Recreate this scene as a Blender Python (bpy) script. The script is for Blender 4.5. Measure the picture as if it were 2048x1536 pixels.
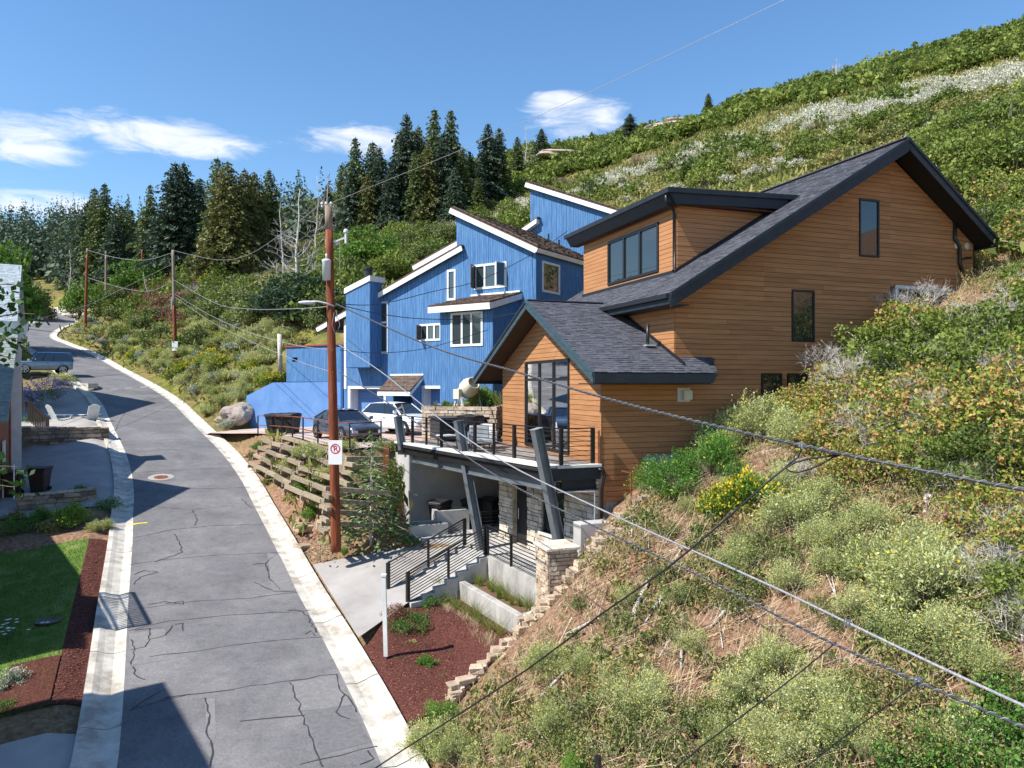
import bpy, bmesh, math, random
import numpy as np
from mathutils import Vector, Matrix, noise
from mathutils.geometry import delaunay_2d_cdt

for o in list(bpy.data.objects): bpy.data.objects.remove(o, do_unlink=True)
scene = bpy.context.scene
COL = scene.collection
R = math.radians
F = 1450.0                      # focal length in photo pixels (2048 wide)

# ---------------------------------------------------------------- camera
cam_data = bpy.data.cameras.new("camera")
cam_data.sensor_width = 36.0
cam_data.lens = 36.0 * F / 2048.0
cam_data.clip_start = 0.1
cam_data.clip_end = 6000
cam = bpy.data.objects.new("camera", cam_data)
COL.objects.link(cam)
cam.location = (0, 0, 0)
cam.rotation_euler = (R(90), 0, 0)
scene.camera = cam

# ---------------------------------------------------------------- world, sun, exposure
SUN_EL = 49.0
SUN_AZ = (-0.8829, -0.4695)     # horizontal direction towards the sun
scene.view_settings.view_transform = 'Standard'
scene.view_settings.look = 'None'
scene.view_settings.exposure = 0.68
scene.view_settings.gamma = 1.0
scene.view_settings.use_curve_mapping = False
scene.cycles.max_bounces = 6
scene.cycles.diffuse_bounces = 3
scene.cycles.glossy_bounces = 3
scene.cycles.transmission_bounces = 3
scene.cycles.transparent_max_bounces = 6
scene.cycles.sample_clamp_indirect = 6.0
try:
    scene.cycles.use_denoising = True
except Exception:
    pass

world = bpy.data.worlds.new("World")
scene.world = world
world.use_nodes = True
nt = world.node_tree
nt.nodes.clear()
def N(t, typ, **kw):
    n = t.nodes.new(typ)
    for k, v in kw.items():
        setattr(n, k, v)
    return n
wo = N(nt, 'ShaderNodeOutputWorld'); bg = N(nt, 'ShaderNodeBackground')
sky = N(nt, 'ShaderNodeTexSky')
sky.sky_type = 'NISHITA'; sky.sun_disc = False
sky.sun_elevation = R(SUN_EL)
sky.sun_rotation = math.atan2(SUN_AZ[0], SUN_AZ[1])
sky.altitude = 2100; sky.air_density = 1.5; sky.dust_density = 0.05; sky.ozone_density = 4.0
bg.inputs['Strength'].default_value = 0.12
tc = N(nt, 'ShaderNodeTexCoord')
nrm = N(nt, 'ShaderNodeVectorMath', operation='NORMALIZE')
nt.links.new(tc.outputs['Generated'], nrm.inputs[0])
# wispy flat clouds: stretched noise multiplied by soft blobs at a few places in the sky
sc_ = N(nt, 'ShaderNodeVectorMath', operation='MULTIPLY'); sc_.inputs[1].default_value = (5.0, 5.0, 16.0)
nt.links.new(nrm.outputs[0], sc_.inputs[0])
cn = N(nt, 'ShaderNodeTexNoise'); cn.inputs['Scale'].default_value = 3.1; cn.inputs['Detail'].default_value = 10; cn.inputs['Roughness'].default_value = 0.62
cn.inputs['Distortion'].default_value = 0.6
nt.links.new(sc_.outputs[0], cn.inputs['Vector'])
def cloud_blob(px_, py_, wx, wz):
    d = Vector(((px_ - 1024) / F, 1.0, (768 - py_) / F)).normalized()
    right = Vector((d.y, -d.x, 0)).normalized(); up = right.cross(d)
    s1 = N(nt, 'ShaderNodeVectorMath', operation='SUBTRACT'); s1.inputs[1].default_value = d
    nt.links.new(nrm.outputs[0], s1.inputs[0])
    a_ = N(nt, 'ShaderNodeVectorMath', operation='DOT_PRODUCT'); a_.inputs[1].default_value = right / (wx / F)
    b_ = N(nt, 'ShaderNodeVectorMath', operation='DOT_PRODUCT'); b_.inputs[1].default_value = up / (wz / F)
    c_ = N(nt, 'ShaderNodeVectorMath', operation='DOT_PRODUCT'); c_.inputs[1].default_value = d * 4
    cmb = N(nt, 'ShaderNodeCombineXYZ')
    for i, q in enumerate((a_, b_, c_)):
        nt.links.new(s1.outputs[0], q.inputs[0]); nt.links.new(q.outputs['Value'], cmb.inputs[i])
    ln = N(nt, 'ShaderNodeVectorMath', operation='LENGTH'); nt.links.new(cmb.outputs[0], ln.inputs[0])
    mr = N(nt, 'ShaderNodeMapRange', interpolation_type='SMOOTHSTEP')
    mr.inputs['From Min'].default_value = 1.15; mr.inputs['From Max'].default_value = 0.25
    nt.links.new(ln.outputs['Value'], mr.inputs['Value'])
    return mr.outputs['Result']
blobs = [cloud_blob(330, 275, 250, 50), cloud_blob(40, 275, 150, 58), cloud_blob(90, 414, 190, 44), cloud_blob(715, 282, 150, 46),
         cloud_blob(1160, 245, 150, 62), cloud_blob(1120, 202, 90, 26), cloud_blob(-700, 250, 400, 60), cloud_blob(2900, 200, 380, 70)]
acc = blobs[0]
for b_ in blobs[1:]:
    mx = N(nt, 'ShaderNodeMath', operation='MAXIMUM'); nt.links.new(acc, mx.inputs[0]); nt.links.new(b_, mx.inputs[1]); acc = mx.outputs[0]
ad = N(nt, 'ShaderNodeMath', operation='MULTIPLY_ADD'); ad.inputs[1].default_value = 0.50
nt.links.new(acc, ad.inputs[0]); nt.links.new(cn.outputs['Fac'], ad.inputs[2])
cm = N(nt, 'ShaderNodeMapRange', interpolation_type='SMOOTHSTEP')
cm.inputs['From Min'].default_value = 0.72; cm.inputs['From Max'].default_value = 1.16; cm.inputs['To Max'].default_value = 0.72
nt.links.new(ad.outputs[0], cm.inputs['Value'])
mixc = N(nt, 'ShaderNodeMix', data_type='RGBA')
nt.links.new(cm.outputs['Result'], mixc.inputs['Factor'])
shs = N(nt, 'ShaderNodeHueSaturation'); shs.inputs['Saturation'].default_value = 1.14
nt.links.new(sky.outputs[0], shs.inputs['Color']); nt.links.new(shs.outputs[0], mixc.inputs['A'])
mixc.inputs['B'].default_value = (6.6, 6.5, 6.6, 1)
nt.links.new(mixc.outputs['Result'], bg.inputs['Color'])
nt.links.new(bg.outputs[0], wo.inputs['Surface'])

sun_d = bpy.data.lights.new("sun", 'SUN')
sun_d.energy = 5.0; sun_d.angle = R(0.53); sun_d.color = (1.0, 0.955, 0.88)
sun = bpy.data.objects.new("sun", sun_d); COL.objects.link(sun)
ce = math.cos(R(SUN_EL))
SV = Vector((SUN_AZ[0] * ce, SUN_AZ[1] * ce, math.sin(R(SUN_EL))))
sun.rotation_euler = SV.to_track_quat('Z', 'Y').to_euler()

# ---------------------------------------------------------------- helpers
rng = np.random.default_rng(7)
random.seed(7)
def at(x, y, Y): return Vector(((x - 1024) / F * Y, Y, (768 - y) / F * Y))
def atz(x, y, z): return at(x, y, z * F / (768 - y))

def tag(o, label=None, cat=None, group=None, kind=None):
    if label: o['label'] = label
    if cat: o['category'] = cat
    if group: o['group'] = group
    if kind: o['kind'] = kind
    return o
def empty(name, loc=(0, 0, 0), rz=0.0, label=None, cat=None, group=None):
    o = bpy.data.objects.new(name, None); COL.objects.link(o)
    o.empty_display_size = 0.2
    o.location = loc; o.rotation_euler = (0, 0, rz)
    return tag(o, label, cat, group)
def link_mesh(name, me, parent=None):
    o = bpy.data.objects.new(name, me); COL.objects.link(o)
    if parent is not None: o.parent = parent
    return o
def copy_tree(o, parent=None):
    c = o.copy(); COL.objects.link(c)
    if parent is not None: c.parent = parent
    for ch in list(o.children): copy_tree(ch, c)
    return c
def children_map(root): return list(root.children)

class MB:
    """collects simple solids, links them as one mesh object"""
    def __init__(s): s.v = []; s.f = []; s.m = []; s.sm = False
    def add(s, vs, fs, mi=0):
        k = len(s.v); s.v += [tuple(p) for p in vs]
        s.f += [tuple(k + i for i in f) for f in fs]; s.m += [mi] * len(fs); return s
    def box(s, x0, x1, y0, y1, z0, z1, mi=0):
        vs = [(x, y, z) for z in (z0, z1) for y in (y0, y1) for x in (x0, x1)]
        return s.add(vs, [(0, 2, 3, 1), (4, 5, 7, 6), (0, 1, 5, 4), (2, 6, 7, 3), (0, 4, 6, 2), (1, 3, 7, 5)], mi)
    def prism(s, base, off, mi=0):
        """base: list of 3D points (planar polygon), off: extrusion vector"""
        n = len(base); off = Vector(off)
        vs = [Vector(p) for p in base] + [Vector(p) + off for p in base]
        fs = [tuple(range(n - 1, -1, -1)), tuple(range(n, 2 * n))] + [(i, (i + 1) % n, n + (i + 1) % n, n + i) for i in range(n)]
        return s.add(vs, fs, mi)
    def bar(s, p, q, w, h=None, up=(0, 0, 1), mi=0):
        """rectangular bar from p to q; w across, h along up"""
        p = Vector(p); q = Vector(q); d = (q - p).normalized(); h = h or w
        u = Vector(up); sd = d.cross(u)
        if sd.length < 1e-4: sd = d.cross(Vector((0, 1, 0)))
        sd.normalize(); u = sd.cross(d).normalized()
        vs = []
        for c in (p, q):
            for a, b in ((-1, -1), (1, -1), (1, 1), (-1, 1)): vs.append(c + sd * (a * w / 2) + u * (b * h / 2))
        return s.add(vs, [(3, 2, 1, 0), (4, 5, 6, 7), (0, 1, 5, 4), (1, 2, 6, 5), (2, 3, 7, 6), (3, 0, 4, 7)], mi)
    def tube(s, pts, r, n=8, mi=0, caps=True):
        pts = [Vector(p) for p in pts]; rs = r if isinstance(r, (list, tuple)) else [r] * len(pts)
        ref = Vector((0.13, 0.21, 0.97)); k = len(s.v)
        for i, p in enumerate(pts):
            d = (pts[min(i + 1, len(pts) - 1)] - pts[max(i - 1, 0)])
            if d.length < 1e-6: d = Vector((0, 0, 1))
            d.normalize()
            rf = ref if abs(d.dot(ref)) < 0.95 else Vector((1, 0, 0))
            a = d.cross(rf).normalized(); b = a.cross(d).normalized()
            for j in range(n):
                t = 2 * math.pi * j / n
                s.v.append(tuple(p + (a * math.cos(t) + b * math.sin(t)) * rs[i]))
        for i in range(len(pts) - 1):
            for j in range(n):
                s.f.append((k + i * n + j, k + i * n + (j + 1) % n, k + (i + 1) * n + (j + 1) % n, k + (i + 1) * n + j)); s.m.append(mi)
        if caps:
            s.f.append(tuple(k + j for j in range(n - 1, -1, -1))); s.m.append(mi)
            e = k + (len(pts) - 1) * n
            s.f.append(tuple(e + j for j in range(n))); s.m.append(mi)
        return s
    def lathe(s, prof, c=(0, 0, 0), n=16, mi=0, axis='z'):
        k = len(s.v)
        for r, h in prof:
            for j in range(n):
                t = 2 * math.pi * j / n; x, y = r * math.cos(t), r * math.sin(t)
                p = (x, y, h) if axis == 'z' else ((h, x, y) if axis == 'x' else (x, h, -y) if axis == 'y' else (x, y, h))
                s.v.append((p[0] + c[0], p[1] + c[1], p[2] + c[2]))
        for i in range(len(prof) - 1):
            for j in range(n):
                s.f.append((k + i * n + j, k + i * n + (j + 1) % n, k + (i + 1) * n + (j + 1) % n, k + (i + 1) * n + j)); s.m.append(mi)
        return s
    def build(s, name, mats, parent=None, smooth=False, bevel=0.0):
        me = bpy.data.meshes.new(name); me.from_pydata(s.v, [], s.f)
        mats = mats if isinstance(mats, (list, tuple)) else [mats]
        for m in mats: me.materials.append(m)
        if len(mats) > 1: me.polygons.foreach_set('material_index', s.m)
        if smooth: me.polygons.foreach_set('use_smooth', [True] * len(me.polygons))
        me.update()
        o = link_mesh(name, me, parent)
        if bevel:
            b = o.modifiers.new('bevel', 'BEVEL'); b.width = bevel; b.segments = 1; b.limit_method = 'ANGLE'
        return o

def quads_mesh(name, V, mats, parent=None, midx=None, tri=False):
    """V: (n,4,3) float array of quads"""
    n = V.shape[0]; k = V.shape[1]
    me = bpy.data.meshes.new(name)
    me.vertices.add(n * k); me.vertices.foreach_set('co', V.reshape(-1).astype(np.float32))
    me.loops.add(n * k); me.loops.foreach_set('vertex_index', np.arange(n * k, dtype=np.int32))
    me.polygons.add(n); me.polygons.foreach_set('loop_start', np.arange(0, n * k, k, dtype=np.int32))
    me.polygons.foreach_set('loop_total', np.full(n, k, dtype=np.int32))
    mats = mats if isinstance(mats, (list, tuple)) else [mats]
    for m in mats: me.materials.append(m)
    if midx is not None: me.polygons.foreach_set('material_index', midx.astype(np.int32))
    me.update(calc_edges=True)
    return me

# 2D polygon tools
def clip(poly, a, b, c):
    """keep a*x+b*y<=c"""
    out = []
    n = len(poly)
    for i in range(n):
        p, q = poly[i], poly[(i + 1) % n]
        dp = a * p[0] + b * p[1] - c; dq = a * q[0] + b * q[1] - c
        if dp <= 1e-9: out.append(p)
        if (dp < -1e-9 and dq > 1e-9) or (dp > 1e-9 and dq < -1e-9):
            t = dp / (dp - dq); out.append((p[0] + t * (q[0] - p[0]), p[1] + t * (q[1] - p[1])))
    return out
def area(p): return 0.5 * sum(p[i][0] * p[(i + 1) % len(p)][1] - p[(i + 1) % len(p)][0] * p[i][1] for i in range(len(p)))
def minus_rect(polys, r):
    x0, x1, y0, y1 = r; out = []
    for p in polys:
        xs = [q[0] for q in p]; ys = [q[1] for q in p]
        if max(xs) <= x0 or min(xs) >= x1 or max(ys) <= y0 or min(ys) >= y1: out.append(p); continue
        for piece in (clip(p, 1, 0, x0), clip(p, -1, 0, -x1), clip(clip(clip(p, -1, 0, -x0), 1, 0, x1), 0, 1, y0), clip(clip(clip(p, -1, 0, -x0), 1, 0, x1), 0, -1, -y1)):
            if len(piece) > 2 and abs(area(piece)) > 1e-4: out.append(piece)
    return out
def extr(mb, poly, mp, d0, d1, mi=0):
    """extrude a 2D polygon between depths d0 (back) and d1 (front) through mapping mp(p,q,d)"""
    if area(poly) < 0: poly = poly[::-1]
    n = len(poly)
    vs = [mp(p[0], p[1], d0) for p in poly] + [mp(p[0], p[1], d1) for p in poly]
    mb.add(vs, [tuple(range(n, 2 * n))] + [tuple(range(n - 1, -1, -1))] + [(i, (i + 1) % n, n + (i + 1) % n, n + i) for i in range(n)], mi)

BCOUNT = {}; BREST = {}
def put_piece(parent, name, mat_, poly, mp, d0, d1):
    """one board piece = one part; past 300 on a thing they are joined"""
    k = (parent.name, name); BCOUNT[k] = BCOUNT.get(k, 0) + 1
    if BCOUNT[k] <= 300:
        mb = MB(); extr(mb, poly, mp, d0, d1); mb.build(name, mat_, parent)
    else:
        key = (parent.name, name, mat_.name)
        if key not in BREST: BREST[key] = (MB(), parent, name, mat_)
        extr(BREST[key][0], poly, mp, d0, d1)
def flush_rest():
    for (mb, parent, name, m_) in BREST.values():
        if mb.f: mb.build(name + '_remainder', m_, parent)['kind'] = 'stuff'
    BREST.clear()
def boards(parent, name, mat, mp, poly, holes=(), horiz=True, pitch=0.16, gap=0.014, thick=0.022, base=0.0, join=None, start=None, seam=0.0):
    """clad a wall polygon with separate boards, one object per board"""
    ax = 1 if horiz else 0
    lo = min(p[ax] for p in poly); hi = max(p[ax] for p in poly)
    z = lo if start is None else start
    rr = random.Random(int(abs(lo * 977 + hi * 131) * 10) + len(poly)); cnt = 0
    while z < hi:
        z1 = z + pitch - gap
        st = clip(clip(poly, *((0, -1, -z) if horiz else (-1, 0, -z))), *((0, 1, z1) if horiz else (1, 0, z1)))
        if len(st) > 2 and abs(area(st)) > 2e-3:
            pieces = [st]
            for h in holes: pieces = minus_rect(pieces, h)
            if seam:                      # butt joints
                k = 0 if horiz else 1
                a0 = min(p[k] for p in st); a1 = max(p[k] for p in st); x = a0 + rr.uniform(0.8, seam)
                while x < a1 - 0.6:
                    pieces = minus_rect(pieces, (x, x + 0.004, -99, 99) if horiz else (-99, 99, x, x + 0.004)); x += rr.uniform(0.7, 1.3) * seam
            t = thick * rr.uniform(0.8, 1.15)
            for p in pieces: put_piece(parent, name, mat, p, mp, base + 0.001, base + t); cnt += 1
        z += pitch
    return cnt

# ---------------------------------------------------------------- materials
MATS = {}
def newmat(name):
    m = bpy.data.materials.new(name); m.use_nodes = True
    t = m.node_tree; b = t.nodes['Principled BSDF']; MATS[name] = m
    return m, t, b
def rampnode(t, cols, interp='LINEAR'):
    r = N(t, 'ShaderNodeValToRGB'); cr = r.color_ramp; cr.interpolation = interp
    while len(cr.elements) < len(cols): cr.elements.new(0.5)
    for e, (p, c) in zip(cr.elements, cols): e.position = p; e.color = (*c, 1)
    return r
def mat(name, c1, c2=None, scale=4.0, detail=4, rough=0.8, bump=0.0, bscale=None, metal=0.0, stretch=None, objvar=0.0, islvar=0.0, spec=0.3, coat=0.0, c3=None, split=(0.3, 0.7)):
    """general surface: two/three tone noise, optional grain stretch, bump and per object/island value change"""
    m, t, b = newmat(name)
    b.inputs['Roughness'].default_value = rough; b.inputs['Metallic'].default_value = metal
    b.inputs['Specular IOR Level'].default_value = spec
    if coat: b.inputs['Coat Weight'].default_value = coat
    co = N(t, 'ShaderNodeTexCoord'); vec = co.outputs['Object']
    if stretch:
        mm = N(t, 'ShaderNodeMapping'); mm.inputs['Scale'].default_value = stretch
        t.links.new(vec, mm.inputs['Vector']); vec = mm.outputs[0]
    last = None
    if c2:
        n = N(t, 'ShaderNodeTexNoise'); n.inputs['Scale'].default_value = scale; n.inputs['Detail'].default_value = detail; n.inputs['Roughness'].default_value = 0.62
        t.links.new(vec, n.inputs['Vector'])
        cols = [(split[0], c1), (split[1], c2)] if not c3 else [(split[0], c1), ((split[0] + split[1]) / 2, c3), (split[1], c2)]
        r = rampnode(t, cols); t.links.new(n.outputs['Fac'], r.inputs['Fac']); last = r.outputs['Color']
    else:
        rgb = N(t, 'ShaderNodeRGB'); rgb.outputs[0].default_value = (*c1, 1); last = rgb.outputs[0]
    if objvar or islvar:
        hsv = N(t, 'ShaderNodeHueSaturation'); mr = N(t, 'ShaderNodeMapRange')
        if islvar:
            g = N(t, 'ShaderNodeNewGeometry'); t.links.new(g.outputs['Random Per Island'], mr.inputs['Value']); v = islvar
        else:
            g = N(t, 'ShaderNodeObjectInfo'); t.links.new(g.outputs['Random'], mr.inputs['Value']); v = objvar
        mr.inputs['To Min'].default_value = 1 - v; mr.inputs['To Max'].default_value = 1 + v
        t.links.new(mr.outputs[0], hsv.inputs['Value']); t.links.new(last, hsv.inputs['Color']); last = hsv.outputs[0]
    t.links.new(last, b.inputs['Base Color'])
    if bump:
        n2 = N(t, 'ShaderNodeTexNoise'); n2.inputs['Scale'].default_value = bscale or scale * 3; n2.inputs['Detail'].default_value = 5
        t.links.new(vec, n2.inputs['Vector'])
        bp = N(t, 'ShaderNodeBump'); bp.inputs['Strength'].default_value = bump; bp.inputs['Distance'].default_value = 0.05
        t.links.new(n2.outputs['Fac'], bp.inputs['Height']); t.links.new(bp.outputs[0], b.inputs['Normal'])
    return m
def leafmat(name, cols, trans=0.28, rough=0.6, big=0.0, objrand=0.35):
    """foliage: leaf to leaf hue change (per island) and bush to bush change (per object)"""
    m, t, b = newmat(name)
    t.nodes.remove(b)
    out = t.nodes['Material Output']
    g = N(t, 'ShaderNodeNewGeometry')
    oi = N(t, 'ShaderNodeObjectInfo')
    n = len(cols); r = rampnode(t, [(i / (n - 1), c) for i, c in enumerate(cols)])
    mix = N(t, 'ShaderNodeMath', operation='MULTIPLY_ADD')     # isl*(1-objrand)+obj*objrand
    mix.inputs[1].default_value = 1 - objrand
    m2 = N(t, 'ShaderNodeMath', operation='MULTIPLY'); m2.inputs[1].default_value = objrand
    t.links.new(oi.outputs['Random'], m2.inputs[0]); t.links.new(g.outputs['Random Per Island'], mix.inputs[0]); t.links.new(m2.outputs[0], mix.inputs[2])
    fac = mix.outputs[0]
    if big:
        co = N(t, 'ShaderNodeNewGeometry'); nz = N(t, 'ShaderNodeTexNoise'); nz.inputs['Scale'].default_value = big
        t.links.new(co.outputs['Position'], nz.inputs['Vector'])
        a = N(t, 'ShaderNodeMath', operation='MULTIPLY_ADD'); a.inputs[1].default_value = 1.6; a.inputs[2].default_value = -0.8
        t.links.new(nz.outputs['Fac'], a.inputs[0])
        a2 = N(t, 'ShaderNodeMath', operation='ADD'); a2.use_clamp = True; t.links.new(a.outputs[0], a2.inputs[0]); t.links.new(fac, a2.inputs[1]); fac = a2.outputs[0]
    t.links.new(fac, r.inputs['Fac'])
    d = N(t, 'ShaderNodeBsdfPrincipled'); d.inputs['Roughness'].default_value = rough; d.inputs['Specular IOR Level'].default_value = 0.25
    tr = N(t, 'ShaderNodeBsdfTranslucent')
    t.links.new(r.outputs['Color'], d.inputs['Base Color']); t.links.new(r.outputs['Color'], tr.inputs['Color'])
    mx = N(t, 'ShaderNodeMixShader'); mx.inputs[0].default_value = trans
    t.links.new(d.outputs[0], mx.inputs[1]); t.links.new(tr.outputs[0], mx.inputs[2]); t.links.new(mx.outputs[0], out.inputs['Surface'])
    return m
def glass(name, tint=(0.015, 0.02, 0.022), rough=0.02, clear=0.0):
    m, t, b = newmat(name)
    b.inputs['Base Color'].default_value = (*tint, 1); b.inputs['Roughness'].default_value = rough
    b.inputs['Specular IOR Level'].default_value = 0.9; b.inputs['IOR'].default_value = 1.6
    if clear:
        out = t.nodes['Material Output']; tp = N(t, 'ShaderNodeBsdfTransparent'); tp.inputs[0].default_value = (0.75, 0.8, 0.8, 1)
        gl = N(t, 'ShaderNodeBsdfGlossy'); gl.inputs['Roughness'].default_value = 0.02
        fr = N(t, 'ShaderNodeFresnel'); fr.inputs['IOR'].default_value = 1.7
        mx = N(t, 'ShaderNodeMixShader'); t.links.new(fr.outputs[0], mx.inputs[0]); t.links.new(tp.outputs[0], mx.inputs[1]); t.links.new(gl.outputs[0], mx.inputs[2])
        t.links.new(mx.outputs[0], out.inputs['Surface'])
    return m

M_CEDAR = mat('cedar_siding', (.30, .135, .055), (.43, .21, .095), 2.2, 6, .66, .15, 20, stretch=(.35, .35, 6), objvar=.13, spec=.2)
M_CEDARBACK = mat('cedar_gap', (.05, .022, .01))
M_BLUE = mat('blue_siding', (.042, .125, .30), (.11, .245, .44), 4, 8, .8, .3, 26, stretch=(3.0, 3.0, .30), objvar=.07)
M_BLUEPAINT = mat('blue_stucco', (.085, .19, .42), (.125, .25, .49), .9, 5, .8, .08, 30)
M_BLUEBACK = mat('blue_gap', (.022, .085, .25))
M_WHITE = mat('white_trim', (.62, .62, .60), (.78, .78, .76), 2.5, 4, .6)
M_DARK = mat('dark_fascia', (.012, .017, .024), (.022, .029, .038), 3, 4, .5, spec=.35)
M_RAKE = mat('slate_blue_trim', (.028, .052, .066), (.052, .085, .10), 2, 6, .55, .1, 18, stretch=(1, 1, 6))
M_SOFFIT = mat('dark_brown_soffit', (.05, .028, .018), (.075, .042, .028), 6, 4, .7, stretch=(1, 6, 1))
M_BLACK = mat('black_metal', (.012, .012, .014), rough=.42, spec=.5)
M_BLACKP = mat('black_plastic', (.018, .018, .020), (.03, .03, .032), 3, 3, .45)
M_SHING = mat('asphalt_shingle', (.050, .052, .066), (.105, .107, .125), 14, 5, .9, .25, 90, islvar=.26)
M_SHAKE = mat('brown_shake', (.055, .038, .030), (.15, .105, .08), 5, 5, .9, .3, 40, islvar=.38)
M_STEEL = mat('grey_steel', (.16, .18, .20), (.24, .27, .29), 1.6, 6, .42, .04, 20, metal=.55)
M_CONC = mat('concrete', (.36, .35, .335), (.50, .485, .46), 1.2, 8, .85, .12, 40)
M_CONCW = mat('weathered_concrete', (.20, .19, .175), (.50, .48, .45), 1.6, 9, .88, .2, 30, stretch=(1, 1, .45), c3=(.38, .365, .34))
M_CONCD = mat('mid_grey_concrete', (.30, .285, .27), (.42, .40, .38), .8, 7, .85, .08, 25)  # somewhat darker grey than the plain concrete
M_CURB = mat('gutter_concrete', (.34, .30, .25), (.62, .58, .51), 1.7, 10, .85, .22, 30, c3=(.50, .465, .40), split=(.36, .62))
M_DRIVE = mat('driveway_concrete', (.27, .25, .235), (.40, .375, .35), .7, 8, .85, .12, 30)
M_REDPAVE = mat('reddish_concrete', (.36, .25, .20), (.52, .42, .36), .5, 7, .85, .1, 30)
M_STONE = mat('tan_stone', (.30, .20, .13), (.62, .53, .42), 2.6, 6, .88, .5, 14, c3=(.48, .38, .28), objvar=.22)
M_STONEG = mat('grey_brown_stone', (.17, .13, .10), (.50, .41, .32), 2.2, 6, .9, .5, 12, objvar=.42)
M_ROCK = mat('granite_boulder', (.20, .16, .14), (.44, .38, .33), 1.6, 8, .9, .6, 7)
M_PALE = mat('pale_limestone', (.46, .38, .29), (.72, .66, .57), 2, 6, .9, .4, 12, objvar=.2)
M_POLE = mat('treated_pole_wood', (.13, .030, .012), (.36, .095, .035), 3, 7, .75, .35, 14, stretch=(4, 4, .35), c3=(.19, .05, .02))
M_POLEG = mat('weathered_pole_wood', (.16, .12, .09), (.34, .27, .2), 4, 6, .85, .3, 20, stretch=(4, 4, .4))
M_TIMBER = mat('weathered_timber', (.13, .095, .06), (.44, .37, .27), 2.4, 7, .9, .5, 14, stretch=(1, 6, 6), c3=(.32, .26, .18), objvar=.22)
M_RUST = mat('rusty_steel', (.10, .03, .012), (.26, .09, .035), 5, 6, .8, .3, 20)
M_GALV = mat('galvanised_metal', (.42, .43, .44), (.58, .59, .60), 4, 4, .4, metal=.5)
M_CABLE = mat('black_cable', (.015, .015, .016), rough=.45)
M_CABLEG = mat('bright_strand', (.20, .20, .21), (.42, .42, .43), 40, 2, .5, metal=.3)
M_CABLED = mat('twisted_dark_cable', (.03, .03, .033), (.10, .10, .105), 30, 2, .4, metal=.3)
M_GREYBOX = mat('pale_grey_paint', (.58, .60, .62), rough=.45)
M_GLASS = glass('dark_window_glass')
M_GLASSC = glass('clear_window_glass', clear=1)
M_GLASSW = glass('white_framed_glass', (.03, .045, .05))
M_WROOM = mat('interior_wall', (.22, .21, .2)); M_WFLOOR = mat('interior_floor', (.16, .11, .07))
M_TEAL = mat('mint_upholstery', (.22, .42, .36)); M_OFF = mat('off_white_fabric', (.55, .54, .51), rough=.9)
M_DECK = mat('grey_deck_board', (.15, .13, .115), (.24, .21, .19), 5, 5, .85, .2, 30, objvar=.2)
M_COPING = mat('light_stone_coping', (.50, .49, .46), (.64, .62, .58), 3, 6, .8, .1, 30)
M_BRICKW = mat('red_painted_wall', (.26, .085, .045), (.36, .13, .07), 3, 5, .8)
M_GREENSH = mat('grey_green_shingle', (.20, .235, .215), (.30, .34, .31), 9, 4, .9, .2, 60, islvar=.16)
M_WHITESH = mat('pale_shingle', (.30, .35, .38), (.44, .49, .52), 9, 4, .9, .2, 60, islvar=.14)  # paler, bluer tone than the grey green shingle
M_BARK = mat('brown_bark', (.075, .055, .04), (.17, .13, .10), 6, 5, .95, .5, 20)
M_DEAD = mat('bleached_dead_wood', (.34, .30, .27), (.62, .58, .54), 4, 5, .9, .2, 20, islvar=.2)
M_DEADB = mat('grey_brown_twig', (.17, .13, .11), (.40, .34, .30), 6, 4, .9, islvar=.3)
M_TWIGP = mat('purplish_twig', (.13, .09, .08), (.26, .19, .16), 6, 4, .9, islvar=.3)
M_BINBR = mat('dark_brown_plastic', (.03, .02, .016), (.055, .035, .028), 3, 3, .4)
M_TIRE = mat('tyre_rubber', (.012, .012, .013), rough=.8); M_RIM = mat('alloy_rim', (.45, .46, .48), rough=.3, metal=.8)
M_CARW = mat('white_car_paint', (.78, .79, .80), rough=.25, coat=1.0, spec=.5)
M_CARG = mat('grey_car_paint', (.085, .10, .135), rough=.28, coat=1.0, metal=.45, spec=.5)
M_CARB = mat('sky_tinted_silver_paint', (.20, .28, .40), rough=.3, coat=1.0, metal=.2, spec=.5)  # silver body tinted blue, reflected sky put into the paint
M_CARRF = mat('sky_reflection_roof_paint', (.015, .10, .38), rough=.25, coat=1.0, spec=.5)  # reflection of the sky painted as the roof's own blue
M_CARGL = glass('car_glass', (.01, .012, .016)); M_HEADL = mat('lamp_lens', (.6, .62, .65), rough=.1, spec=.8)
M_REDP = mat('red_cap_paint', (.28, .05, .04)); M_SIGNW = mat('sign_white', (.75, .75, .75), rough=.5); M_SIGNR = mat('sign_red', (.55, .03, .05)); M_INK = mat('sign_black', (.02, .02, .02))
M_CREAM = mat('worn_cream_paint', (.50, .46, .34), (.68, .64, .52), 3, 5, .8)
M_PURPLE = mat('purple_flower', (.42, .33, .72), islvar=.3); M_PETAL = mat('white_petal', (.8, .8, .78)); M_YEL = mat('paint_mark_yellow', (.75, .60, .04)); M_ORG = mat('paint_mark_orange', (.75, .16, .06))
M_TAR = mat('crack_sealant', (.045, .044, .046), rough=.7); M_TARL = mat('open_crack', (.05, .048, .047), rough=.9)
M_TUB = mat('black_vinyl_cover', (.012, .012, .014), (.02, .02, .022), 5, 4, .35, .5, 8)
M_DOOR = mat('charcoal_door', (.02, .02, .023), rough=.5)

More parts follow.
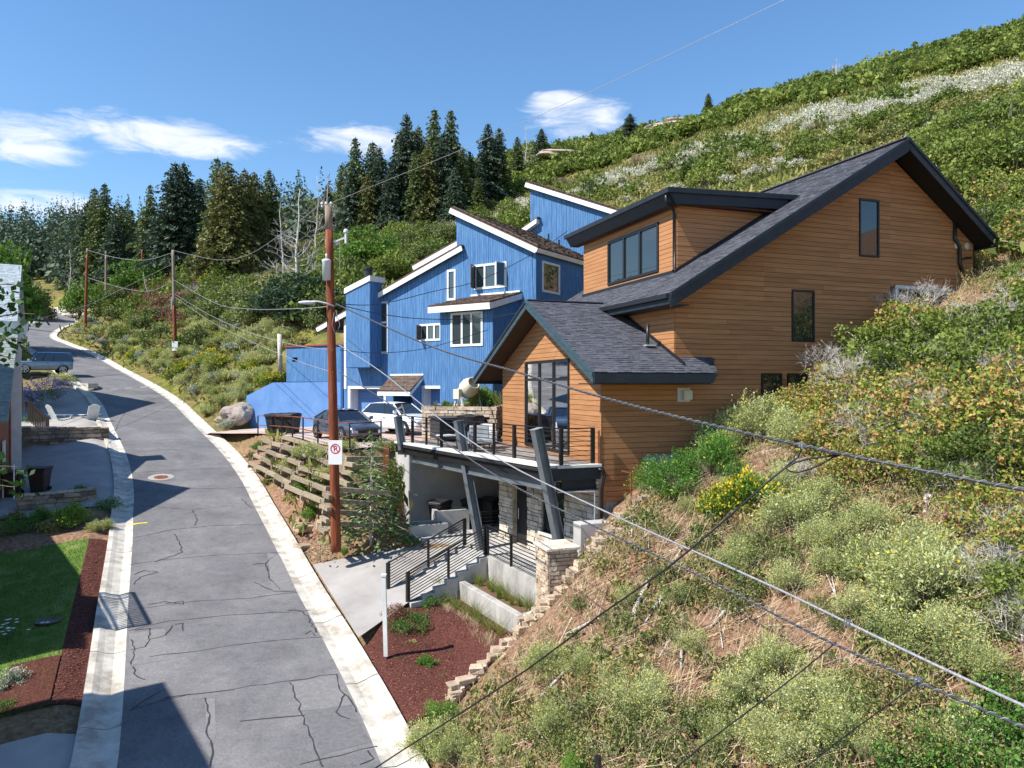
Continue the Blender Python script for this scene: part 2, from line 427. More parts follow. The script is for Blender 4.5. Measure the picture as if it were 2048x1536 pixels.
L_OAK = leafmat('oak_leaf', [(.06, .095, .02), (.115, .165, .03), (.19, .245, .045), (.29, .33, .075)], .3, big=.22)
L_OAKD = leafmat('dull_oak_leaf', [(.06, .085, .028), (.11, .145, .045), (.18, .21, .06), (.25, .27, .11)], .25)
L_BRIGHT = leafmat('bright_leaf', [(.07, .14, .022), (.12, .22, .032), (.19, .31, .055)], .35)
L_DARKT = leafmat('dark_tree_leaf', [(.022, .045, .022), (.04, .075, .034), (.07, .115, .05)], .2)
L_AUT = leafmat('autumn_shrub_leaf', [(.06, .12, .02), (.12, .20, .03), (.20, .29, .045), (.32, .35, .06), (.44, .38, .09), (.50, .28, .11), (.38, .15, .08)], .3, objrand=.12)
L_RABB = leafmat('rabbitbrush_foliage', [(.20, .26, .08), (.36, .41, .15), (.52, .54, .25), (.66, .64, .36)], .25, objrand=.3)
L_RABG = leafmat('green_rabbitbrush_foliage', [(.05, .14, .02), (.10, .24, .035), (.17, .33, .06), (.28, .40, .08)], .25)
L_YEL = leafmat('yellow_flower', [(.42, .36, .03), (.62, .48, .03), (.75, .55, .04)], .25)
L_SAGE = leafmat('sagebrush_foliage', [(.14, .18, .12), (.24, .29, .20), (.36, .39, .30), (.46, .47, .38)], .2)
L_SAGEP = leafmat('pale_sage_plume', [(.42, .42, .32), (.60, .59, .47), (.74, .72, .60)], .25)
L_GOLD = leafmat('golden_groundcover', [(.11, .14, .035), (.20, .22, .06), (.32, .30, .10), (.36, .28, .12)], .25, big=.15)
L_CONI = leafmat('fir_needles', [(.045, .07, .024), (.085, .12, .04), (.135, .175, .055), (.19, .22, .08)], .14, objrand=.3)
L_CONB = leafmat('blue_fir_needles', [(.035, .06, .038), (.065, .10, .06), (.105, .15, .085)], .12, objrand=.3)
L_CONY = leafmat('olive_fir_needles', [(.08, .09, .028), (.145, .15, .045), (.22, .21, .075)], .14)
L_YFIR = leafmat('young_fir_needles', [(.08, .15, .05), (.14, .23, .08), (.22, .32, .12)], .15)
L_DRY = leafmat('dry_grass', [(.40, .28, .16), (.56, .43, .27), (.70, .58, .40)], .25)
L_WEED = leafmat('hillside_weed', [(.07, .11, .025), (.14, .19, .045), (.24, .27, .08), (.36, .32, .13), (.42, .20, .11)], .25, objrand=0.1, big=.5)
L_GRASS = leafmat('green_grass_blade', [(.05, .12, .01), (.12, .22, .02), (.28, .30, .05), (.42, .36, .12)], .3)
L_LAWN = leafmat('lawn_blade', [(.06, .12, .012), (.11, .19, .02), (.19, .27, .035)], .3)
L_RUSTN = leafmat('rusty_dead_needles', [(.12, .055, .03), (.22, .11, .06), (.30, .17, .10)], .15)
L_LAV = leafmat('lavender_leaf', [(.14, .20, .12), (.26, .33, .20)], .2)
L_GARD = leafmat('garden_leaf', [(.045, .12, .02), (.09, .21, .032), (.16, .32, .055)], .3)
# ---------------------------------------------------------------- road line (right asphalt edge, x y z) going uphill
RE_ = [(9, -12, -11.3), (5.2, -3, -10.3), (1.6, 5, -9.25), (-.9, 11, -8.4), (-2.67, 14.98, -7.93), (-3.69, 17.28, -7.71), (-5.38, 20.69, -7.32), (-7.15, 24.16, -6.95), (-8.98, 27.82, -6.48),
       (-10.54, 30.94, -6.08), (-11.96, 33.68, -5.69), (-13.91, 37.48, -5.12), (-15.83, 40.85, -4.56), (-18.01, 44.41, -3.98), (-21.23, 49.34, -3.2),
       (-24.35, 54.08, -2.42), (-28.05, 59.64, -1.48), (-33.04, 65.89, -.27), (-40.58, 74.48, 1.49), (-48.87, 83.56, 3.55), (-55.0, 89.2, 4.9), (-60.6, 95.0, 6.2),
       (-64.5, 103, 7.9), (-69.3, 115, 9.9), (-77, 125, 12.1), (-88, 135, 14.7), (-104, 144, 17.2)]
def catmull(P, step=1.2):
    P = [np.array(p, float) for p in P]; out = []
    for i in range(len(P) - 1):
        p0 = P[max(i - 1, 0)]; p1 = P[i]; p2 = P[i + 1]; p3 = P[min(i + 2, len(P) - 1)]
        n = max(2, int(np.linalg.norm(p2 - p1) / step))
        for k in range(n):
            t = k / n
            out.append(.5 * ((2 * p1) + (-p0 + p2) * t + (2 * p0 - 5 * p1 + 4 * p2 - p3) * t * t + (-p0 + 3 * p1 - 3 * p2 + p3) * t ** 3))
    out.append(P[-1]); return np.array(out)
RE = catmull(RE_)
tg = np.gradient(RE[:, :2], axis=0); tg /= np.linalg.norm(tg, axis=1)[:, None]
LN = np.stack([-tg[:, 1], tg[:, 0]], 1)       # unit vector to the left of the road
RW = 5.0                                      # asphalt width
def road_coords(x, y):
    """lateral (positive to the right of the right edge, negative over the asphalt) and road z"""
    x = np.atleast_1d(x).astype(float); y = np.atleast_1d(y).astype(float)
    lat = np.empty(x.shape); zz = np.empty(x.shape)
    CH = 20000
    A = RE[:-1, :2]; B = RE[1:, :2]; AB = B - A; L2 = (AB ** 2).sum(1)
    for i in range(0, len(x), CH):
        q = np.stack([x[i:i + CH], y[i:i + CH]], 1)
        d = q[:, None, :] - A[None]
        t = np.clip((d * AB).sum(2) / L2, 0, 1)
        r = d - t[..., None] * AB
        dist = np.sqrt((r ** 2).sum(2)); j = dist.argmin(1); ii = np.arange(len(q))
        side = AB[j, 0] * d[ii, j, 1] - AB[j, 1] * d[ii, j, 0]
        lat[i:i + CH] = -np.sign(side) * dist[ii, j]
        zz[i:i + CH] = RE[j, 2] + t[ii, j] * (RE[j + 1, 2] - RE[j, 2])
    return lat, zz

# ---------------------------------------------------------------- frames
A_ = R(19.9); G0 = Vector((2.72, 22.06, 0)); ea = Vector((math.cos(A_), math.sin(A_), 0)); eb = Vector((-math.sin(A_), math.cos(A_), 0))
B_ = R(-34.3); C0 = Vector((1.258, 38.0, 0)); eu = Vector((math.cos(B_), math.sin(B_), 0)); eq = Vector((-math.sin(B_), math.cos(B_), 0))
def hw(s, t, z=0): return G0 + ea * s + eb * t + Vector((0, 0, z))
def bw(u, q, z=0): return C0 + eu * u + eq * q + Vector((0, 0, z))

# ---------------------------------------------------------------- terrain
def hp(x, y):
    dx = x - G0.x; dy = y - G0.y
    return -4 + .5 * (ea.x * dx + ea.y * dy) + .1 * (eb.x * dx + eb.y * dy)
CP = []
for s in (-6, -2, 2, 6, 10, 14, 20, 28, 38):
    for t in (-36, -28, -20, -13, -7, -3.0, -1.4):
        p = hw(s, t)
        l_, z_ = road_coords(p.x, p.y)
        if l_[0] > 2.0: CP.append((p.x, p.y, float(hp(p.x, p.y))))
for s, t, z in ((15.8, 3, 4.6), (16.5, 8, 6.0), (16, 13, 5.5), (11, 13, 1.5), (7, 14, -1.0), (24, 6, 10), (24, 16, 10.5), (34, 10, 15.5), (34, 24, 16.5), (46, 4, 21), (50, 20, 24)):
    p = hw(s, t); CP.append((p.x, p.y, z))
for a in [(1045, 445, 100), (1045, 305, 200), (1150, 312, 190), (1300, 264, 185), (1417, 236, 182), (1500, 204, 175), (1700, 154, 165), (1900, 108, 160), (2048, 86, 155), (2500, -40, 150), (3000, -150, 120),
          (1300, 330, 110), (1600, 290, 85), (1900, 300, 60), (2048, 145, 95), (2048, 330, 52), (1750, 250, 80), (1450, 330, 90), (1200, 370, 100), (760, 550, 75), (850, 565, 70), (930, 480, 95),
          (600, 590, 70), (640, 625, 60), (560, 620, 68), (700, 605, 62), (545, 757, 52.5), (500, 765, 54), (620, 672, 56), (480, 812, 51), (440, 750, 58), (430, 650, 72), (390, 720, 66), (350, 720, 70),
          (300, 690, 78), (260, 640, 95), (174, 660, 97), (400, 560, 100), (480, 575, 95), (230, 610, 105), (185, 628, 118), (130, 590, 142), (70, 565, 172), (150, 545, 182),
          (365, 560, 120), (300, 560, 125), (200, 570, 135), (560, 520, 110), (650, 500, 115), (850, 462, 130), (980, 425, 140), (800, 500, 100), (700, 520, 95), (1080, 322, 185), (950, 350, 190), (700, 405, 190), (500, 440, 200),
          (300, 470, 230), (100, 470, 330), (-200, 470, 330), (0, 510, 240), (-120, 560, 172), (800, 640, 50), (1000, 600, 58), (-500, 500, 300), (300, 480, 400), (700, 480, 400), (1200, 440, 400), (1700, 380, 400), (2300, 300, 400)]:
    p = at(*a); CP.append(tuple(p))
for d, off in ((8.5, -.15), (14, -.5), (24, -1.6), (40, -4)):
    for i in range(0, len(RE), 9):
        q = RE[i, :2] + LN[i] * d
        if not (d > 14 and RE[i, 1] > 92): CP.append((q[0], q[1], RE[i, 2] + off))
for x, y, z in ((-2.1, 33, -1.6), (0, 36, -1.9), (-7.3, 26.0, -5.9), (-6.3, 25.5, -5.6), (-5.3, 26.5, -5.3), (-9, 29.6, -5.6), (-13, 36, -4.2), (-10, 31.5, -4.9), (-4.35, 20.3, -7.1), (-2.6, 16.7, -7.6), (-1.35, 17.2, -7.35),
                (0, 19.9, -7.15), (-1.9, 22.6, -7.0), (-3.2, 22.0, -7.0), (60, -20, -2), (30, -40, -12), (-60, -40, -16), (200, 0, 40), (-200, 60, -10), (0, 900, 150), (500, 600, 180), (-500, 700, 110), (700, 100, 120), (-600, 200, 0)):
    CP.append((x, y, z))
CP = np.array(CP)
cc = 2.0
def kern(d): return np.sqrt(d * d + cc * cc)
sc0 = 1.0
Dm = np.sqrt(((CP[:, None, :2] - CP[None, :, :2]) ** 2).sum(2))
n_ = len(CP); Pm = np.concatenate([np.ones((n_, 1)), CP[:, :2]], 1)
Kb = np.zeros((n_ + 3, n_ + 3)); Kb[:n_, :n_] = kern(Dm) - np.eye(n_) * 0.25; Kb[:n_, n_:] = Pm; Kb[n_:, :n_] = Pm.T
WT = np.linalg.solve(Kb, np.concatenate([CP[:, 2], np.zeros(3)]))
def tps(x, y):
    out = np.empty(len(x))
    for i in range(0, len(x), 8000):
        xx = x[i:i + 8000]; yy = y[i:i + 8000]
        d = np.sqrt((xx[:, None] - CP[None, :, 0]) ** 2 + (yy[:, None] - CP[None, :, 1]) ** 2)
        out[i:i + 8000] = kern(d) @ WT[:n_] + WT[n_] + WT[n_ + 1] * xx + WT[n_ + 2] * yy
    return out
def poly_sd(x, y, poly):
    """signed distance to polygon (negative inside)"""
    P = np.array([(p[0], p[1]) for p in poly]); Q = np.roll(P, -1, 0)
    best = np.full(len(x), 1e9); inside = np.zeros(len(x), bool)
    for a, b in zip(P, Q):
        ab = b - a; t = np.clip(((x - a[0]) * ab[0] + (y - a[1]) * ab[1]) / (ab @ ab), 0, 1)
        best = np.minimum(best, np.hypot(x - a[0] - t * ab[0], y - a[1] - t * ab[1]))
        c = ((a[1] > y) != (b[1] > y)) & (x < (b[0] - a[0]) * (y - a[1]) / (b[1] - a[1] + 1e-12) + a[0])
        inside ^= c
    return np.where(inside, -best, best)
def plane3(a, b, c):
    a, b, c = map(Vector, (a, b, c)); n = (b - a).cross(c - a)
    return lambda x, y: a.z - (n.x * (x - a.x) + n.y * (y - a.y)) / n.z
LOW_PLANE = plane3((-7.25, 26.3, -6.55), (-4.35, 20.3, -7.1), (-2.66, 26.8, -5.95))
DRV_POLY = [(-20.6, 48.6), (-17.9, 45.6), (-15.2, 43.2), (-12.7, 39.9), (-8.9, 32.7), (-6.7, 29.5), (-5.5, 31.2), (-.6, 32.4), (-1.8, 35.0), (.9, 38.2), (3.2, 41.0), (-14.6, 53.3), (-18.2, 51.9)]
def drv_z(x, y): return -2.65 - .5 * np.clip((-10.5 - x) / 8.0, 0, 1.3)
LOWDRV_POLY = [(-7.22, 26.3), (-4.3, 20.3), (-3.15, 22.25), (-.85, 24.5), (-1.6, 26.4), (-2.66, 26.9), (-4.1, 27.0)]
FLOOR_POLY = [(-.85, 24.5), (1.0, 20.45), (1.95, 20.85), (2.75, 22.1), (1.5, 25.5), (-.2, 32.2), (-4.9, 29.6), (-3.3, 27.0), (-1.6, 26.4)]
PLANT_POLY = [(-3.2, 22.25), (.1, 19.9), (1.1, 20.45), (-.9, 24.5)]
PADS = [(DRV_POLY, drv_z, .9, .06), (LOWDRV_POLY, LOW_PLANE, .8, .06), (FLOOR_POLY, lambda x, y: x * 0 - 5.8, .35, .08), (PLANT_POLY, lambda x, y: x * 0 - 6.95, .3, .05)]
def gspace(lo, hi, step, ext_lo, ext_hi, g=1.16):
    c = list(np.arange(lo, hi + 1e-6, step)); s = step; v = hi
    while v < ext_hi: s *= g; v += s; c.append(v)
    s = step; v = lo; pre = []
    while v > ext_lo: s *= g; v -= s; pre.append(v)
    return np.array(pre[::-1] + c)
GX = gspace(-70, 32, .42, -1500, 1500, 1.12); GY = gspace(7, 108, .42, -120, 2400, 1.085)
XX, YY = np.meshgrid(GX, GY); xf = XX.ravel(); yf = YY.ravel()
ZZ = tps(xf, yf)
def fbm(x, y, s, seed=0):
    out = np.zeros(len(x)); amp = 1.0
    rg = np.random.default_rng(seed)
    for o in range(4):
        for k in range(3):
            th = rg.uniform(0, 6.283); ph = rg.uniform(0, 6.283); f = s * 2 ** o * rg.uniform(.8, 1.25)
            out += amp * np.sin(f * (x * math.cos(th) + y * math.sin(th)) + ph + 1.3 * np.sin(f * .7 * (y * math.cos(th) - x * math.sin(th)) + ph * 2))
        amp *= .5
    return out / 3
lat, zr = road_coords(xf, yf)
dist_r = np.maximum(lat - .85, np.maximum(-lat - RW - .8, 0))
far = np.clip((yf - 60) / 100, 0, 1)
rel = np.clip((dist_r - .5) / 4, 0, 1)
hillside = np.clip((hp(xf, yf) + 9.5) / 2, 0, 1)
ZZ += rel * (fbm(xf, yf, .35, 3) * .22 + fbm(xf, yf, 1.6, 4) * .085 * (1 - far) + far * fbm(xf, yf, .05, 5) * 2.2)
sm = lambda v: v * v * (3 - 2 * v)
w_ = 1 - sm(np.clip((dist_r - .15) / 2.6, 0, 1))
ZZ = ZZ * (1 - w_) + (zr + .08 - .21 * (1 - np.clip((dist_r - .02) / .45, 0, 1))) * w_
for poly, fn, bl, drop in PADS:
    d = poly_sd(xf, yf, poly); w = 1 - sm(np.clip(d / bl, 0, 1))
    w = w * np.clip((dist_r - .35) / .6, 0, 1)
    ZZ = ZZ * (1 - w) + (fn(xf, yf) - drop) * w
ZG = ZZ.reshape(XX.shape)
def H(x, y):
    i = min(max(int(np.searchsorted(GX, x)) - 1, 0), len(GX) - 2); j = min(max(int(np.searchsorted(GY, y)) - 1, 0), len(GY) - 2)
    u = (x - GX[i]) / (GX[i + 1] - GX[i]); v = (y - GY[j]) / (GY[j + 1] - GY[j])
    return float(ZG[j, i] * (1 - u) * (1 - v) + ZG[j, i + 1] * u * (1 - v) + ZG[j + 1, i] * (1 - u) * v + ZG[j + 1, i + 1] * u * v)
def HV(x, y):
    i = np.clip(np.searchsorted(GX, x) - 1, 0, len(GX) - 2); j = np.clip(np.searchsorted(GY, y) - 1, 0, len(GY) - 2)
    u = (x - GX[i]) / (GX[i + 1] - GX[i]); v = (y - GY[j]) / (GY[j + 1] - GY[j])
    return ZG[j, i] * (1 - u) * (1 - v) + ZG[j, i + 1] * u * (1 - v) + ZG[j + 1, i] * (1 - u) * v + ZG[j + 1, i + 1] * u * v
def ground(x, y, y0=8.0, y1=420.0):
    """first ground point seen through photo pixel x,y"""
    r = ((x - 1024) / F, (768 - y) / F)
    Ys = np.geomspace(y0, y1, 700); d = r[1] * Ys - HV(r[0] * Ys, Ys)
    k = np.where(d <= 0)[0]
    if len(k) == 0: return None
    k = k[0]
    if k == 0: Y = Ys[0]
    else: Y = Ys[k - 1] + (Ys[k] - Ys[k - 1]) * d[k - 1] / (d[k - 1] - d[k] + 1e-9)
    X = r[0] * Y
    return Vector((X, Y, H(X, Y)))

# terrain material: red-brown earth close by, olive and golden cover further up the hill
m, t, b = newmat('hillside_earth')
b.inputs['Roughness'].default_value = .95; b.inputs['Specular IOR Level'].default_value = .1
geo = N(t, 'ShaderNodeNewGeometry')
n1 = N(t, 'ShaderNodeTexNoise'); n1.inputs['Scale'].default_value = .9; n1.inputs['Detail'].default_value = 9; n1.inputs['Roughness'].default_value = .65
n2 = N(t, 'ShaderNodeTexNoise'); n2.inputs['Scale'].default_value = 7; n2.inputs['Detail'].default_value = 8; n2.inputs['Roughness'].default_value = .7
n3 = N(t, 'ShaderNodeTexNoise'); n3.inputs['Scale'].default_value = .13; n3.inputs['Detail'].default_value = 6
for q in (n1, n2, n3): t.links.new(geo.outputs['Position'], q.inputs['Vector'])
r1 = rampnode(t, [(.28, (.09, .05, .03)), (.45, (.22, .125, .078)), (.6, (.35, .225, .15)), (.75, (.52, .40, .29))]); t.links.new(n2.outputs['Fac'], r1.inputs[0])
r2 = rampnode(t, [(.3, (.05, .075, .015)), (.45, (.12, .13, .03)), (.58, (.20, .18, .045)), (.72, (.30, .26, .12))]); t.links.new(n1.outputs['Fac'], r2.inputs[0])
sep = N(t, 'ShaderNodeSeparateXYZ'); t.links.new(geo.outputs['Position'], sep.inputs[0])
mr = N(t, 'ShaderNodeMapRange'); mr.inputs['From Min'].default_value = 30; mr.inputs['From Max'].default_value = 55; mr.inputs['To Min'].default_value = .0; mr.inputs['To Max'].default_value = .85
t.links.new(sep.outputs['Y'], mr.inputs['Value'])
ma = N(t, 'ShaderNodeMath', operation='MULTIPLY_ADD'); ma.inputs[1].default_value = 2.4; ma.inputs[2].default_value = -1.2; t.links.new(n3.outputs['Fac'], ma.inputs[0])
mb_ = N(t, 'ShaderNodeMath', operation='ADD'); mb_.use_clamp = True; t.links.new(ma.outputs[0], mb_.inputs[0]); t.links.new(mr.outputs[0], mb_.inputs[1])
mxx = N(t, 'ShaderNodeMix', data_type='RGBA'); t.links.new(mb_.outputs[0], mxx.inputs['Factor']); t.links.new(r1.outputs[0], mxx.inputs['A']); t.links.new(r2.outputs[0], mxx.inputs['B'])
t.links.new(mxx.outputs['Result'], b.inputs['Base Color'])
bp = N(t, 'ShaderNodeBump'); bp.inputs['Strength'].default_value = .8; bp.inputs['Distance'].default_value = .12; t.links.new(n2.outputs['Fac'], bp.inputs['Height']); t.links.new(bp.outputs[0], b.inputs['Normal'])
M_EARTH = m

nx, ny = len(GX), len(GY)
idx = np.arange(nx * ny).reshape(ny, nx)
Fq = np.stack([idx[:-1, :-1], idx[:-1, 1:], idx[1:, 1:], idx[1:, :-1]], -1).reshape(-1, 4)
me = bpy.data.meshes.new('terrain')
me.vertices.add(nx * ny); me.vertices.foreach_set('co', np.stack([xf, yf, ZZ], 1).reshape(-1).astype(np.float32))
me.loops.add(Fq.size); me.loops.foreach_set('vertex_index', Fq.reshape(-1).astype(np.int32))
me.polygons.add(len(Fq)); me.polygons.foreach_set('loop_start', np.arange(0, Fq.size, 4, dtype=np.int32)); me.polygons.foreach_set('loop_total', np.full(len(Fq), 4, dtype=np.int32))
me.polygons.foreach_set('use_smooth', np.ones(len(Fq), bool)); me.materials.append(M_EARTH); me.update(calc_edges=True)
tag(link_mesh('terrain', me), 'sloping reddish earth and olive ground cover of the hillside', kind='structure')

# ---------------------------------------------------------------- road
m, t, b = newmat('asphalt')
b.inputs['Roughness'].default_value = .88; b.inputs['Specular IOR Level'].default_value = .25
geo = N(t, 'ShaderNodeNewGeometry')
na = N(t, 'ShaderNodeTexNoise'); na.inputs['Scale'].default_value = .45; na.inputs['Detail'].default_value = 7; na.inputs['Roughness'].default_value = .6
nb = N(t, 'ShaderNodeTexNoise'); nb.inputs['Scale'].default_value = 17; nb.inputs['Detail'].default_value = 6; nb.inputs['Roughness'].default_value = .75
nc = N(t, 'ShaderNodeTexNoise'); nc.inputs['Scale'].default_value = 3.2; nc.inputs['Detail'].default_value = 8; nc.inputs['Roughness'].default_value = .7
for q in (na, nb, nc): t.links.new(geo.outputs['Position'], q.inputs['Vector'])
ra = rampnode(t, [(.3, (.125, .120, .124)), (.5, (.165, .160, .165)), (.72, (.22, .212, .212))]); t.links.new(na.outputs['Fac'], ra.inputs[0])
rb = rampnode(t, [(.28, (.55, .55, .55)), (.42, (.88, .88, .88)), (.56, (1, 1, 1)), (.72, (1.5, 1.47, 1.42))]); t.links.new(nb.outputs['Fac'], rb.inputs[0])
rc = rampnode(t, [(.3, (.8, .8, .82)), (.5, (1, 1, 1)), (.75, (1.14, 1.12, 1.1))]); t.links.new(nc.outputs['Fac'], rc.inputs[0])
m1 = N(t, 'ShaderNodeMix', data_type='RGBA', blend_type='MULTIPLY'); m1.inputs['Factor'].default_value = 1; t.links.new(ra.outputs[0], m1.inputs['A']); t.links.new(rb.outputs[0], m1.inputs['B'])
m2_ = N(t, 'ShaderNodeMix', data_type='RGBA', blend_type='MULTIPLY'); m2_.inputs['Factor'].default_value = 1; t.links.new(m1.outputs['Result'], m2_.inputs['A']); t.links.new(rc.outputs[0], m2_.inputs['B'])
t.links.new(m2_.outputs['Result'], b.inputs['Base Color'])
bp = N(t, 'ShaderNodeBump'); bp.inputs['Strength'].default_value = .35; bp.inputs['Distance'].default_value = .02; t.links.new(nb.outputs['Fac'], bp.inputs['Height']); t.links.new(bp.outputs[0], b.inputs['Normal'])
M_ASPH = m
def ribbon(name, offs, matl, i0=0, i1=None, label=None):
    """sheet along the road; offs = list of (lateral to the right, dz)"""
    i1 = i1 or len(RE); V = []; Fc = []
    n = len(offs)
    for i in range(i0, i1):
        for o, dz in offs: V.append((RE[i, 0] - LN[i, 0] * o, RE[i, 1] - LN[i, 1] * o, RE[i, 2] + dz))
    for i in range(i1 - i0 - 1):
        for j in range(n - 1):
            a = i * n + j; Fc.append((a, a + 1, a + n + 1, a + n))
    me = bpy.data.meshes.new(name); me.from_pydata(V, [], Fc); me.materials.append(matl); me.update()
    bm = bmesh.new(); bm.from_mesh(me); bmesh.ops.recalc_face_normals(bm, faces=bm.faces)
    if bm.faces and sum(f.normal.z for f in bm.faces) < 0: bmesh.ops.reverse_faces(bm, faces=bm.faces)
    bm.to_mesh(me); bm.free()
    return tag(link_mesh(name, me), label, kind='structure')
ribbon('road', [(-RW - .02, 0), (-RW / 2, .04), (.02, 0)], M_ASPH, label='steep narrow grey asphalt street climbing between the houses')
# gutters: rolled concrete, cast in slabs of about three metres, each its own piece
def gutter(side, label):
    root = tag(empty('gutter', (0, 0, 0)), label, kind='structure')
    prof = [(0.0, -.10), (0.0, .004), (.28, -.035), (.52, .03), (.68, .10), (.84, .115), (.86, -.10)]
    i = 2; nslab = 0
    seg = 3
    end = len(RE) - 2
    while i < end:
        j = min(i + seg, end); mb = MB(); n = len(prof)
        if j <= i: break
        k0 = len(mb.v)
        rows = list(range(i, j + 1))
        for a, ii in enumerate(rows):
            p0 = RE[ii]; l = LN[ii]; tgt = tg[ii]; g = (.022 if a == 0 else (-.022 if a == len(rows) - 1 else 0))
            for o, dz in prof:
                w = o if side > 0 else o
                lat_ = w if side > 0 else -(RW + w)
                mb.v.append((p0[0] - l[0] * lat_ + tgt[0] * g, p0[1] - l[1] * lat_ + tgt[1] * g, p0[2] + dz))
        for a in range(len(rows) - 1):
            for q in range(n - 1):
                v = a * n + q
                f = (v, v + 1, v + n + 1, v + n)
                mb.f.append(f if side > 0 else f[::-1]); mb.m.append(0)
        mb.f.append(tuple(range(n))); mb.m.append(0); e = (len(rows) - 1) * n
        mb.f.append(tuple(e + q for q in range(n))); mb.m.append(0)
        o_ = mb.build('concrete_slab', M_CURB, root); nslab += 1
        i = j
    return root
gutter(1, 'pale rolled concrete gutter along the right edge of the street')
gutter(-1, 'pale rolled concrete gutter along the left edge of the street')

def drape(name, poly, matl, zfn, res=.5, label=None, kind='structure', lift=0.0, parent=None):
    """sheet over a ground polygon at height zfn(x,y)"""
    P = []
    n = len(poly)
    for i in range(n):
        a = Vector(poly[i][:2]); b2 = Vector(poly[(i + 1) % n][:2]); k = max(1, int((b2 - a).length / res))
        for j in range(k): P.append(a.lerp(b2, j / k))
    nb_ = len(P); xs = [p.x for p in P]; ys = [p.y for p in P]
    gx, gy = np.meshgrid(np.arange(min(xs), max(xs), res), np.arange(min(ys), max(ys), res)); gx = gx.ravel() + .013; gy = gy.ravel() + .017
    d = poly_sd(gx, gy, poly); ok = d < -res * .35
    pts = P + [Vector((x, y)) for x, y in zip(gx[ok], gy[ok])]
    vs, es, fs, *_ = delaunay_2d_cdt(pts, [(i, (i + 1) % nb_) for i in range(nb_)], [list(range(nb_))], 1, 1e-5)
    V = [(v.x, v.y, float(zfn(v.x, v.y)) + lift) for v in vs]
    me = bpy.data.meshes.new(name); me.from_pydata(V, [], [tuple(f) for f in fs]); me.materials.append(matl); me.update()
    if len(me.polygons) and me.polygons[0].normal.z < 0: me.flip_normals()
    me.polygons.foreach_set('use_smooth', [True] * len(me.polygons))
    o = link_mesh(name, me, parent)
    return tag(o, label, kind=kind)
drape('driveway', DRV_POLY, M_REDPAVE, lambda x, y: float(drv_z(np.array(x), np.array(y))), .8, 'reddish concrete driveway in front of the blue house garages')
drape('lower_driveway', LOWDRV_POLY, M_DRIVE, lambda x, y: LOW_PLANE(x, y), .6, 'light concrete driveway apron beside the black railed stairs')
mb = MB(); mb.prism([(x, y, -6.3) for x, y in FLOOR_POLY], (0, 0, .5)); tag(mb.build('entry_floor', M_CONC), 'concrete entry landing and parking floor under the steel deck', kind='structure')
M_MULCH = mat('red_brown_mulch', (.045, .016, .013), (.17, .07, .055), 22, 6, .95, .7, 45, c3=(.10, .036, .028), spec=.1)
MULCH_POLY = [(-4.25, 20.25), (-2.45, 16.6), (-1.35, 17.0), (.15, 19.8), (-1.86, 23.6), (-3.2, 22.2)]
drape('mulch_bed', MULCH_POLY, M_MULCH, H, .3, 'dark red mulch bed between the gutter and the concrete planter', lift=.09)
# chips lying on the mulch
def scatter_pts(poly, n, seed=1):
    rg = np.random.default_rng(seed); xs = [p[0] for p in poly]; ys = [p[1] for p in poly]; out = np.zeros((0, 2))
    while len(out) < n:
        q = np.stack([rg.uniform(min(xs), max(xs), n * 2), rg.uniform(min(ys), max(ys), n * 2)], 1)
        out = np.concatenate([out, q[poly_sd(q[:, 0], q[:, 1], poly) < -.02]])
    return out[:n]
def rand_quads(P, size, rg, flat=0.0, aspect=2.2, droop=None):
    """one small leaf-shaped quad per point; flat 1 = lying, 0 = any direction"""
    n = len(P)
    d = rg.normal(size=(n, 3)); d[:, 2] *= (1 - flat)
    if droop is not None: d += droop
    d /= np.linalg.norm(d, axis=1)[:, None] + 1e-9
    o = rg.normal(size=(n, 3)); 
    s = np.cross(d, o); s /= np.linalg.norm(s, axis=1)[:, None] + 1e-9
    if flat: 
        up = np.zeros((n, 3)); up[:, 2] = 1; s2 = np.cross(d, up + rg.normal(size=(n, 3)) * .25); s2 /= np.linalg.norm(s2, axis=1)[:, None] + 1e-9
        s = s * (1 - flat) + s2 * flat
    L = (size * rg.uniform(.6, 1.35, n))[:, None] if np.isscalar(size) else (size * rg.uniform(.7, 1.3, n))[:, None]
    w = L / aspect
    P = P - d * L * .5
    return np.stack([P, P + d * L * .55 + s * w * .5, P + d * L, P + d * L * .55 - s * w * .5], 1)
def chips(poly, n, seed, matl, name, label, size=.07, lift=.10):
    q = scatter_pts(poly, n, seed); P = np.stack([q[:, 0], q[:, 1], HV(q[:, 0], q[:, 1]) + lift], 1)
    V = rand_quads(P, size, np.random.default_rng(seed), flat=.85, aspect=2.6)
    return tag(link_mesh(name, quads_mesh(name, V, matl)), label, kind='stuff')
M_CHIP = mat('mulch_chip', (.17, .07, .052), rough=.9, islvar=.6, spec=.1)
chips(MULCH_POLY, 5000, 3, M_CHIP, 'mulch_chips', 'shredded red bark chips covering the bed beside the planter')

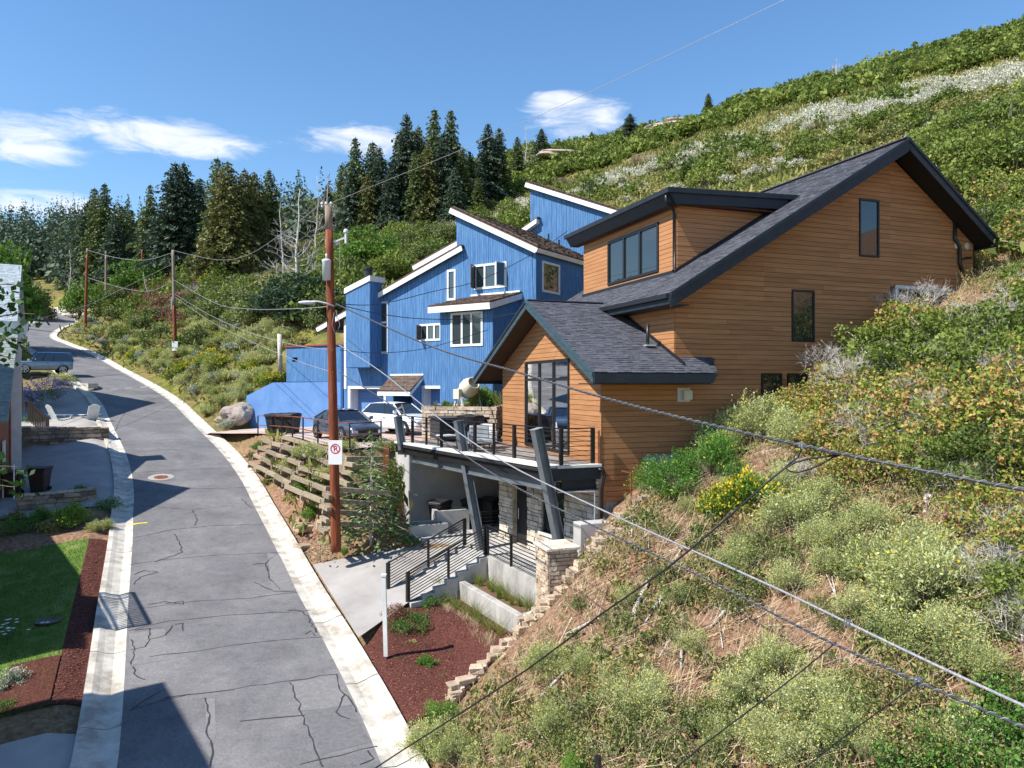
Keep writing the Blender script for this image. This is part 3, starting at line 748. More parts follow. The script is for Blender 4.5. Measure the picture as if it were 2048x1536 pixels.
# ---- cracks, joints and marks on the street (thin sheets just above it)
def on_road(x, y):
    r = ((x - 1024) / F, (768 - y) / F)
    Ys = np.linspace(10, 120, 2400); xs = r[0] * Ys
    la, zz = road_coords(xs, Ys)
    d = r[1] * Ys - (zz + .04 * (1 - abs((la + RW / 2) / (RW / 2)).clip(0, 1)))
    k = np.where(d <= 0)[0]
    if len(k) == 0: return None
    return (xs[k[0]], Ys[k[0]])
def rz_(x, y):
    la, zz = road_coords(x, y); return float(zz[0] + .04 * (1 - min(1, abs((la[0] + RW / 2) / (RW / 2)))))
def strip(name, pix, w, matl, label=None, jit=.03, lift=.006, sub=.35, parent=None):
    pts = [on_road(*p) for p in pix]; pts = [Vector(p) for p in pts if p]
    rr = random.Random(int(pix[0][0] * 7 + pix[0][1])); P = []
    for a, b2 in zip(pts[:-1], pts[1:]):
        k = max(1, int((b2 - a).length / sub))
        for j in range(k):
            q = a.lerp(b2, j / k)
            if j: q += Vector((rr.gauss(0, jit), rr.gauss(0, jit)))
            P.append(q)
    P.append(pts[-1])
    V = []
    for i, p in enumerate(P):
        d = (P[min(i + 1, len(P) - 1)] - P[max(i - 1, 0)])
        if d.length < 1e-6: d = Vector((1, 0))
        d.normalize(); nn = Vector((-d.y, d.x)) * (w / 2) * rr.uniform(.5, 1.4)
        for q in (p + nn, p - nn): V.append((q.x, q.y, rz_(q.x, q.y) + lift))
    Fc = [(2 * i, 2 * i + 1, 2 * i + 3, 2 * i + 2) for i in range(len(P) - 1)]
    me = bpy.data.meshes.new(name); me.from_pydata(V, [], Fc); me.materials.append(matl); me.update()
    if me.polygons[0].normal.z < 0: me.flip_normals()
    return tag(link_mesh(name, me, parent), label, kind='structure')
J = [[(263, 1078), (330, 1062), (420, 1052), (527, 1049)], [(258, 1130), (330, 1120), (450, 1110), (560, 1105)], [(262, 1221), (380, 1205), (500, 1197), (598, 1185)],
     [(258, 1262), (340, 1243), (470, 1230), (617, 1222)], [(300, 1315), (430, 1297), (520, 1285), (646, 1275)], [(330, 1397), (440, 1383), (560, 1365), (675, 1349)],
     [(258, 1422), (330, 1400), (380, 1390)], [(480, 1445), (600, 1432), (680, 1422)], [(600, 1530), (680, 1512), (754, 1494)], [(264, 946), (360, 940), (460, 936)], [(262, 985), (350, 980), (500, 975)],
     [(262, 905), (330, 900), (440, 898)], [(243, 884), (330, 880), (420, 876)], [(190, 792), (260, 790), (322, 787)], [(262, 1010), (380, 1020), (470, 1012)], [(140, 752), (200, 748), (268, 745)]]
for j in J: strip('road_joint', j, .028, M_TARL)
Cr = [[(578, 1365), (590, 1390), (605, 1432), (625, 1480), (645, 1536)], [(672, 1350), (678, 1375), (700, 1400), (712, 1425)], [(348, 1068), (360, 1090), (365, 1105), (330, 1118), (310, 1125)],
      [(262, 1280), (270, 1300), (262, 1330)], [(270, 1262), (300, 1258), (298, 1280), (330, 1272), (345, 1252)], [(262, 1300), (290, 1295), (300, 1280)], [(265, 1334), (275, 1355), (290, 1362)],
      [(350, 1250), (366, 1247), (366, 1262)], [(410, 1398), (420, 1430), (412, 1465), (425, 1500), (420, 1536)], [(268, 1150), (290, 1142), (315, 1145), (280, 1155), (268, 1170)],
      [(545, 1115), (530, 1130), (540, 1160), (560, 1180)], [(575, 1222), (600, 1222), (620, 1240), (632, 1265)], [(610, 1270), (622, 1262), (630, 1272)], [(508, 1165), (548, 1185), (592, 1183)],
      [(483, 998), (495, 1010), (505, 1016)], [(330, 1380), (300, 1395), (262, 1420)], [(385, 1020), (395, 1040), (388, 1052)], [(505, 1130), (530, 1128), (538, 1142)], [(690, 1390), (672, 1425), (700, 1440)],
      [(735, 1502), (748, 1520), (720, 1530)], [(295, 1210), (330, 1204), (366, 1210), (366, 1203), (330, 1208)]]
for j in Cr: strip('crack_seal', j, .034, M_TAR, jit=.025, lift=.010, sub=.16)
# slightly paler and darker repaired patches of asphalt, each a thin sheet
M_PATD = mat('dark_asphalt_patch', (.125, .12, .125), (.18, .175, .18), 9, 5, .9, .3, 60); M_PATL = mat('pale_asphalt_patch', (.165, .16, .16), (.235, .228, .225), 9, 5, .9, .3, 60)
def patch(pix, m_, lift=.005):
    P = [on_road(*p) for p in pix]; P = [p for p in P if p]
    mb = MB(); mb.add([(x, y, rz_(x, y) + lift) for x, y in P], [tuple(range(len(P)))]); o = mb.build('asphalt_patch', m_)
    if o.data.polygons[0].normal.z < 0: o.data.flip_normals()
    o['kind'] = 'structure'
patch([(612, 1440), (608, 1422), (700, 1412), (742, 1486), (640, 1512)], M_PATD); patch([(582, 1366), (672, 1352), (708, 1410), (600, 1424)], M_PATL)
patch([(258, 1268), (330, 1258), (336, 1320), (260, 1332)], M_PATL); patch([(534, 1105), (560, 1112), (592, 1180), (544, 1182)], M_PATL); patch([(410, 1400), (430, 1398), (432, 1470), (414, 1472)], M_PATL)
patch([(340, 905), (380, 903), (384, 925), (342, 928)], M_PATD)
strip('paint_mark', [(263, 1050), (280, 1047), (295, 1046)], .13, M_YEL, jit=.01, lift=.012)
# pale painted line of dashes across the street further up
for x in (222, 250, 280): strip('paint_dash', [(x, 779 - (x - 222) * .07), (x + 14, 778 - (x - 222) * .07)], .12, M_SIGNW, jit=0, lift=.012)
p = on_road(322, 955)
mb = MB(); z0 = rz_(*p) + .012
zc = [(r_, a) for r_ in (0, 1) for a in range(28)]
def disc(mb, c, r, lift, mi=0, n=28):
    vs = []
    for k in range(n):
        x = c[0] + r * math.cos(2 * math.pi * k / n); y = c[1] + r * math.sin(2 * math.pi * k / n); vs.append((x, y, rz_(x, y) + lift))
    mb.add(vs, [tuple(range(n))], mi)
disc(mb, p, .62, .012)
root = empty('manhole_cover', (p[0], p[1], z0), label='round rusty manhole cover in a pale concrete ring in the street', cat='manhole cover')
def rel_parent(o, root):
    o.parent = root; o.matrix_parent_inverse = Matrix.LocRotScale(root.location, root.rotation_euler, root.scale).inverted(); return o
rel_parent(mb.build('concrete_ring', M_DRIVE), root)
mb = MB(); disc(mb, p, .34, .022); rel_parent(mb.build('cover', M_RUST), root)
# ================================================================ generic house bits
def prism_poly(mb, poly, mp, d0, d1, mi=0): extr(mb, poly, mp, d0, d1, mi)
def wall(parent, poly, mp, holes, m_back, thick=.15, name='wall'):
    pieces = [poly]
    for h in holes: pieces = minus_rect(pieces, h)
    mb = MB()
    for p in pieces: extr(mb, p, mp, -thick, 0)
    return mb.build(name, m_back, parent)
def window(parent, mp, r, cols=(1,), rows=(1,), frame=.06, m_f=None, m_g=None, proud=.05, mull=.05, name='window', back=-.04):
    """r=(p0,p1,q0,q1); cols/rows relative sizes (rows bottom first); frame with mullions, one pane per light"""
    m_f = m_f or M_BLACK; m_g = m_g or M_GLASS
    p0, p1, q0, q1 = r; mb = MB()
    def rect(a, b, c, d, d0, d1): extr(mb, [(a, c), (b, c), (b, d), (a, d)], mp, d0, d1)
    rect(p0, p1, q1 - frame, q1, back, proud); rect(p0, p1, q0, q0 + frame, back, proud)
    rect(p0, p0 + frame, q0 + frame, q1 - frame, back, proud); rect(p1 - frame, p1, q0 + frame, q1 - frame, back, proud)
    xs = [p0 + frame]; tot = sum(cols); W = (p1 - p0 - 2 * frame)
    for c in cols: xs.append(xs[-1] + W * c / tot)
    ys = [q0 + frame]; tot = sum(rows); Hh = (q1 - q0 - 2 * frame)
    for c in rows: ys.append(ys[-1] + Hh * c / tot)
    for x in xs[1:-1]: rect(x - mull / 2, x + mull / 2, q0 + frame, q1 - frame, back, proud - .008)
    for y in ys[1:-1]:
        for i in range(len(xs) - 1): rect(xs[i] + (mull / 2 if i else 0), xs[i + 1] - (mull / 2 if i < len(xs) - 2 else 0), y - mull / 2, y + mull / 2, back, proud - .010)
    w = mb.build(name, m_f, parent)
    for i in range(len(xs) - 1):
        for j in range(len(ys) - 1):
            g = MB(); extr(g, [(xs[i], ys[j]), (xs[i + 1], ys[j]), (xs[i + 1], ys[j + 1]), (xs[i], ys[j + 1])], mp, -.012, .004); g.build('pane', m_g, w)
    return w
def shingles(parent, org, du, dv, nrm, W, L, m, expo=.14, tw=(.14, .32), seed=1, name='shingles', clipf=None, thick=.012, kind='stuff'):
    """courses of separate tabs on a roof plane: org corner, du along eave, dv up the slope"""
    rr = random.Random(seed); mb = MB(); v = 0.0; row = 0
    while v < L:
        u = -rr.uniform(0, .2)
        while u < W:
            w = rr.uniform(*tw); a = max(u, 0); b = min(u + w - .006, W); u += w
            if b - a < .03: continue
            v1 = min(v + expo * 1.25, L)
            if clipf and not clipf((a + b) / 2, v + expo / 2): continue
            t = thick * rr.uniform(.6, 2.2); h0 = .004 + t; h1 = .004 + .002
            P = [org + du * a + dv * v, org + du * b + dv * v, org + du * b + dv * v1, org + du * a + dv * v1]
            vs = [P[0] + nrm * h0, P[1] + nrm * h0, P[2] + nrm * h1, P[3] + nrm * h1, P[0], P[1], P[2], P[3]]
            mb.add(vs, [(0, 1, 2, 3), (4, 5, 1, 0), (5, 6, 2, 1), (7, 4, 0, 3)])
        v += expo; row += 1
    o = mb.build(name, m, parent); o['kind'] = kind
    return o
def slab(mb, corners, nrm, t, mi=0):
    mb.prism([Vector(c) for c in corners], -Vector(nrm).normalized() * t, mi)

# ================================================================ ORANGE HOUSE
OH = empty('cedar_house', G0, A_, 'modern house clad in orange cedar boards with dark steep gable roofs above the entry deck', 'house')
OH.location = G0
mS = lambda p, q, d: Vector((p, -d, q))            # side wall (t=0), outward -t
mF = lambda p, q, d: Vector((-d, p, q))            # front gable wall (s=0), outward -s
def mFs(s0): return lambda p, q, d: Vector((s0 - d, p, q))
# --- side wall facing the viewer: gable roof line
side_poly = [(0, -3.6), (1.44, -3.6), (1.44, -2.2), (6.0, -2.2), (6.0, -1.2), (9.6, -1.2), (9.6, 1.42), (11.75, 1.42), (11.75, 3.5), (15.6, 3.5), (15.6, 5.3), (11.5, 8.15), (2.58, 2.55), (2.58, .1), (0, .1)]
side_cvx = [[(0, -3.6), (1.44, -3.6), (1.44, .4), (0, .4)], [(1.44, -2.2), (2.58, -2.2), (2.58, .4), (1.44, .4)],
            [(2.58, -2.2), (6.0, -2.2), (6.0, 4.85), (2.58, 2.78)], [(6.0, -1.2), (9.6, -1.2), (9.6, 7.05), (6.0, 4.85)],
            [(9.6, 1.42), (11.5, 1.42), (11.5, 8.15), (9.6, 7.05)], [(11.5, 3.5), (15.6, 3.5), (15.6, 5.3), (11.5, 8.15)]]
side_holes = [(10.08, 10.98, 4.5, 6.52), (7.15, 8.1, 1.45, 3.18), (5.9, 6.73, -1.1, .34), (6.96, 7.79, -1.1, .34), (8.0, 8.83, -1.1, .34)]
mb = MB()
for c in side_cvx:
    ps = [c]
    for h in side_holes: ps = minus_rect(ps, h)
    for p in ps: extr(mb, p, mS, -.2, 0)
mb.build('side_wall', M_CEDARBACK, OH)
def boards_multi(parent, mp, cvx, holes, pitch, zlo, zhi, m, name='siding_board', gap=.013, seam=0, base=0.0):
    """horizontal boards over several convex pieces that share one wall; a board spans all of them"""
    z = zlo; rr = random.Random(int(zlo * 37 + pitch * 100)); n = 0
    while z < zhi:
        t = .022 * rr.uniform(.8, 1.2)
        cuts = []
        if seam:
            x = rr.uniform(0, seam)
            while x < 17: cuts.append((x, x + .004, -99, 99)); x += seam * rr.uniform(.7, 1.3)
        # merge neighbouring pieces of the strip that share the full height
        strips = []
        for c in cvx:
            st = clip(clip(c, 0, -1, -z), 0, 1, z + pitch - gap)
            if len(st) > 2 and abs(area(st)) > 1e-3: strips.append(st)
        rects = []; others = []
        for st in strips:
            xs = sorted(set(round(p[0], 4) for p in st))
            if len(xs) == 2 and abs(abs(area(st)) - (xs[1] - xs[0]) * (pitch - gap)) < 1e-4: rects.append(xs)
            else: others.append(st)
        rects.sort(); mg = []
        for a in rects:
            if mg and abs(mg[-1][1] - a[0]) < 1e-3: mg[-1][1] = a[1]
            else: mg.append(list(a))
        pcs = [[(a, z), (b, z), (b, z + pitch - gap), (a, z + pitch - gap)] for a, b in mg] + others
        for h in list(holes) + cuts: pcs = minus_rect(pcs, h)
        for p in pcs: put_piece(parent, name, m, p, mp, base + .001, base + t); n += 1
        z += pitch
    return n
boards_multi(OH, mS, side_cvx, [(a - .02, b + .02, c - .02, d + .02) for a, b, c, d in side_holes], .163, -3.6, 8.2, M_CEDAR, seam=6.5)
for r in side_holes: window(OH, mS, r, frame=.055, proud=.045)
# corner trims
mb = MB(); mb.box(-.028, .0, -.028, .03, -3.6, 0.1); mb.build('corner_trim', M_CEDAR, OH)
mb = MB(); mb.box(15.6, 15.66, -.03, .05, 3.5, 5.3); mb.build('corner_trim', M_BLACK, OH)
# concrete foundation stepping up the slope
mb = MB()
for a, b_, z0, z1 in ((0, 1.46, -5.9, -3.61), (1.45, 6.01, -4.2, -2.21), (6.0, 9.61, -3.2, -1.21), (9.6, 11.76, -1.0, 1.41), (11.75, 15.6, 0.5, 3.49)):
    mb.box(a, b_, .0, .3, z0, z1)
mb.box(9.62, 9.78, -.02, 0, -1.2, 1.45); mb.box(1.45, 2.3, -.03, 0, -4.2, -2.25)
mb.build('concrete_foundation', M_CONCW, OH)
# pale trimmed opening above the slope on the side wall
mb = MB(); mb.box(11.75, 15.2, -.035, -.001, 3.44, 3.56); mb.box(11.75, 11.86, -.035, -.001, 2.6, 3.44); mb.build('pale_window_trim', M_COPING, OH)
mb = MB(); mb.box(11.95, 15.1, -.03, -.002, 2.4, 3.4); mb.build('dark_opening', M_BLACKP, OH)
# --- front gable wall with the tall window
fr_w = 8.9; win_r = (2.3, 6.4, -2.36, .84)
front_poly = [(0, -3.6), (fr_w + .2, -2.5), (fr_w + .2, .0), (4.7, 2.55), (0, .1)]
front_poly = [(0, -3.6), (fr_w + .2, -3.6), (fr_w + .2, .72), (4.3, 2.72), (0, .66)]
wall(OH, front_poly, mF, [win_r], M_CEDARBACK, .2, 'front_wall')
boards(OH, 'siding_board', M_CEDAR, mF, front_poly, [(win_r[0] - .02, win_r[1] + .02, win_r[2], win_r[3] + .02)], True, .163, .013, .022, start=-3.6, seam=0)
tall = window(OH, mF, win_r, cols=(1, 1.05, 1.05), rows=(2.55, .62), frame=.085, mull=.10, m_g=M_GLASSC, proud=.06)
# --- room behind the tall window
mb = MB(); mb.box(.22, 6.5, .3, 8.6, -2.46, -2.40); mb.build('room_floor', M_WFLOOR, OH)
mb = MB(); mb.box(6.5, 6.6, .3, 8.6, -2.4, 2.2); mb.build('room_back_wall', M_WROOM, OH)
M_STONEV = mat('painted_sunny_view', (.42, .38, .26), (.62, .56, .42), 6, 5, .9)
mb = MB(); mb.box(6.42, 6.47, 4.2, 5.6, -1.2, .7); mb.box(6.42, 6.47, 2.3, 3.3, -1.2, .7); mb.build('window_view_panel', M_STONEV, OH)  # pale panels: sunlit view beyond the far windows put into colour
# --- front block wall set back above the lower gable roof
blk = [(-.0, .1), (10.4, .1), (10.4, 2.5), (-.0, 2.5)]
wall(OH, blk, mFs(2.575), [], M_CEDARBACK, .2, 'upper_front_wall')
boards(OH, 'siding_board', M_CEDAR, mFs(2.575), [(.0, .15), (10.4, .15), (10.4, 2.45), (0, 2.45)], [], True, .163, .013, .022)
# left end walls (seen from other positions)
mb = MB(); mb.box(0.2, 2.6, 8.9, 9.1, -3.6, .3); mb.box(2.6, 15.6, 10.4, 10.6, -2.6, 2.5); mb.box(15.4, 15.6, 0, 10.5, 1, 5.3)
mb.prism([(2.6, 10.6, 2.5), (15.6, 10.6, 2.5), (15.6, 10.6, 5.3), (11.72, 10.6, 8.0)], (0, -.2, 0)); mb.build('back_wall', M_CEDARBACK, OH)

# --- lower gable roof
def roof_slab(parent, name, corners, t, m):
    c = [Vector(p) for p in corners]; n = (c[1] - c[0]).cross(c[2] - c[0]).normalized()
    if n.z < 0: n = -n
    mb = MB(); mb.prism(c, -n * t); return mb.build(name, m, parent)
rs0, rs1 = -.78, 3.35
RZ, RT = 2.97, 4.3; E0 = (-1.05, .33); E1 = (10.6, .28)
gr = MB()
GR = roof_slab(OH, 'roof', [(rs0, E0[0], E0[1]), (rs1, E0[0], E0[1]), (rs1 + 3.4, RT, RZ), (rs0, RT, RZ)], .10, M_DARK)
roof_slab(OH, 'roof', [(rs0, RT, RZ), (rs1 + 3.4, RT, RZ), (rs1, E1[0], E1[1]), (rs0, E1[0], E1[1])], .10, M_DARK)
# soffit underside
roof_slab(OH, 'soffit', [(rs0 + .04, E0[0] + .05, E0[1] - .12), (2.5, E0[0] + .05, E0[1] - .12), (2.5, RT, RZ - .12), (rs0 + .04, RT, RZ - .12)], .03, M_SOFFIT)
roof_slab(OH, 'soffit', [(rs0 + .04, RT, RZ - .12), (2.5, RT, RZ - .12), (2.5, E1[0] - .05, E1[1] - .12), (rs0 + .04, E1[0] - .05, E1[1] - .12)], .03, M_SOFFIT)
sl = Vector((0, RT - E0[0], RZ - E0[1])); L0 = sl.length; dv = sl.normalized(); nn = Vector((0, -dv.z, dv.y))
m_lim = lambda u, v: u < (rs1 - rs0) + 3.4 * v / L0
shingles(GR, Vector((rs0, E0[0], E0[1])), Vector((1, 0, 0)), dv, nn, rs1 - rs0 + 3.4, L0, M_SHING, seed=5, clipf=m_lim)
sl = Vector((0, RT - E1[0], RZ - E1[1])); L1 = sl.length; dv1 = sl.normalized(); nn1 = Vector((0, -dv1.z, dv1.y)); nn1 = nn1 if nn1.z > 0 else -nn1
shingles(GR, Vector((rs1 + 3.4, E1[0], E1[1])), Vector((-1, 0, 0)), dv1, nn1, rs1 - rs0 + 3.4, L1, M_SHING, seed=6)
# rake fascias (two stepped boards) and eave fascia
def rake(parent, p, q, w1, h1, m, off, name='rake_board'):
    mb = MB(); p = Vector(p); q = Vector(q); mb.bar(p, q, w1, h1, up=(0, 0, 1)); return mb.build(name, m, parent)
def rake2(parent, p, q, out, m1, m2, h=.26):
    """stepped rake trim from eave p to ridge q; out = outward unit vector"""
    p = Vector(p); q = Vector(q); out = Vector(out)
    mb = MB(); mb.prism([p, q, q - Vector((0, 0, .11)), p - Vector((0, 0, .11))], out * .07); mb.build('rake_board', m1, parent)
    mb = MB(); mb.prism([p - Vector((0, 0, .112)), q - Vector((0, 0, .112)), q - Vector((0, 0, h + .06)), p - Vector((0, 0, h + .06))], out * .035); mb.build('rake_board', m2, parent)
rake2(OH, (rs0, E0[0] - .02, E0[1] + .02), (rs0, RT, RZ + .03), (-1, 0, 0), M_RAKE, M_RAKE, .26)
rake2(OH, (rs0, RT, RZ + .03), (rs0, E1[0] + .02, E1[1] + .02), (-1, 0, 0), M_DARK, M_RAKE, .26)
mb = MB(); mb.prism([(rs0, E0[0] - .02, E0[1] - .02), (rs1 + .05, E0[0] - .02, E0[1] - .02), (rs1 - .12, E0[0] - .02, E0[1] - .30), (rs0, E0[0] - .02, E0[1] - .30)], (0, -.05, 0)); mb.build('eave_fascia', M_DARK, OH)
mb = MB(); mb.box(rs0, rs1 - .15, E0[0], -.03, E0[1] - .33, E0[1] - .30); mb.build('eave_soffit', M_DARK, OH)
mb = MB(); mb.box(rs0, rs1, E1[0], E1[0] + .05, E1[1] - .28, E1[1] + .0); mb.build('eave_fascia', M_DARK, OH)
# ridge cap and vent pipe
mb = MB(); mb.bar((rs0, RT, RZ + .03), (rs1 + 3.0, RT, RZ + .03), .2, .03); mb.build('ridge_cap', M_SHING, OH)
def on_lr(s, t): return E0[1] + (t - E0[0]) * (RZ - E0[1]) / (RT - E0[0])
mb = MB(); mb.tube([(2.05, .75, on_lr(0, .75) - .05), (2.05, .75, on_lr(0, .75) + .72)], .055, 10); mb.build('vent_pipe', M_BLACK, OH, smooth=True)
mb = MB(); mb.box(1.9, 2.25, .55, .95, on_lr(0, .75) - .0, on_lr(0, .75) + .05); mb.build('vent_flashing', M_GALV, OH)
mb = MB(); mb.bar((2.54, -.6, on_lr(0, -.6) + .05), (2.54, RT, RZ + .05), .04, .14); mb.build('step_flashing', M_BLACK, OH)

# --- main roof
t0, t1 = -.78, 10.75; EL = (1.93, 2.77); RG = (11.5, 8.54); ER = (15.85, 5.36)
MR = roof_slab(OH, 'roof', [(EL[0], t0, EL[1]), (RG[0], t0, RG[1]), (RG[0], t1, RG[1]), (EL[0], t1, EL[1])], .14, M_DARK)
MR2 = roof_slab(OH, 'roof', [(RG[0], t0, RG[1]), (ER[0], t0, ER[1]), (ER[0], t1, ER[1]), (RG[0], t1, RG[1])], .14, M_DARK)
dl = Vector((RG[0] - EL[0], 0, RG[1] - EL[1])); Lm = dl.length; dvm = dl.normalized(); nm = Vector((-dvm.z, 0, dvm.x))
def not_dormer(u, v):
    s = EL[0] + dvm.x * v; t = t1 - u
    return not (3.75 < s < 8.2 and 1.7 < t < 9.1)
shingles(MR, Vector((EL[0], t1, EL[1])), Vector((0, -1, 0)), dvm, nm, t1 - t0, Lm, M_SHING, seed=8, clipf=not_dormer, tw=(.16, .36))
dr = Vector((RG[0] - ER[0], 0, RG[1] - ER[1])); Lr = dr.length; dvr = dr.normalized(); nr = Vector((-dvr.z, 0, dvr.x)); nr = nr if nr.z > 0 else -nr
shingles(MR2, Vector((ER[0], t0, ER[1])), Vector((0, 1, 0)), dvr, nr, t1 - t0, Lr, M_SHING, seed=9, expo=.2)
rake2(OH, (EL[0], t0, EL[1] + .02), (RG[0], t0, RG[1] + .03), (0, -1, 0), M_DARK, M_DARK, .42)
rake2(OH, (RG[0], t0, RG[1] + .03), (ER[0], t0, ER[1] + .02), (0, -1, 0), M_DARK, M_DARK, .34)
roof_slab(OH, 'soffit', [(EL[0] + .1, t0 + .02, EL[1] - .22), (RG[0], t0 + .02, RG[1] - .25), (RG[0], .0, RG[1] - .25), (EL[0] + .1, .0, EL[1] - .22)], .03, M_SOFFIT)
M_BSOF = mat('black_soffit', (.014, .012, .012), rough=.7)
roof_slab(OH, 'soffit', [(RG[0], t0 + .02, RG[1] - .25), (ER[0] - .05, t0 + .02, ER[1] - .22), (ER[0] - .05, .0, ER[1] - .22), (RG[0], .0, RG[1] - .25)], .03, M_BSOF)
mb = MB(); mb.box(EL[0] - .02, EL[0] + .04, t0, t1, EL[1] - .34, EL[1] + .0); mb.build('eave_fascia', M_DARK, OH)
mb = MB(); mb.box(EL[0] - .12, EL[0] - .03, t0 + .05, t1, EL[1] - .16, EL[1] - .03); mb.build('gutter_trough', M_BLACK, OH)
mb = MB(); mb.box(EL[0] + .04, 2.6, t0, t1, EL[1] - .36, EL[1] - .33); mb.build('eave_soffit', M_DARK, OH)
mb = MB(); mb.box(ER[0] - .03, ER[0] + .04, t0, t1, ER[1] - .30, ER[1] + .02); mb.build('eave_fascia', M_DARK, OH)
mb = MB(); mb.bar((RG[0], t0, RG[1] + .05), (RG[0], t1, RG[1] + .05), .25, .035); mb.build('ridge_cap', M_SHING, OH)
# --- shed dormer
ds = 3.68; dt0, dt1 = 1.6, 8.9
zb = lambda s: EL[1] + (s - EL[0]) * (RG[1] - EL[1]) / (RG[0] - EL[0])
dwin = (2.72, 6.6, 4.0, 5.78)
dpoly = [(dt0, zb(ds) + .02), (dt1, zb(ds) + .02), (dt1, 6.3), (dt0, 6.3)]
wall(OH, dpoly, mFs(ds), [dwin], M_CEDARBACK, .15, 'dormer_wall')
boards(OH, 'siding_board', M_CEDAR, mFs(ds), [(dt0, zb(ds) + .1), (dt1, zb(ds) + .1), (dt1, 6.25), (dt0, 6.25)], [(dwin[0] - .02, dwin[1] + .02, dwin[2] - .02, dwin[3] + .02)], True, .163, .013)
window(OH, mFs(ds), dwin, cols=(1, 1, 1), frame=.10, mull=.12, proud=.06)
mSd = lambda p, q, d: Vector((p, dt0 - d, q))
sp = [(ds, zb(ds) + .03), (8.2, 6.40), (8.2, 6.5), (ds, 6.3)]
wall(OH, sp, mSd, [], M_CEDARBACK, .15, 'dormer_side_wall')
boards(OH, 'siding_board', M_CEDAR, mSd, [(ds + .01, zb(ds) + .1), (7.75, 6.35), (7.75, 6.38), (ds + .01, 6.28)], [], True, .163, .013)
mb = MB(); mb.bar((ds - .04, dt0 - .06, zb(ds) + .02), (ds - .04, dt1 + .02, zb(ds) + .02), .10, .12); mb.build('base_flashing', M_BLACK, OH)
mb = MB(); mb.bar((ds - .04, dt0 - .03, zb(ds) + .06), (8.0, dt0 - .03, zb(8.0) + .06), .04, .12); mb.build('step_flashing', M_BLACK, OH)
drf = [(ds - .66, dt0 - .5, 6.56), (8.5, dt0 - .5, 6.76), (8.5, dt1 + .7, 6.76), (ds - .66, dt1 + .7, 6.56)]
roof_slab(OH, 'dormer_roof', drf, .16, M_DARK)
roof_slab(OH, 'dormer_roof_membrane', [(a + (.06 if a < 5 else -.06), b_ + (.06 if b_ < 5 else -.06), c + .03) for a, b_, c in drf], .028, M_SHING)
mb = MB()
mb.prism([(drf[0][0] + .08, dt0 - .42, 6.41), (8.0, dt0 - .42, 6.585), (8.0, dt0 - .42, 6.24), (drf[0][0] + .30, dt0 - .42, 6.06)], (0, .06, 0))
mb.build('dormer_fascia', M_DARK, OH)
mb = MB(); mb.prism([(drf[0][0] + .08, dt0 - .42, 6.41), (drf[0][0] + .08, dt1 + .62, 6.41), (drf[0][0] + .30, dt1 + .62, 6.06), (drf[0][0] + .30, dt0 - .42, 6.06)], (.06, 0, 0)); mb.build('dormer_fascia', M_DARK, OH)
mb = MB(); mb.box(drf[0][0] + .34, ds - .001, dt0 - .4, dt1 + .6, 6.06, 6.10); mb.box(ds, 7.6, dt0 - .36, dt0 - .001, 6.1, 6.14); mb.build('dormer_soffit', M_SOFFIT, OH)
# downspouts
def downspout(parent, pts, r=.05, m=None):
    mb = MB(); mb.tube(pts, r, 8); return mb.build('downspout', m or M_BLACK, parent, smooth=True)
downspout(OH, [(3.1, 1.35, 6.35), (3.15, 1.4, 6.1), (3.5, 1.5, 5.9), (ds - .07, dt0 + .05, 5.75), (ds - .07, dt0 + .05, 4.0), (ds - .2, dt0 - .08, 3.85)])
downspout(OH, [(14.6, -.08, 6.2), (14.6, -.08, 5.55), (14.55, -.1, 5.45), (14.8, -.1, 5.1), (14.83, -.09, 4.5), (14.85, -.1, 4.45), (15.05, -.1, 3.85), (14.9, -.18, 3.8)], .065)
downspout(OH, [(2.4, .0, 5.4)] and [(15.4, -.1, 4.75), (15.05, -.12, 4.7), (15.0, -.1, 4.66)], .04)
# twin white floodlights and utility vent box
for s in (14.78, 15.3):
    mb = MB(); mb.lathe([(.0, -.02), (.13, -.02), (.14, .03), (.10, .09), (.0, .10)], (s, -.03, 5.18), 14, axis='y'); mb.build('wall_lamp', M_COPING, OH, smooth=True)
mb = MB(); mb.box(2.66, 3.12, -.05, -.02, -.56, -.12); vb = mb.build('vent_frame', M_GALV, OH)
mb = MB(); mb.box(2.84, 3.14, -.15, -.05, -.50, -.20); mb.build('vent_hood', M_CREAM, OH)
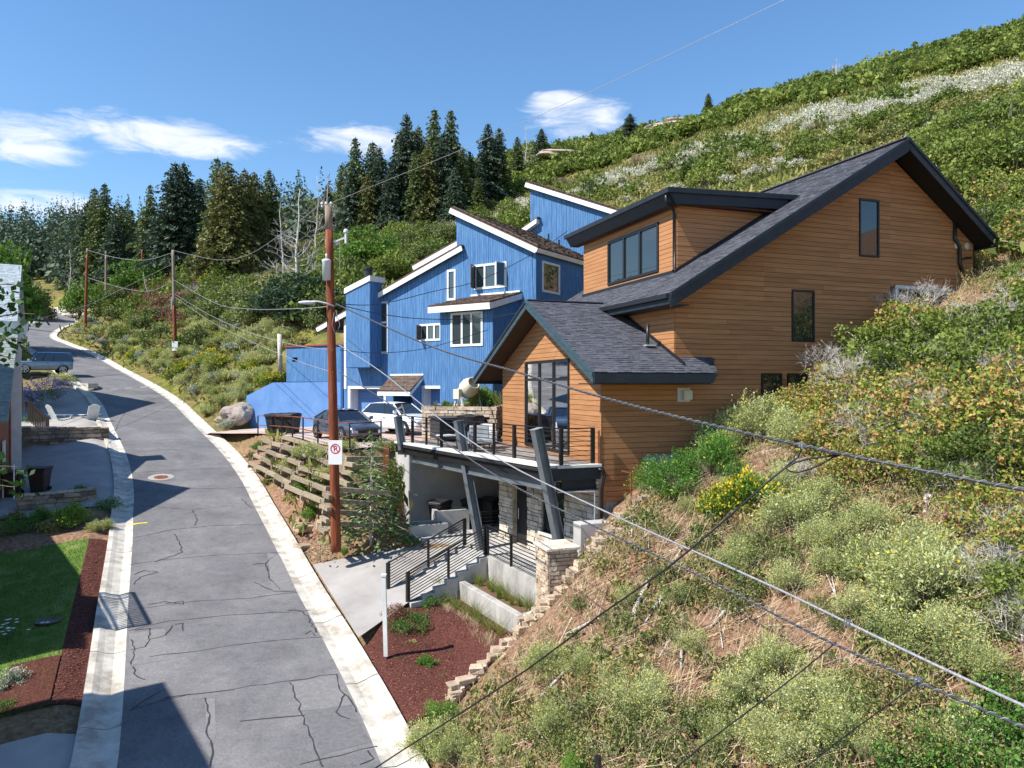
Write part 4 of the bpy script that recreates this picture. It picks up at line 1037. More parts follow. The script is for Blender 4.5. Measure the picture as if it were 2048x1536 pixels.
# --- stone clad entry wall under the deck (street parallel), door, window, lantern
ES = Vector((-.5, .866, 0)); EN = Vector((-.866, -.5, 0)); W0 = Vector((2.62, 21.97, 0)) + Vector((.1, .06, 0)) * 0
EW = empty('entry_wall', W0, 0, 'pale stacked stone entry wall with dark door beneath the steel framed deck', 'wall')
mE = lambda p, q, d: ES * p + EN * d + Vector((0, 0, q))
doorR = (4.05, 5.15, -5.78, -3.1); winR = (1.75, 3.15, -5.0, -3.2)
wall(EW, [(0.0, -5.8), (6.1, -5.8), (6.1, -2.8), (0, -2.8)], mE, [doorR, winR], M_STONEG, .3, 'wall_core')
def stone_cover(parent, mp, poly, holes, m, hs=(.10, .20), ws=(.2, .6), base=0.0, depth=(.04, .09), seed=3, gap=.012, name='stone', maxn=300):
    rr = random.Random(seed); ys = [p[1] for p in poly]; xs = [p[0] for p in poly]; z = min(ys); n = 0; rest = MB()
    while z < max(ys) - .02:
        h = rr.uniform(*hs); x = min(xs) - rr.uniform(0, .2)
        while x < max(xs):
            w = rr.uniform(*ws)
            pc = [(x + rr.uniform(0, .015), z + rr.uniform(0, .012)), (x + w - gap, z + rr.uniform(0, .012)), (x + w - gap - rr.uniform(0, .015), z + h - gap), (x + rr.uniform(0, .02), z + h - gap - rr.uniform(0, .015))]
            pcs = [pc]
            for k in range(len(poly)):
                a, b_ = poly[k], poly[(k + 1) % len(poly)]
                nx_, ny_ = (b_[1] - a[1]), -(b_[0] - a[0])
                pcs = [clip(q, nx_, ny_, nx_ * a[0] + ny_ * a[1]) for q in pcs]; pcs = [q for q in pcs if len(q) > 2 and abs(area(q)) > 1e-3]
            for hh in holes: pcs = minus_rect(pcs, hh)
            if pcs:
                mb = MB() if n < maxn else rest; dd = base + rr.uniform(*depth)
                for q in pcs: extr(mb, q, mp, base - .02, dd)
                if n < maxn: mb.build(name, m, parent)
                n += 1
            x += w
        z += h
    if rest.f: rest.build(name + '_remainder', m, parent)['kind'] = 'stuff'
    return n
stone_cover(EW, mE, [(0.0, -5.8), (6.1, -5.8), (6.1, -2.85), (0, -2.85)], [doorR, winR], M_PALE, seed=11)
mb = MB(); extr(mb, [(doorR[0], -5.78), (doorR[1], -5.78), (doorR[1], -3.1), (doorR[0], -3.1)], mE, -.22, -.16); dr_ = mb.build('door', M_DOOR, EW)
g = MB(); extr(g, [(4.2, -4.7), (4.42, -4.7), (4.42, -3.3), (4.2, -3.3)], mE, -.158, -.150); g.build('door_glass', M_GLASSW, dr_)
g = MB(); g.bar(mE(4.95, -4.9, -.1), mE(4.95, -4.5, -.1), .03); g.build('handle', M_GALV, dr_)
window(EW, mE, winR, frame=.07, proud=-.04, back=-.14, m_f=M_BLACK)
mb = MB(); extr(mb, [(1.65, -5.1), (3.25, -5.1), (3.25, -5.0), (1.65, -5.0)], mE, .0, .14); mb.build('window_sill', M_COPING, EW)
mb = MB(); c = mE(3.62, -3.65, .22)
for a, b_ in ((-1, -1), (1, -1), (1, 1), (-1, 1)): mb.bar(c + ES * a * .09 + EN * b_ * .09 - Vector((0, 0, .2)), c + ES * a * .09 + EN * b_ * .09 + Vector((0, 0, .2)), .018)
mb.bar(c + Vector((0, 0, .2)), c + Vector((0, 0, .215)), .2); mb.bar(c - Vector((0, 0, .2)), c - Vector((0, 0, .215)), .2); mb.bar(c + Vector((0, 0, .22)), c - EN * .2 + Vector((0, 0, .22)), .03)
mb.build('lantern', M_BLACK, EW)
# --- concrete retaining walls of the parking bay and its front pier
mb = MB(); p0 = Vector((-4.15, 29.5, 0)); dW = Vector((.87, .5, 0)); nW = Vector((-.5, .87, 0))
mb.prism([p0 + Vector((0, 0, -5.82)), p0 + dW * 5.4 + Vector((0, 0, -5.82)), p0 + dW * 5.4 + Vector((0, 0, -2.95)), p0 + Vector((0, 0, -2.75))], nW * .35)
BW = mb.build('retaining_wall', M_CONCD); tag(BW, 'tall smooth concrete side wall of the parking bay under the deck', 'wall')
mb = MB(); q0 = p0 + Vector((-.02, 0, 0)) + EN * .03; q1 = q0 + Vector((-.5, .866, 0)) * 1.55
mb.prism([q0 + Vector((0, 0, -5.85)), q1 + Vector((0, 0, -5.85)), q1 + Vector((0, 0, -2.78)), q0 + Vector((0, 0, -2.78))], Vector((.866, .5, 0)) * .3)
tag(mb.build('concrete_pier', M_CONC, bevel=.02), 'light concrete end pier at the left corner of the deck', 'pier')
mb = MB(); a0 = Vector((-.42, 27.25, 0)) + Vector((.02, 0, 0))
mb.prism([a0 + Vector((0, 0, -5.82)), a0 + Vector((1.1, 5.6, -5.82)), a0 + Vector((1.1, 5.6, -2.85)), a0 + Vector((0, 0, -2.85))], Vector((.3, 0, 0)))
tag(mb.build('retaining_wall', M_CONCD), 'concrete back wall of the parking bay beside the stone entry wall', 'wall')

# ================================================================ DECK
DK = empty('deck', (0, 0, 0), 0, 'roof deck with pale coping and black rail carried by leaning grey steel columns', 'deck')
c0 = Vector((1.12, 21.25, -2.45)); cR = Vector((2.68, 21.82, -2.45)); cL = Vector((-4.9, 30.5, -2.45)); cB = hw(0, 9.3, -2.45); cBL = hw(-2.2, 12.6, -2.45); cG = hw(-.03, -.12, -2.45)
up = Vector((0, 0, 1))
dke = (cL - c0).normalized(); dkn = Vector((dke.y, -dke.x, 0)) ; dkn = dkn if dkn.x < 0 else -dkn    # outward to street
# deck boards run parallel to the gable wall
P2 = [(c0.x, c0.y), (cG.x, cG.y), (hw(-.03, 9.2).x, hw(-.03, 9.2).y), (hw(-.03, 12.9).x, hw(-.03, 12.9).y), (cL.x, cL.y)]
if area(P2) < 0: P2 = P2[::-1]
mDk = lambda p, q, d: ea * p + eb * q + G0 + Vector((0, 0, -2.60 + d))
P2l = [((Vector((x, y, 0)) - G0).dot(ea), (Vector((x, y, 0)) - G0).dot(eb)) for x, y in P2]
boards(DK, 'deck_board', M_DECK, mDk, P2l, [], False, .145, .008, .03, base=.10)
mb = MB(); mb.prism([Vector((x, y, -2.53)) for x, y in P2], (0, 0, -.12)); mb.build('deck_substrate', M_DARK, DK)
def edge_strip(a, b_, w, z0, z1, inset, m, name):
    d = (b_ - a).normalized(); n2 = Vector((d.y, -d.x, 0))
    cen = Vector(((c0.x + cB.x) / 2, (c0.y + cB.y) / 2, 0))
    if (cen - a).dot(n2) < 0: n2 = -n2
    p = a + n2 * inset; q = b_ + n2 * inset
    mb = MB(); mb.prism([Vector((p.x, p.y, z0)), Vector((q.x, q.y, z0)), Vector((q.x, q.y, z1)), Vector((p.x, p.y, z1))], n2 * w); return mb.build(name, m, DK, bevel=.008)
edge_strip(c0, cL, .46, -2.49, -2.40, -.06, M_COPING, 'edge_coping'); edge_strip(c0 + (cR - c0) * .13, cR, .32, -2.49, -2.402, -.06, M_COPING, 'edge_coping')
edge_strip(c0, cL, .05, -2.86, -2.49, -.0, M_BLACK, 'gutter_fascia'); edge_strip(c0, cR, .05, -2.86, -2.492, .005, M_DARK, 'gutter_fascia')
edge_strip(c0, cL, .10, -2.60, -2.52, -.10, M_BLACKP, 'gutter_trough')
# steel edge beam (I section)
def ibeam(parent, a, b_, w, h, upv, m, name, tf=.02, tw=.014):
    a = Vector(a); b_ = Vector(b_); d = (b_ - a).normalized(); u = (Vector(upv) - d * Vector(upv).dot(d)).normalized(); s = d.cross(u).normalized()
    mb = MB(); mb.bar(a + u * (h / 2 - tf / 2), b_ + u * (h / 2 - tf / 2), w, tf, up=u); mb.bar(a - u * (h / 2 - tf / 2), b_ - u * (h / 2 - tf / 2), w, tf, up=u); mb.bar(a, b_, tw, h - 2 * tf, up=u)
    return mb.build(name, m, parent)
inn = -dkn
ibeam(DK, c0 + inn * .2 - up * .58, cL + inn * .2 - up * .58, .16, .30, up, M_STEEL, 'edge_beam')
ibeam(DK, c0 + inn * .3 + Vector((.1, .1, -.56)), cR + inn * -.1 + Vector((0, .25, -.56)), .16, .34, up, M_DARK, 'side_beam')
# leaning I-section columns
for (bx, by, bz), (tx, ty, tz_) in (((1.62, 21.28, -5.8), (.70, 20.92, -1.30)), ((-1.08, 25.4, -5.8), (-1.93, 26.05, -1.34)), ((-3.95, 29.25, -5.8), (-4.72, 29.95, -1.36))):
    a = Vector((bx, by, bz)); b_ = Vector((tx, ty, tz_))
    if bx < -3: a = a.lerp(b_, .70)
    ibeam(DK, a, b_, .24, .28, dkn, M_STEEL, 'steel_column')
    mb = MB(); mb.bar(b_ - up * .0, b_ + (b_ - a).normalized() * .015,   .27, .31, up=dkn); mb.build('column_cap', M_GALV, DK)
# railing on the deck
def railing(parent, a, b_, h, nb, post_every=1.25, m=None, dz=True, posts=None, bar_r=.012, name='rail'):
    m = m or M_BLACK; a = Vector(a); b_ = Vector(b_); L = (b_ - a); n = max(1, round(L.length / post_every)); hd = Vector((L.x, L.y, 0)).normalized(); sd = Vector((hd.y, -hd.x, 0))
    for k in range(n + 1):
        p = a + L * (k / n); mb = MB()
        if k in (0, n) or k % 2 == 0:
            mb.box(-.055, .055, -.045, .045, 0, h + .01)
            mb.v = [tuple(p + hd * v[0] + sd * v[1] + up * v[2]) for v in mb.v]
        else:
            mb.box(-.025, .025, -.04, .04, 0, h - .02)
            mb.v = [tuple(p + hd * v[0] + sd * v[1] + up * v[2]) for v in mb.v]
        mb.build('post', m, parent)
    mb = MB(); mb.bar(a + up * h, b_ + up * h, .05, .035); mb.build('top_rail', m, parent)
    for k in range(nb):
        z = .10 + (h - .2) * k / (nb - 1); mb = MB(); mb.bar(a + up * z, b_ + up * z, .02, .022); mb.build('rail_bar', m, parent)
RL = empty('deck_railing', (0, 0, 0), 0, 'black horizontal bar railing around the upper deck edge', 'railing')
ra_ = c0 + inn * .18 + up * .06; rb_ = cL + inn * .18 + up * .06
railing(RL, ra_ + Vector((.18, .1, 0)), rb_, 1.06, 7)
railing(RL, ra_ + Vector((.18, .1, 0)), cR + inn * .05 + Vector((-.28, .08, .06)), 1.06, 7, 1.3)
mb = MB(); p = cR + Vector((-.06, .05, .05)); mb.box(-.03, .03, -.03, .03, 0, 1.0); mb.v = [tuple(p + Vector(v)) for v in mb.v]; mb.build('post', M_RUST, RL)
# downspout at the deck corner + thin post
mb = MB(); mb.tube([cR + Vector((-.1, -.08, -.1)), cR + Vector((.04, -.1, -.12)), cR + Vector((.10, -.05, -.3)), cR + Vector((.02, .0, -.7)), cR + Vector((.0, .0, -3.3))], .055, 8); mb.build('downspout', M_BLACK, DK, smooth=True)
mb = MB(); mb.tube([cR + Vector((-.22, -.25, -.75)), cR + Vector((-.22, -.25, -3.0))], .02, 6); mb.tube([cR + Vector((-1.35, -.6, -.72)), cR + Vector((-.22, -.25, -.75))], .02, 6); mb.build('conduit', M_GALV, DK)

# ================================================================ STAIRS, LANDING RAIL, PLANTERS
BR = Vector((-3.2, 22.3, -6.85)); TR = Vector((-.85, 24.5, -5.8)); BL = Vector((-4.05, 23.45, -6.85)); TL = Vector((-1.7, 26.0, -5.8))
ST = empty('entry_stairs', (0, 0, 0), 0, 'concrete steps with black horizontal rails climbing from the driveway to the landing', 'stairs')
nst = 7
for k in range(nst):
    f0 = k / nst; f1 = (k + 1) / nst; z = -6.85 + 1.05 * (k + 1) / nst
    a = BR.lerp(TR, f0); b_ = BR.lerp(TR, 1.0); c = BL.lerp(TL, 1.0); d = BL.lerp(TL, f0); ex = Vector((.12, -.16, 0))
    b2 = BR.lerp(TR, f1); c2 = BL.lerp(TL, f1)
    mb = MB(); mb.prism([Vector((q.x, q.y, -7.1)) for q in (a + ex, b2 + ex, c2, d)], (0, 0, z + 7.1)); mb.build('step', M_CONC, ST)
SR = empty('stair_railing', (0, 0, 0), 0, 'pair of sloping black stair rails with eight parallel bars', 'railing')
railing(SR, BR + Vector((.0, -.02, .12)), TR + Vector((-.05, 0, .02)), .95, 9, 1.65)
railing(SR, BL + Vector((.05, -.05, .12)), TL + Vector((0, 0, .02)), .95, 9, 1.65)
mb = MB()
LR = empty('landing_railing', (0, 0, 0), 0, 'level black railing along the landing between stairs and stone pillar', 'railing')
railing(LR, (-.83, 24.45, -5.78), (.78, 21.3, -5.78), 1.02, 8, 1.5)
SR2 = empty('bay_railing', (0, 0, 0), 0, 'short black railing in the shade in front of the dustbins', 'railing')
railing(SR2, (-1.2, 27.2, -5.8), (-.35, 27.6, -5.8), 1.0, 7, .9)
# landing retaining wall + lower planter
mb = MB(); mb.prism([(-.9, 24.42, -7.2), (1.02, 20.45, -7.2), (1.02, 20.45, -5.76), (-.9, 24.42, -5.76)], (.24, .12, 0)); tag(mb.build('landing_wall', M_CONCW), 'board formed concrete wall under the landing railing', 'wall')
PL = empty('planter', (0, 0, 0), 0, 'long low whitish concrete planter filled with tufted grass beside the mulch bed', 'planter')
mb = MB(); mb.prism([(-1.9, 23.75, -7.5), (.15, 19.95, -7.5), (.15, 19.95, -6.38), (-1.9, 23.75, -6.38)], (.20, .11, 0)); mb.build('front_wall', M_CONCW, PL, bevel=.012)
mb = MB(); mb.prism([(.36, 20.05, -7.5), (1.25, 20.3, -7.5), (1.25, 20.3, -6.385), (.36, 20.05, -6.385)], (-.06, .2, 0)); mb.build('end_wall', M_CONCW, PL, bevel=.012)
M_SOIL = mat('planter_soil', (.10, .055, .03), (.2, .12, .07), 9, 5, .95, .5, 30)
mb = MB(); mb.prism([(-1.65, 23.8, -6.75), (.35, 20.15, -6.75), (1.0, 20.4, -6.75), (-.85, 24.3, -6.75)], (0, 0, .2)); mb.build('soil', M_SOIL, PL)
# stone pillar at the landing corner
PI = empty('stone_pillar', hw(-2.55, -1.85, 0), A_, 'square stacked stone pillar with flat cap at the landing corner', 'pillar')
mb = MB(); mb.box(.05, .84, .05, .84, -6.4, -4.5); mb.build('pillar_core', M_STONEG, PI)
for mp, sd in ((lambda p, q, d: Vector((p, -d + .05, q)), 21), (lambda p, q, d: Vector((.05 - d, .87 - p, q)), 22), (lambda p, q, d: Vector((.84 + d, p, q)), 23)):
    stone_cover(PI, mp, [(0, -6.3), (.88, -6.3), (.88, -4.5), (0, -4.5)], [], M_STONE, hs=(.07, .14), ws=(.14, .42), seed=sd, depth=(.02, .075))
mb = MB()
for a, b_, c, d in ((-.06, .42, -.08, .48), (.43, .95, -.07, .5), (-.05, .5, .49, .95), (.51, .94, .51, .94)): mb.box(a, b_, c, d, -4.5, -4.41)
mb.build('cap_stone', M_PALE, PI, bevel=.02)
# concrete block planter right of the pillar
mb = MB(); o = hw(-1.05, -.9, 0)
mb.prism([hw(-1.15, -.95, -6.2), hw(-.15, -.95, -6.2), hw(-.15, -.95, -4.02), hw(-1.15, -.95, -4.02)], eb * .5)
tag(mb.build('concrete_block_wall', M_CONC, bevel=.015), 'short square topped concrete wall right of the stone pillar', 'wall')
# two low planter boxes at the left of the stairs
def hollow_box(name, c, w, d, h, ang, m, label, cat='planter'):
    root = empty(name, c, ang, label, cat)
    mb = MB(); t = .13
    mb.box(0, w, 0, t, -.5, h); mb.box(0, w, d - t, d, -.5, h); mb.box(0, t, t, d - t, -.5, h); mb.box(w - t, w, t, d - t, -.5, h); mb.build('box_wall', m, root)
    mb = MB(); mb.box(t, w - t, t, d - t, -.4, h - .12); mb.build('soil', M_SOIL, root); return root
hollow_box('planter', (-3.9, 27.4, -6.0), 1.55, .9, .62, R(22), M_CONC, 'lower of two small concrete planter boxes left of the stairs')
hollow_box('planter', (-2.95, 28.35, -5.9), 1.35, .9, .92, R(22), M_CONC, 'upper of two small concrete planter boxes left of the stairs')
# stone edging steps climbing beside the house
EDG = empty('stone_edging', (0, 0, 0), 0, 'dry stacked line of pale stone blocks stepping up the slope beside the planter and house', 'edging')
rr = random.Random(4); pth = [(905, 1400), (960, 1345), (1000, 1310), (1040, 1270), (1080, 1232), (1120, 1190), (1150, 1150), (1180, 1120), (1215, 1085), (1235, 1050), (1262, 1025), (1290, 1005), (1310, 985), (1335, 955)]
pts = []
for a, b_ in zip(pth[:-1], pth[1:]):
    k = max(2, int(math.hypot(b_[0] - a[0], b_[1] - a[1]) / 15))
    for j in range(k): pts.append((a[0] + (b_[0] - a[0]) * j / k, a[1] + (b_[1] - a[1]) * j / k))
protos = []
for q in range(6):
    mb = MB(); l, w, h = rr.uniform(.3, .46), rr.uniform(.2, .3), rr.uniform(.09, .15); mb.box(-l / 2, l / 2, -w / 2, w / 2, -.03, h)
    mb.v = [(x + rr.uniform(-.03, .03), y + rr.uniform(-.03, .03), z + rr.uniform(-.015, .015)) for x, y, z in mb.v]
    o = mb.build('edging_stone', M_STONE, EDG, bevel=.015); protos.append(o)
first = set()
for (x, y) in pts:
    g = ground(x, y, 12)
    if g is None: continue
    for lv in range(rr.choice((1, 2, 2, 3))):
        pr = rr.choice(protos)
        o = pr if pr.name not in first else pr.copy()
        if pr.name in first: COL.objects.link(o)
        first.add(pr.name); o.parent = EDG
        o.location = (g.x + rr.uniform(-.08, .08), g.y + rr.uniform(-.08, .08), g.z - .02 + lv * .11); o.rotation_euler = (rr.uniform(-.06, .06), rr.uniform(-.06, .06), A_ + rr.uniform(-.35, .35))
# bent white tube at the planter corner, modelling a sun glare
mb = MB(); mb.tube([at(1033, 1296, 19.3), at(1034, 1262, 19.35), at(1044, 1240, 19.4), at(1064, 1227, 19.5), at(1086, 1228, 19.6), at(1097, 1252, 19.6)], .085, 10)
tag(mb.build('glare_arc', M_WHITE, smooth=True), 'bent white arc modelled from sun glare over the edging stones by the planter end', 'glare arc')
# white sign post without a sign
mb = MB(); b0 = Vector(atz(772, 1297, -7.12)); mb.bar(b0 + Vector((0, 0, -.2)), b0 + Vector((-.06, 0, 1.95)), .11); mb.bar(b0 + Vector((-.06, 0, 1.95)), b0 + Vector((-.06, 0, 2.0)), .14)
tag(mb.build('sign_post', M_WHITE), 'plain white square post standing in the mulch in front of the stair rail', 'post')
# ================================================================ BLUE HOUSE
BH = empty('blue_house', C0, B_, 'tall bright blue house with vertical board siding, white trim and slanted shed roofs', 'house')
mB = lambda p, q, d: Vector((p, -d, q))                        # facade q=0
def mBq(q0): return lambda p, q, d: Vector((p, q0 - d, q))
mR = lambda p, q, d: Vector((d, p, q))                         # right face u=0
GB = -2.72
wins = {'hi': (-4.04, -1.85, 5.22, 6.6), 'nar': (-5.98, -5.35, 4.75, 6.5), 'mid': (-8.05, -6.4, 2.5, 3.5), 'tall': (-11.28, -10.6, 1.85, 5.0)}
gar = (-13.9, -10.95, GB, -.30); gar2 = (-7.8, -4.6, GB, -.27); ent = (-10.2, -8.1, GB, -.45)
low_poly = [(-14.4, GB), (-5.3, GB), (-5.3, 7.28), (-14.4, 4.3)]
tall_poly = [(-5.3, GB), (0, GB), (0, 7.0), (-5.3, 9.62)]
holes = list(wins.values()) + [gar, gar2, ent]
wall(BH, low_poly, mB, holes, M_BLUEBACK, .15, 'wall'); wall(BH, tall_poly, mB, holes, M_BLUEBACK, .15, 'wall')
hpad = [(a - .0, b_ + .0, c - .0, d + .0) for a, b_, c, d in holes]
boards(BH, 'siding_board', M_BLUE, mB, low_poly, hpad, False, .125, .014, .022)
boards(BH, 'siding_board', M_BLUE, mB, tall_poly, hpad, False, .125, .014, .024)
# right face and depth
rp = [(0, GB), (11, GB), (11, 7.0), (0, 7.0)]
rh = [(.56, 2.4, 4.9, 6.55)]
wall(BH, rp, mR, rh, M_BLUEBACK, .15, 'wall'); boards(BH, 'siding_board', M_BLUE, mR, rp, rh, False, .125, .014, .022)
mb = MB(); mb.box(-14.4, -14.2, 0.1, 9, GB, 4.2); mb.box(-14.4, 0, 8.8, 9, GB, 6.9); mb.prism([(-5.3, .2, 6), (-5.3, 9, 6), (-5.3, 9, 9.5), (-5.3, .2, 9.5)], (.15, 0, 0)); mb.build('wall', M_BLUEBACK, BH)
wf = dict(m_f=M_WHITE, m_g=M_GLASSW, frame=.12, mull=.11, proud=.06)
window(BH, mR, rh[0], cols=(1,), **wf)
window(BH, mB, wins['hi'], cols=(.8, 1, .8), **wf); window(BH, mB, wins['nar'], **wf); window(BH, mB, wins['mid'], cols=(1, 1.1, .9), **wf); window(BH, mB, wins['tall'], rows=(1.9, 1.2), **wf)
M_BROWNF = mat('brown_window_sash', (.09, .045, .035), rough=.6)
def sash(parent, hinge, z0, z1, w, ang, m, base=0.0):
    """open casement leaf hinged at u=hinge on the facade"""
    d = Vector((math.cos(ang), -math.sin(ang), 0)); hq = Vector((hinge, -.07 - base, 0)); mb = MB(); t = .05
    for a, b_ in ((0, t), (w - t, w)): mb.bar(hq + d * ((a + b_) / 2) + Vector((0, 0, z0)), hq + d * ((a + b_) / 2) + Vector((0, 0, z1)), t)
    mb.bar(hq + Vector((0, 0, z0)), hq + d * w + Vector((0, 0, z0)), t); mb.bar(hq + Vector((0, 0, z1)), hq + d * w + Vector((0, 0, z1)), t)
    s = mb.build('open_sash', m, parent); g = MB(); g.prism([hq + d * t + Vector((0, 0, z0)), hq + d * (w - t) + Vector((0, 0, z0)), hq + d * (w - t) + Vector((0, 0, z1)), hq + d * t + Vector((0, 0, z1))], Vector((.01, .0, 0))); g.build('pane', M_GLASSW, s)
sash(BH, -3.95, 5.3, 6.52, .62, R(75), M_BROWNF); sash(BH, -1.95, 5.3, 6.52, .62, R(105), M_WHITE); sash(BH, -7.95, 2.6, 3.4, .45, R(80), M_BROWNF)
# roofs
def bluroof(parent, ur, q0, q1, over=.35, t=.28, mm=M_SHAKE, seed=1, tile=True, m2=M_WHITE):
    (u0, z0), (u1, z1) = ur; d = Vector((u1 - u0, 0, z1 - z0)); L = d.length; d.normalize(); n = Vector((-d.z, 0, d.x)); n = n if n.z > 0 else -n
    a = Vector((u0, q0 - over, z0)); b_ = Vector((u1, q0 - over, z1)); dep = Vector((0, q1 - q0 + over, 0))
    mb = MB(); mb.prism([a, b_, b_ + dep, a + dep], -n * .08); rf = mb.build('roof', M_BROWNF, parent)
    mb = MB(); mb.prism([a - n * .08 + Vector((0, -.004, 0)), b_ - n * .08 + Vector((0, -.004, 0)), b_ - n * (t + .08) + Vector((0, -.004, 0)), a - n * (t + .08) + Vector((0, -.004, 0))], (0, .06, 0)); mb.build('fascia', m2, parent)
    lo, hi = (a, b_) if z0 < z1 else (b_, a); sg = 1 if lo is a else -1
    mb = MB(); ex = Vector((d.x * -sg, 0, 0)) * .05
    mb.prism([lo - n * .08, lo - n * .08 + dep, lo - n * (t + .02) + dep, lo - n * (t + .02)], ex); mb.build('fascia', m2, parent)
    up_ = (hi - lo).normalized()
    if sg > 0: shingles(rf, lo + dep, Vector((0, -1, 0)), up_, n, dep.length, L, mm, expo=.26, tw=(.14, .34), seed=seed, thick=.02)
    else: shingles(rf, lo, Vector((0, 1, 0)), up_, n, dep.length, L, mm, expo=.26, tw=(.14, .34), seed=seed, thick=.02)
    if tile:
        k = int(L / .42)
        for i in range(k):
            mb = MB(); p = lo + up_ * (.42 * i); mb.bar(p + n * .05 + Vector((0, .06, 0)), p + up_ * .39 + n * .075 + Vector((0, .06, 0)), .22, .05, up=n); mb.build('edge_tile', mm, rf)
    return rf
bluroof(BH, ((-5.45, 9.98), (.32, 7.12)), 0, 9, seed=31)
bluroof(BH, ((-16.7, 3.72), (-4.75, 7.78)), 0, 3.2, seed=32, tile=False)
bluroof(BH, ((-11.6, 7.75), (-6.3, 9.5)), 3.6, 8, seed=33, tile=False)
mb = MB(); mb.prism([(-11.3, 3.6, 4), (-5.3, 3.6, 4), (-5.3, 3.6, 9.4), (-11.3, 3.6, 7.5)], (0, .2, 0)); mb.build('wall', M_BLUE, BH)
# rear high block with its own slanted parapet
hb = [(-5.5, 3), (1.5, 3), (1.5, 10.0), (-5.5, 12.95)]
wall(BH, hb, mBq(8.0), [], M_BLUEBACK, .2, 'wall'); boards(BH, 'siding_board', M_BLUE, mBq(8.0), hb, [], False, .125, .014, .024)
bluroof(BH, ((-5.62, 13.28), (1.9, 10.15)), 8.0, 14, seed=34)
mb = MB(); mb.box(-5.5, -5.3, 8.2, 14, 3, 12.9); mb.box(1.3, 1.5, 8.2, 14, 3, 10); mb.build('wall', M_BLUEBACK, BH)
mb = MB(); a = Vector((-6.9, 7.6, 9.75)); b_ = Vector((-4.8, 7.6, 10.75)); mb.prism([a, b_, b_ - Vector((0, 0, .32)), a - Vector((0, 0, .32))], (0, 2, 0)); mb.build('fascia', M_WHITE, BH)
mb = MB(); mb.prism([a + Vector((0, 0, .06)), b_ + Vector((.1, 0, .1)), b_ + Vector((.1, 0, .02)), a + Vector((0, 0, -.0))], (0, 2, 0)); mb.build('roof', M_SHAKE, BH)
mb = MB(); mb.tube([(-1.6, 8.9, 11.5), (-1.6, 8.9, 13.0)], .035, 6); mb.tube([(-2.1, 8.9, 12.5), (-1.6, 8.9, 12.9), (-1.2, 8.9, 12.6)], .03, 6); mb.build('antenna', M_BLACK, BH)
for u, q in ((-1.9, 3), (-1.2, 4.4), (-2.6, 5.5)):
    z = 9.98 - (u + 5.45) * .4957; mb = MB(); mb.tube([(u, q, z - .1), (u, q, z + .55)], .05, 8); mb.build('vent_pipe', M_BLACK, BH)
# chimney box projecting from the facade
CH = []
ch0, ch1 = -13.2, -11.15
for mp, pl in ((mBq(-1.0), [(ch0, 1.02), (ch1, 1.02), (ch1, 6.15), (ch0, 5.55)]), (lambda p, q, d: Vector((ch1 + d, p, q)), [(-1.0, 1.02), (0, 1.02), (0, 6.15), (-1.0, 6.15)])):
    wall(BH, pl, mp, [], M_BLUEBACK, .1, 'chimney_wall'); boards(BH, 'siding_board', M_BLUE, mp, pl, [], False, .125, .014, .02)
mb = MB(); mb.prism([(ch0 - .08, -1.09, 5.55), (ch1 + .08, -1.09, 6.18), (ch1 + .08, -1.09, 6.5), (ch0 - .08, -1.09, 5.88)], (0, 1.3, 0)); mb.build('chimney_cap', M_WHITE, BH)
mb = MB(); mb.box(ch0, ch1, -1.0, 0, .98, 1.02); mb.build('chimney_base', M_BLUEBACK, BH)
mb = MB(); mb.tube([(-11.9, -.4, 6.2), (-11.9, -.4, 7.0)], .26, 12); mb.tube([(-11.9, -.4, 6.98), (-11.9, -.4, 7.12)], .32, 12); mb.build('flue', M_BLACKP, BH)
# bay wing with shed roof and triple window
b0, b1, bq0 = -4.45, -1.02, -2.45
bp_ = [(b0, GB), (b1, GB), (b1, 3.95), (b0, 3.95)]; bh = (-3.72, -1.62, 1.95, 3.72)
wall(BH, bp_, mBq(bq0), [bh], M_BLUEBACK, .12, 'bay_wall'); boards(BH, 'siding_board', M_BLUE, mBq(bq0), bp_, [bh], False, .125, .014, .022)
window(BH, mBq(bq0), bh, cols=(1, 1, 1), **wf)
for uu, sg in ((b1, 1), (b0, -1)):
    mpp = (lambda p, q, d: Vector((b1 + d, p, q))) if sg > 0 else (lambda p, q, d: Vector((b0 - d, p, q)))
    pl = [(bq0, GB), (0, GB), (0, 4.65), (bq0, 3.95)]
    wall(BH, pl, mpp, [], M_BLUEBACK, .12, 'bay_wall'); boards(BH, 'siding_board', M_BLUE, mpp, pl, [], False, .125, .014, .022)
a, b_, c, d = Vector((b0 - .45, bq0 - .5, 4.12)), Vector((b1 + .18, bq0 - .5, 4.12)), Vector((b1 + .18, 0, 4.88)), Vector((b0 + .3, 0, 4.88))
mb = MB(); n = (b_ - a).cross(d - a).normalized(); mb.prism([a, b_, c, d], -n * .08); br = mb.build('bay_roof', M_BROWNF, BH)
shingles(br, a, Vector((1, 0, 0)), (c - b_).normalized(), n, (b_ - a).length, (c - b_).length, M_SHAKE, expo=.24, seed=41, thick=.02, clipf=lambda u, v: u > .75 * v / 2.9)
mb = MB(); mb.prism([a + Vector((0, 0, -.06)), b_ + Vector((0, 0, -.06)), b_ + Vector((0, 0, -.38)), a + Vector((0, 0, -.38))], (0, .06, 0)); mb.prism([b_ + Vector((.003, .06, -.06)), c + Vector((.003, 0, -.06)), c + Vector((.003, 0, -.36)), b_ + Vector((.003, .06, -.38))], (-.06, 0, 0)); mb.prism([a + Vector((0, .07, -.06)), d + Vector((0, 0, -.06)), d + Vector((0, 0, -.36)), a + Vector((0, .07, -.38))], (.06, 0, 0)); mb.build('fascia', M_WHITE, BH)
mb = MB(); mb.box(b0 + .25, b1 + .1, -.16, -.04, 4.86, 4.96); mb.build('flashing', M_WHITE, BH)
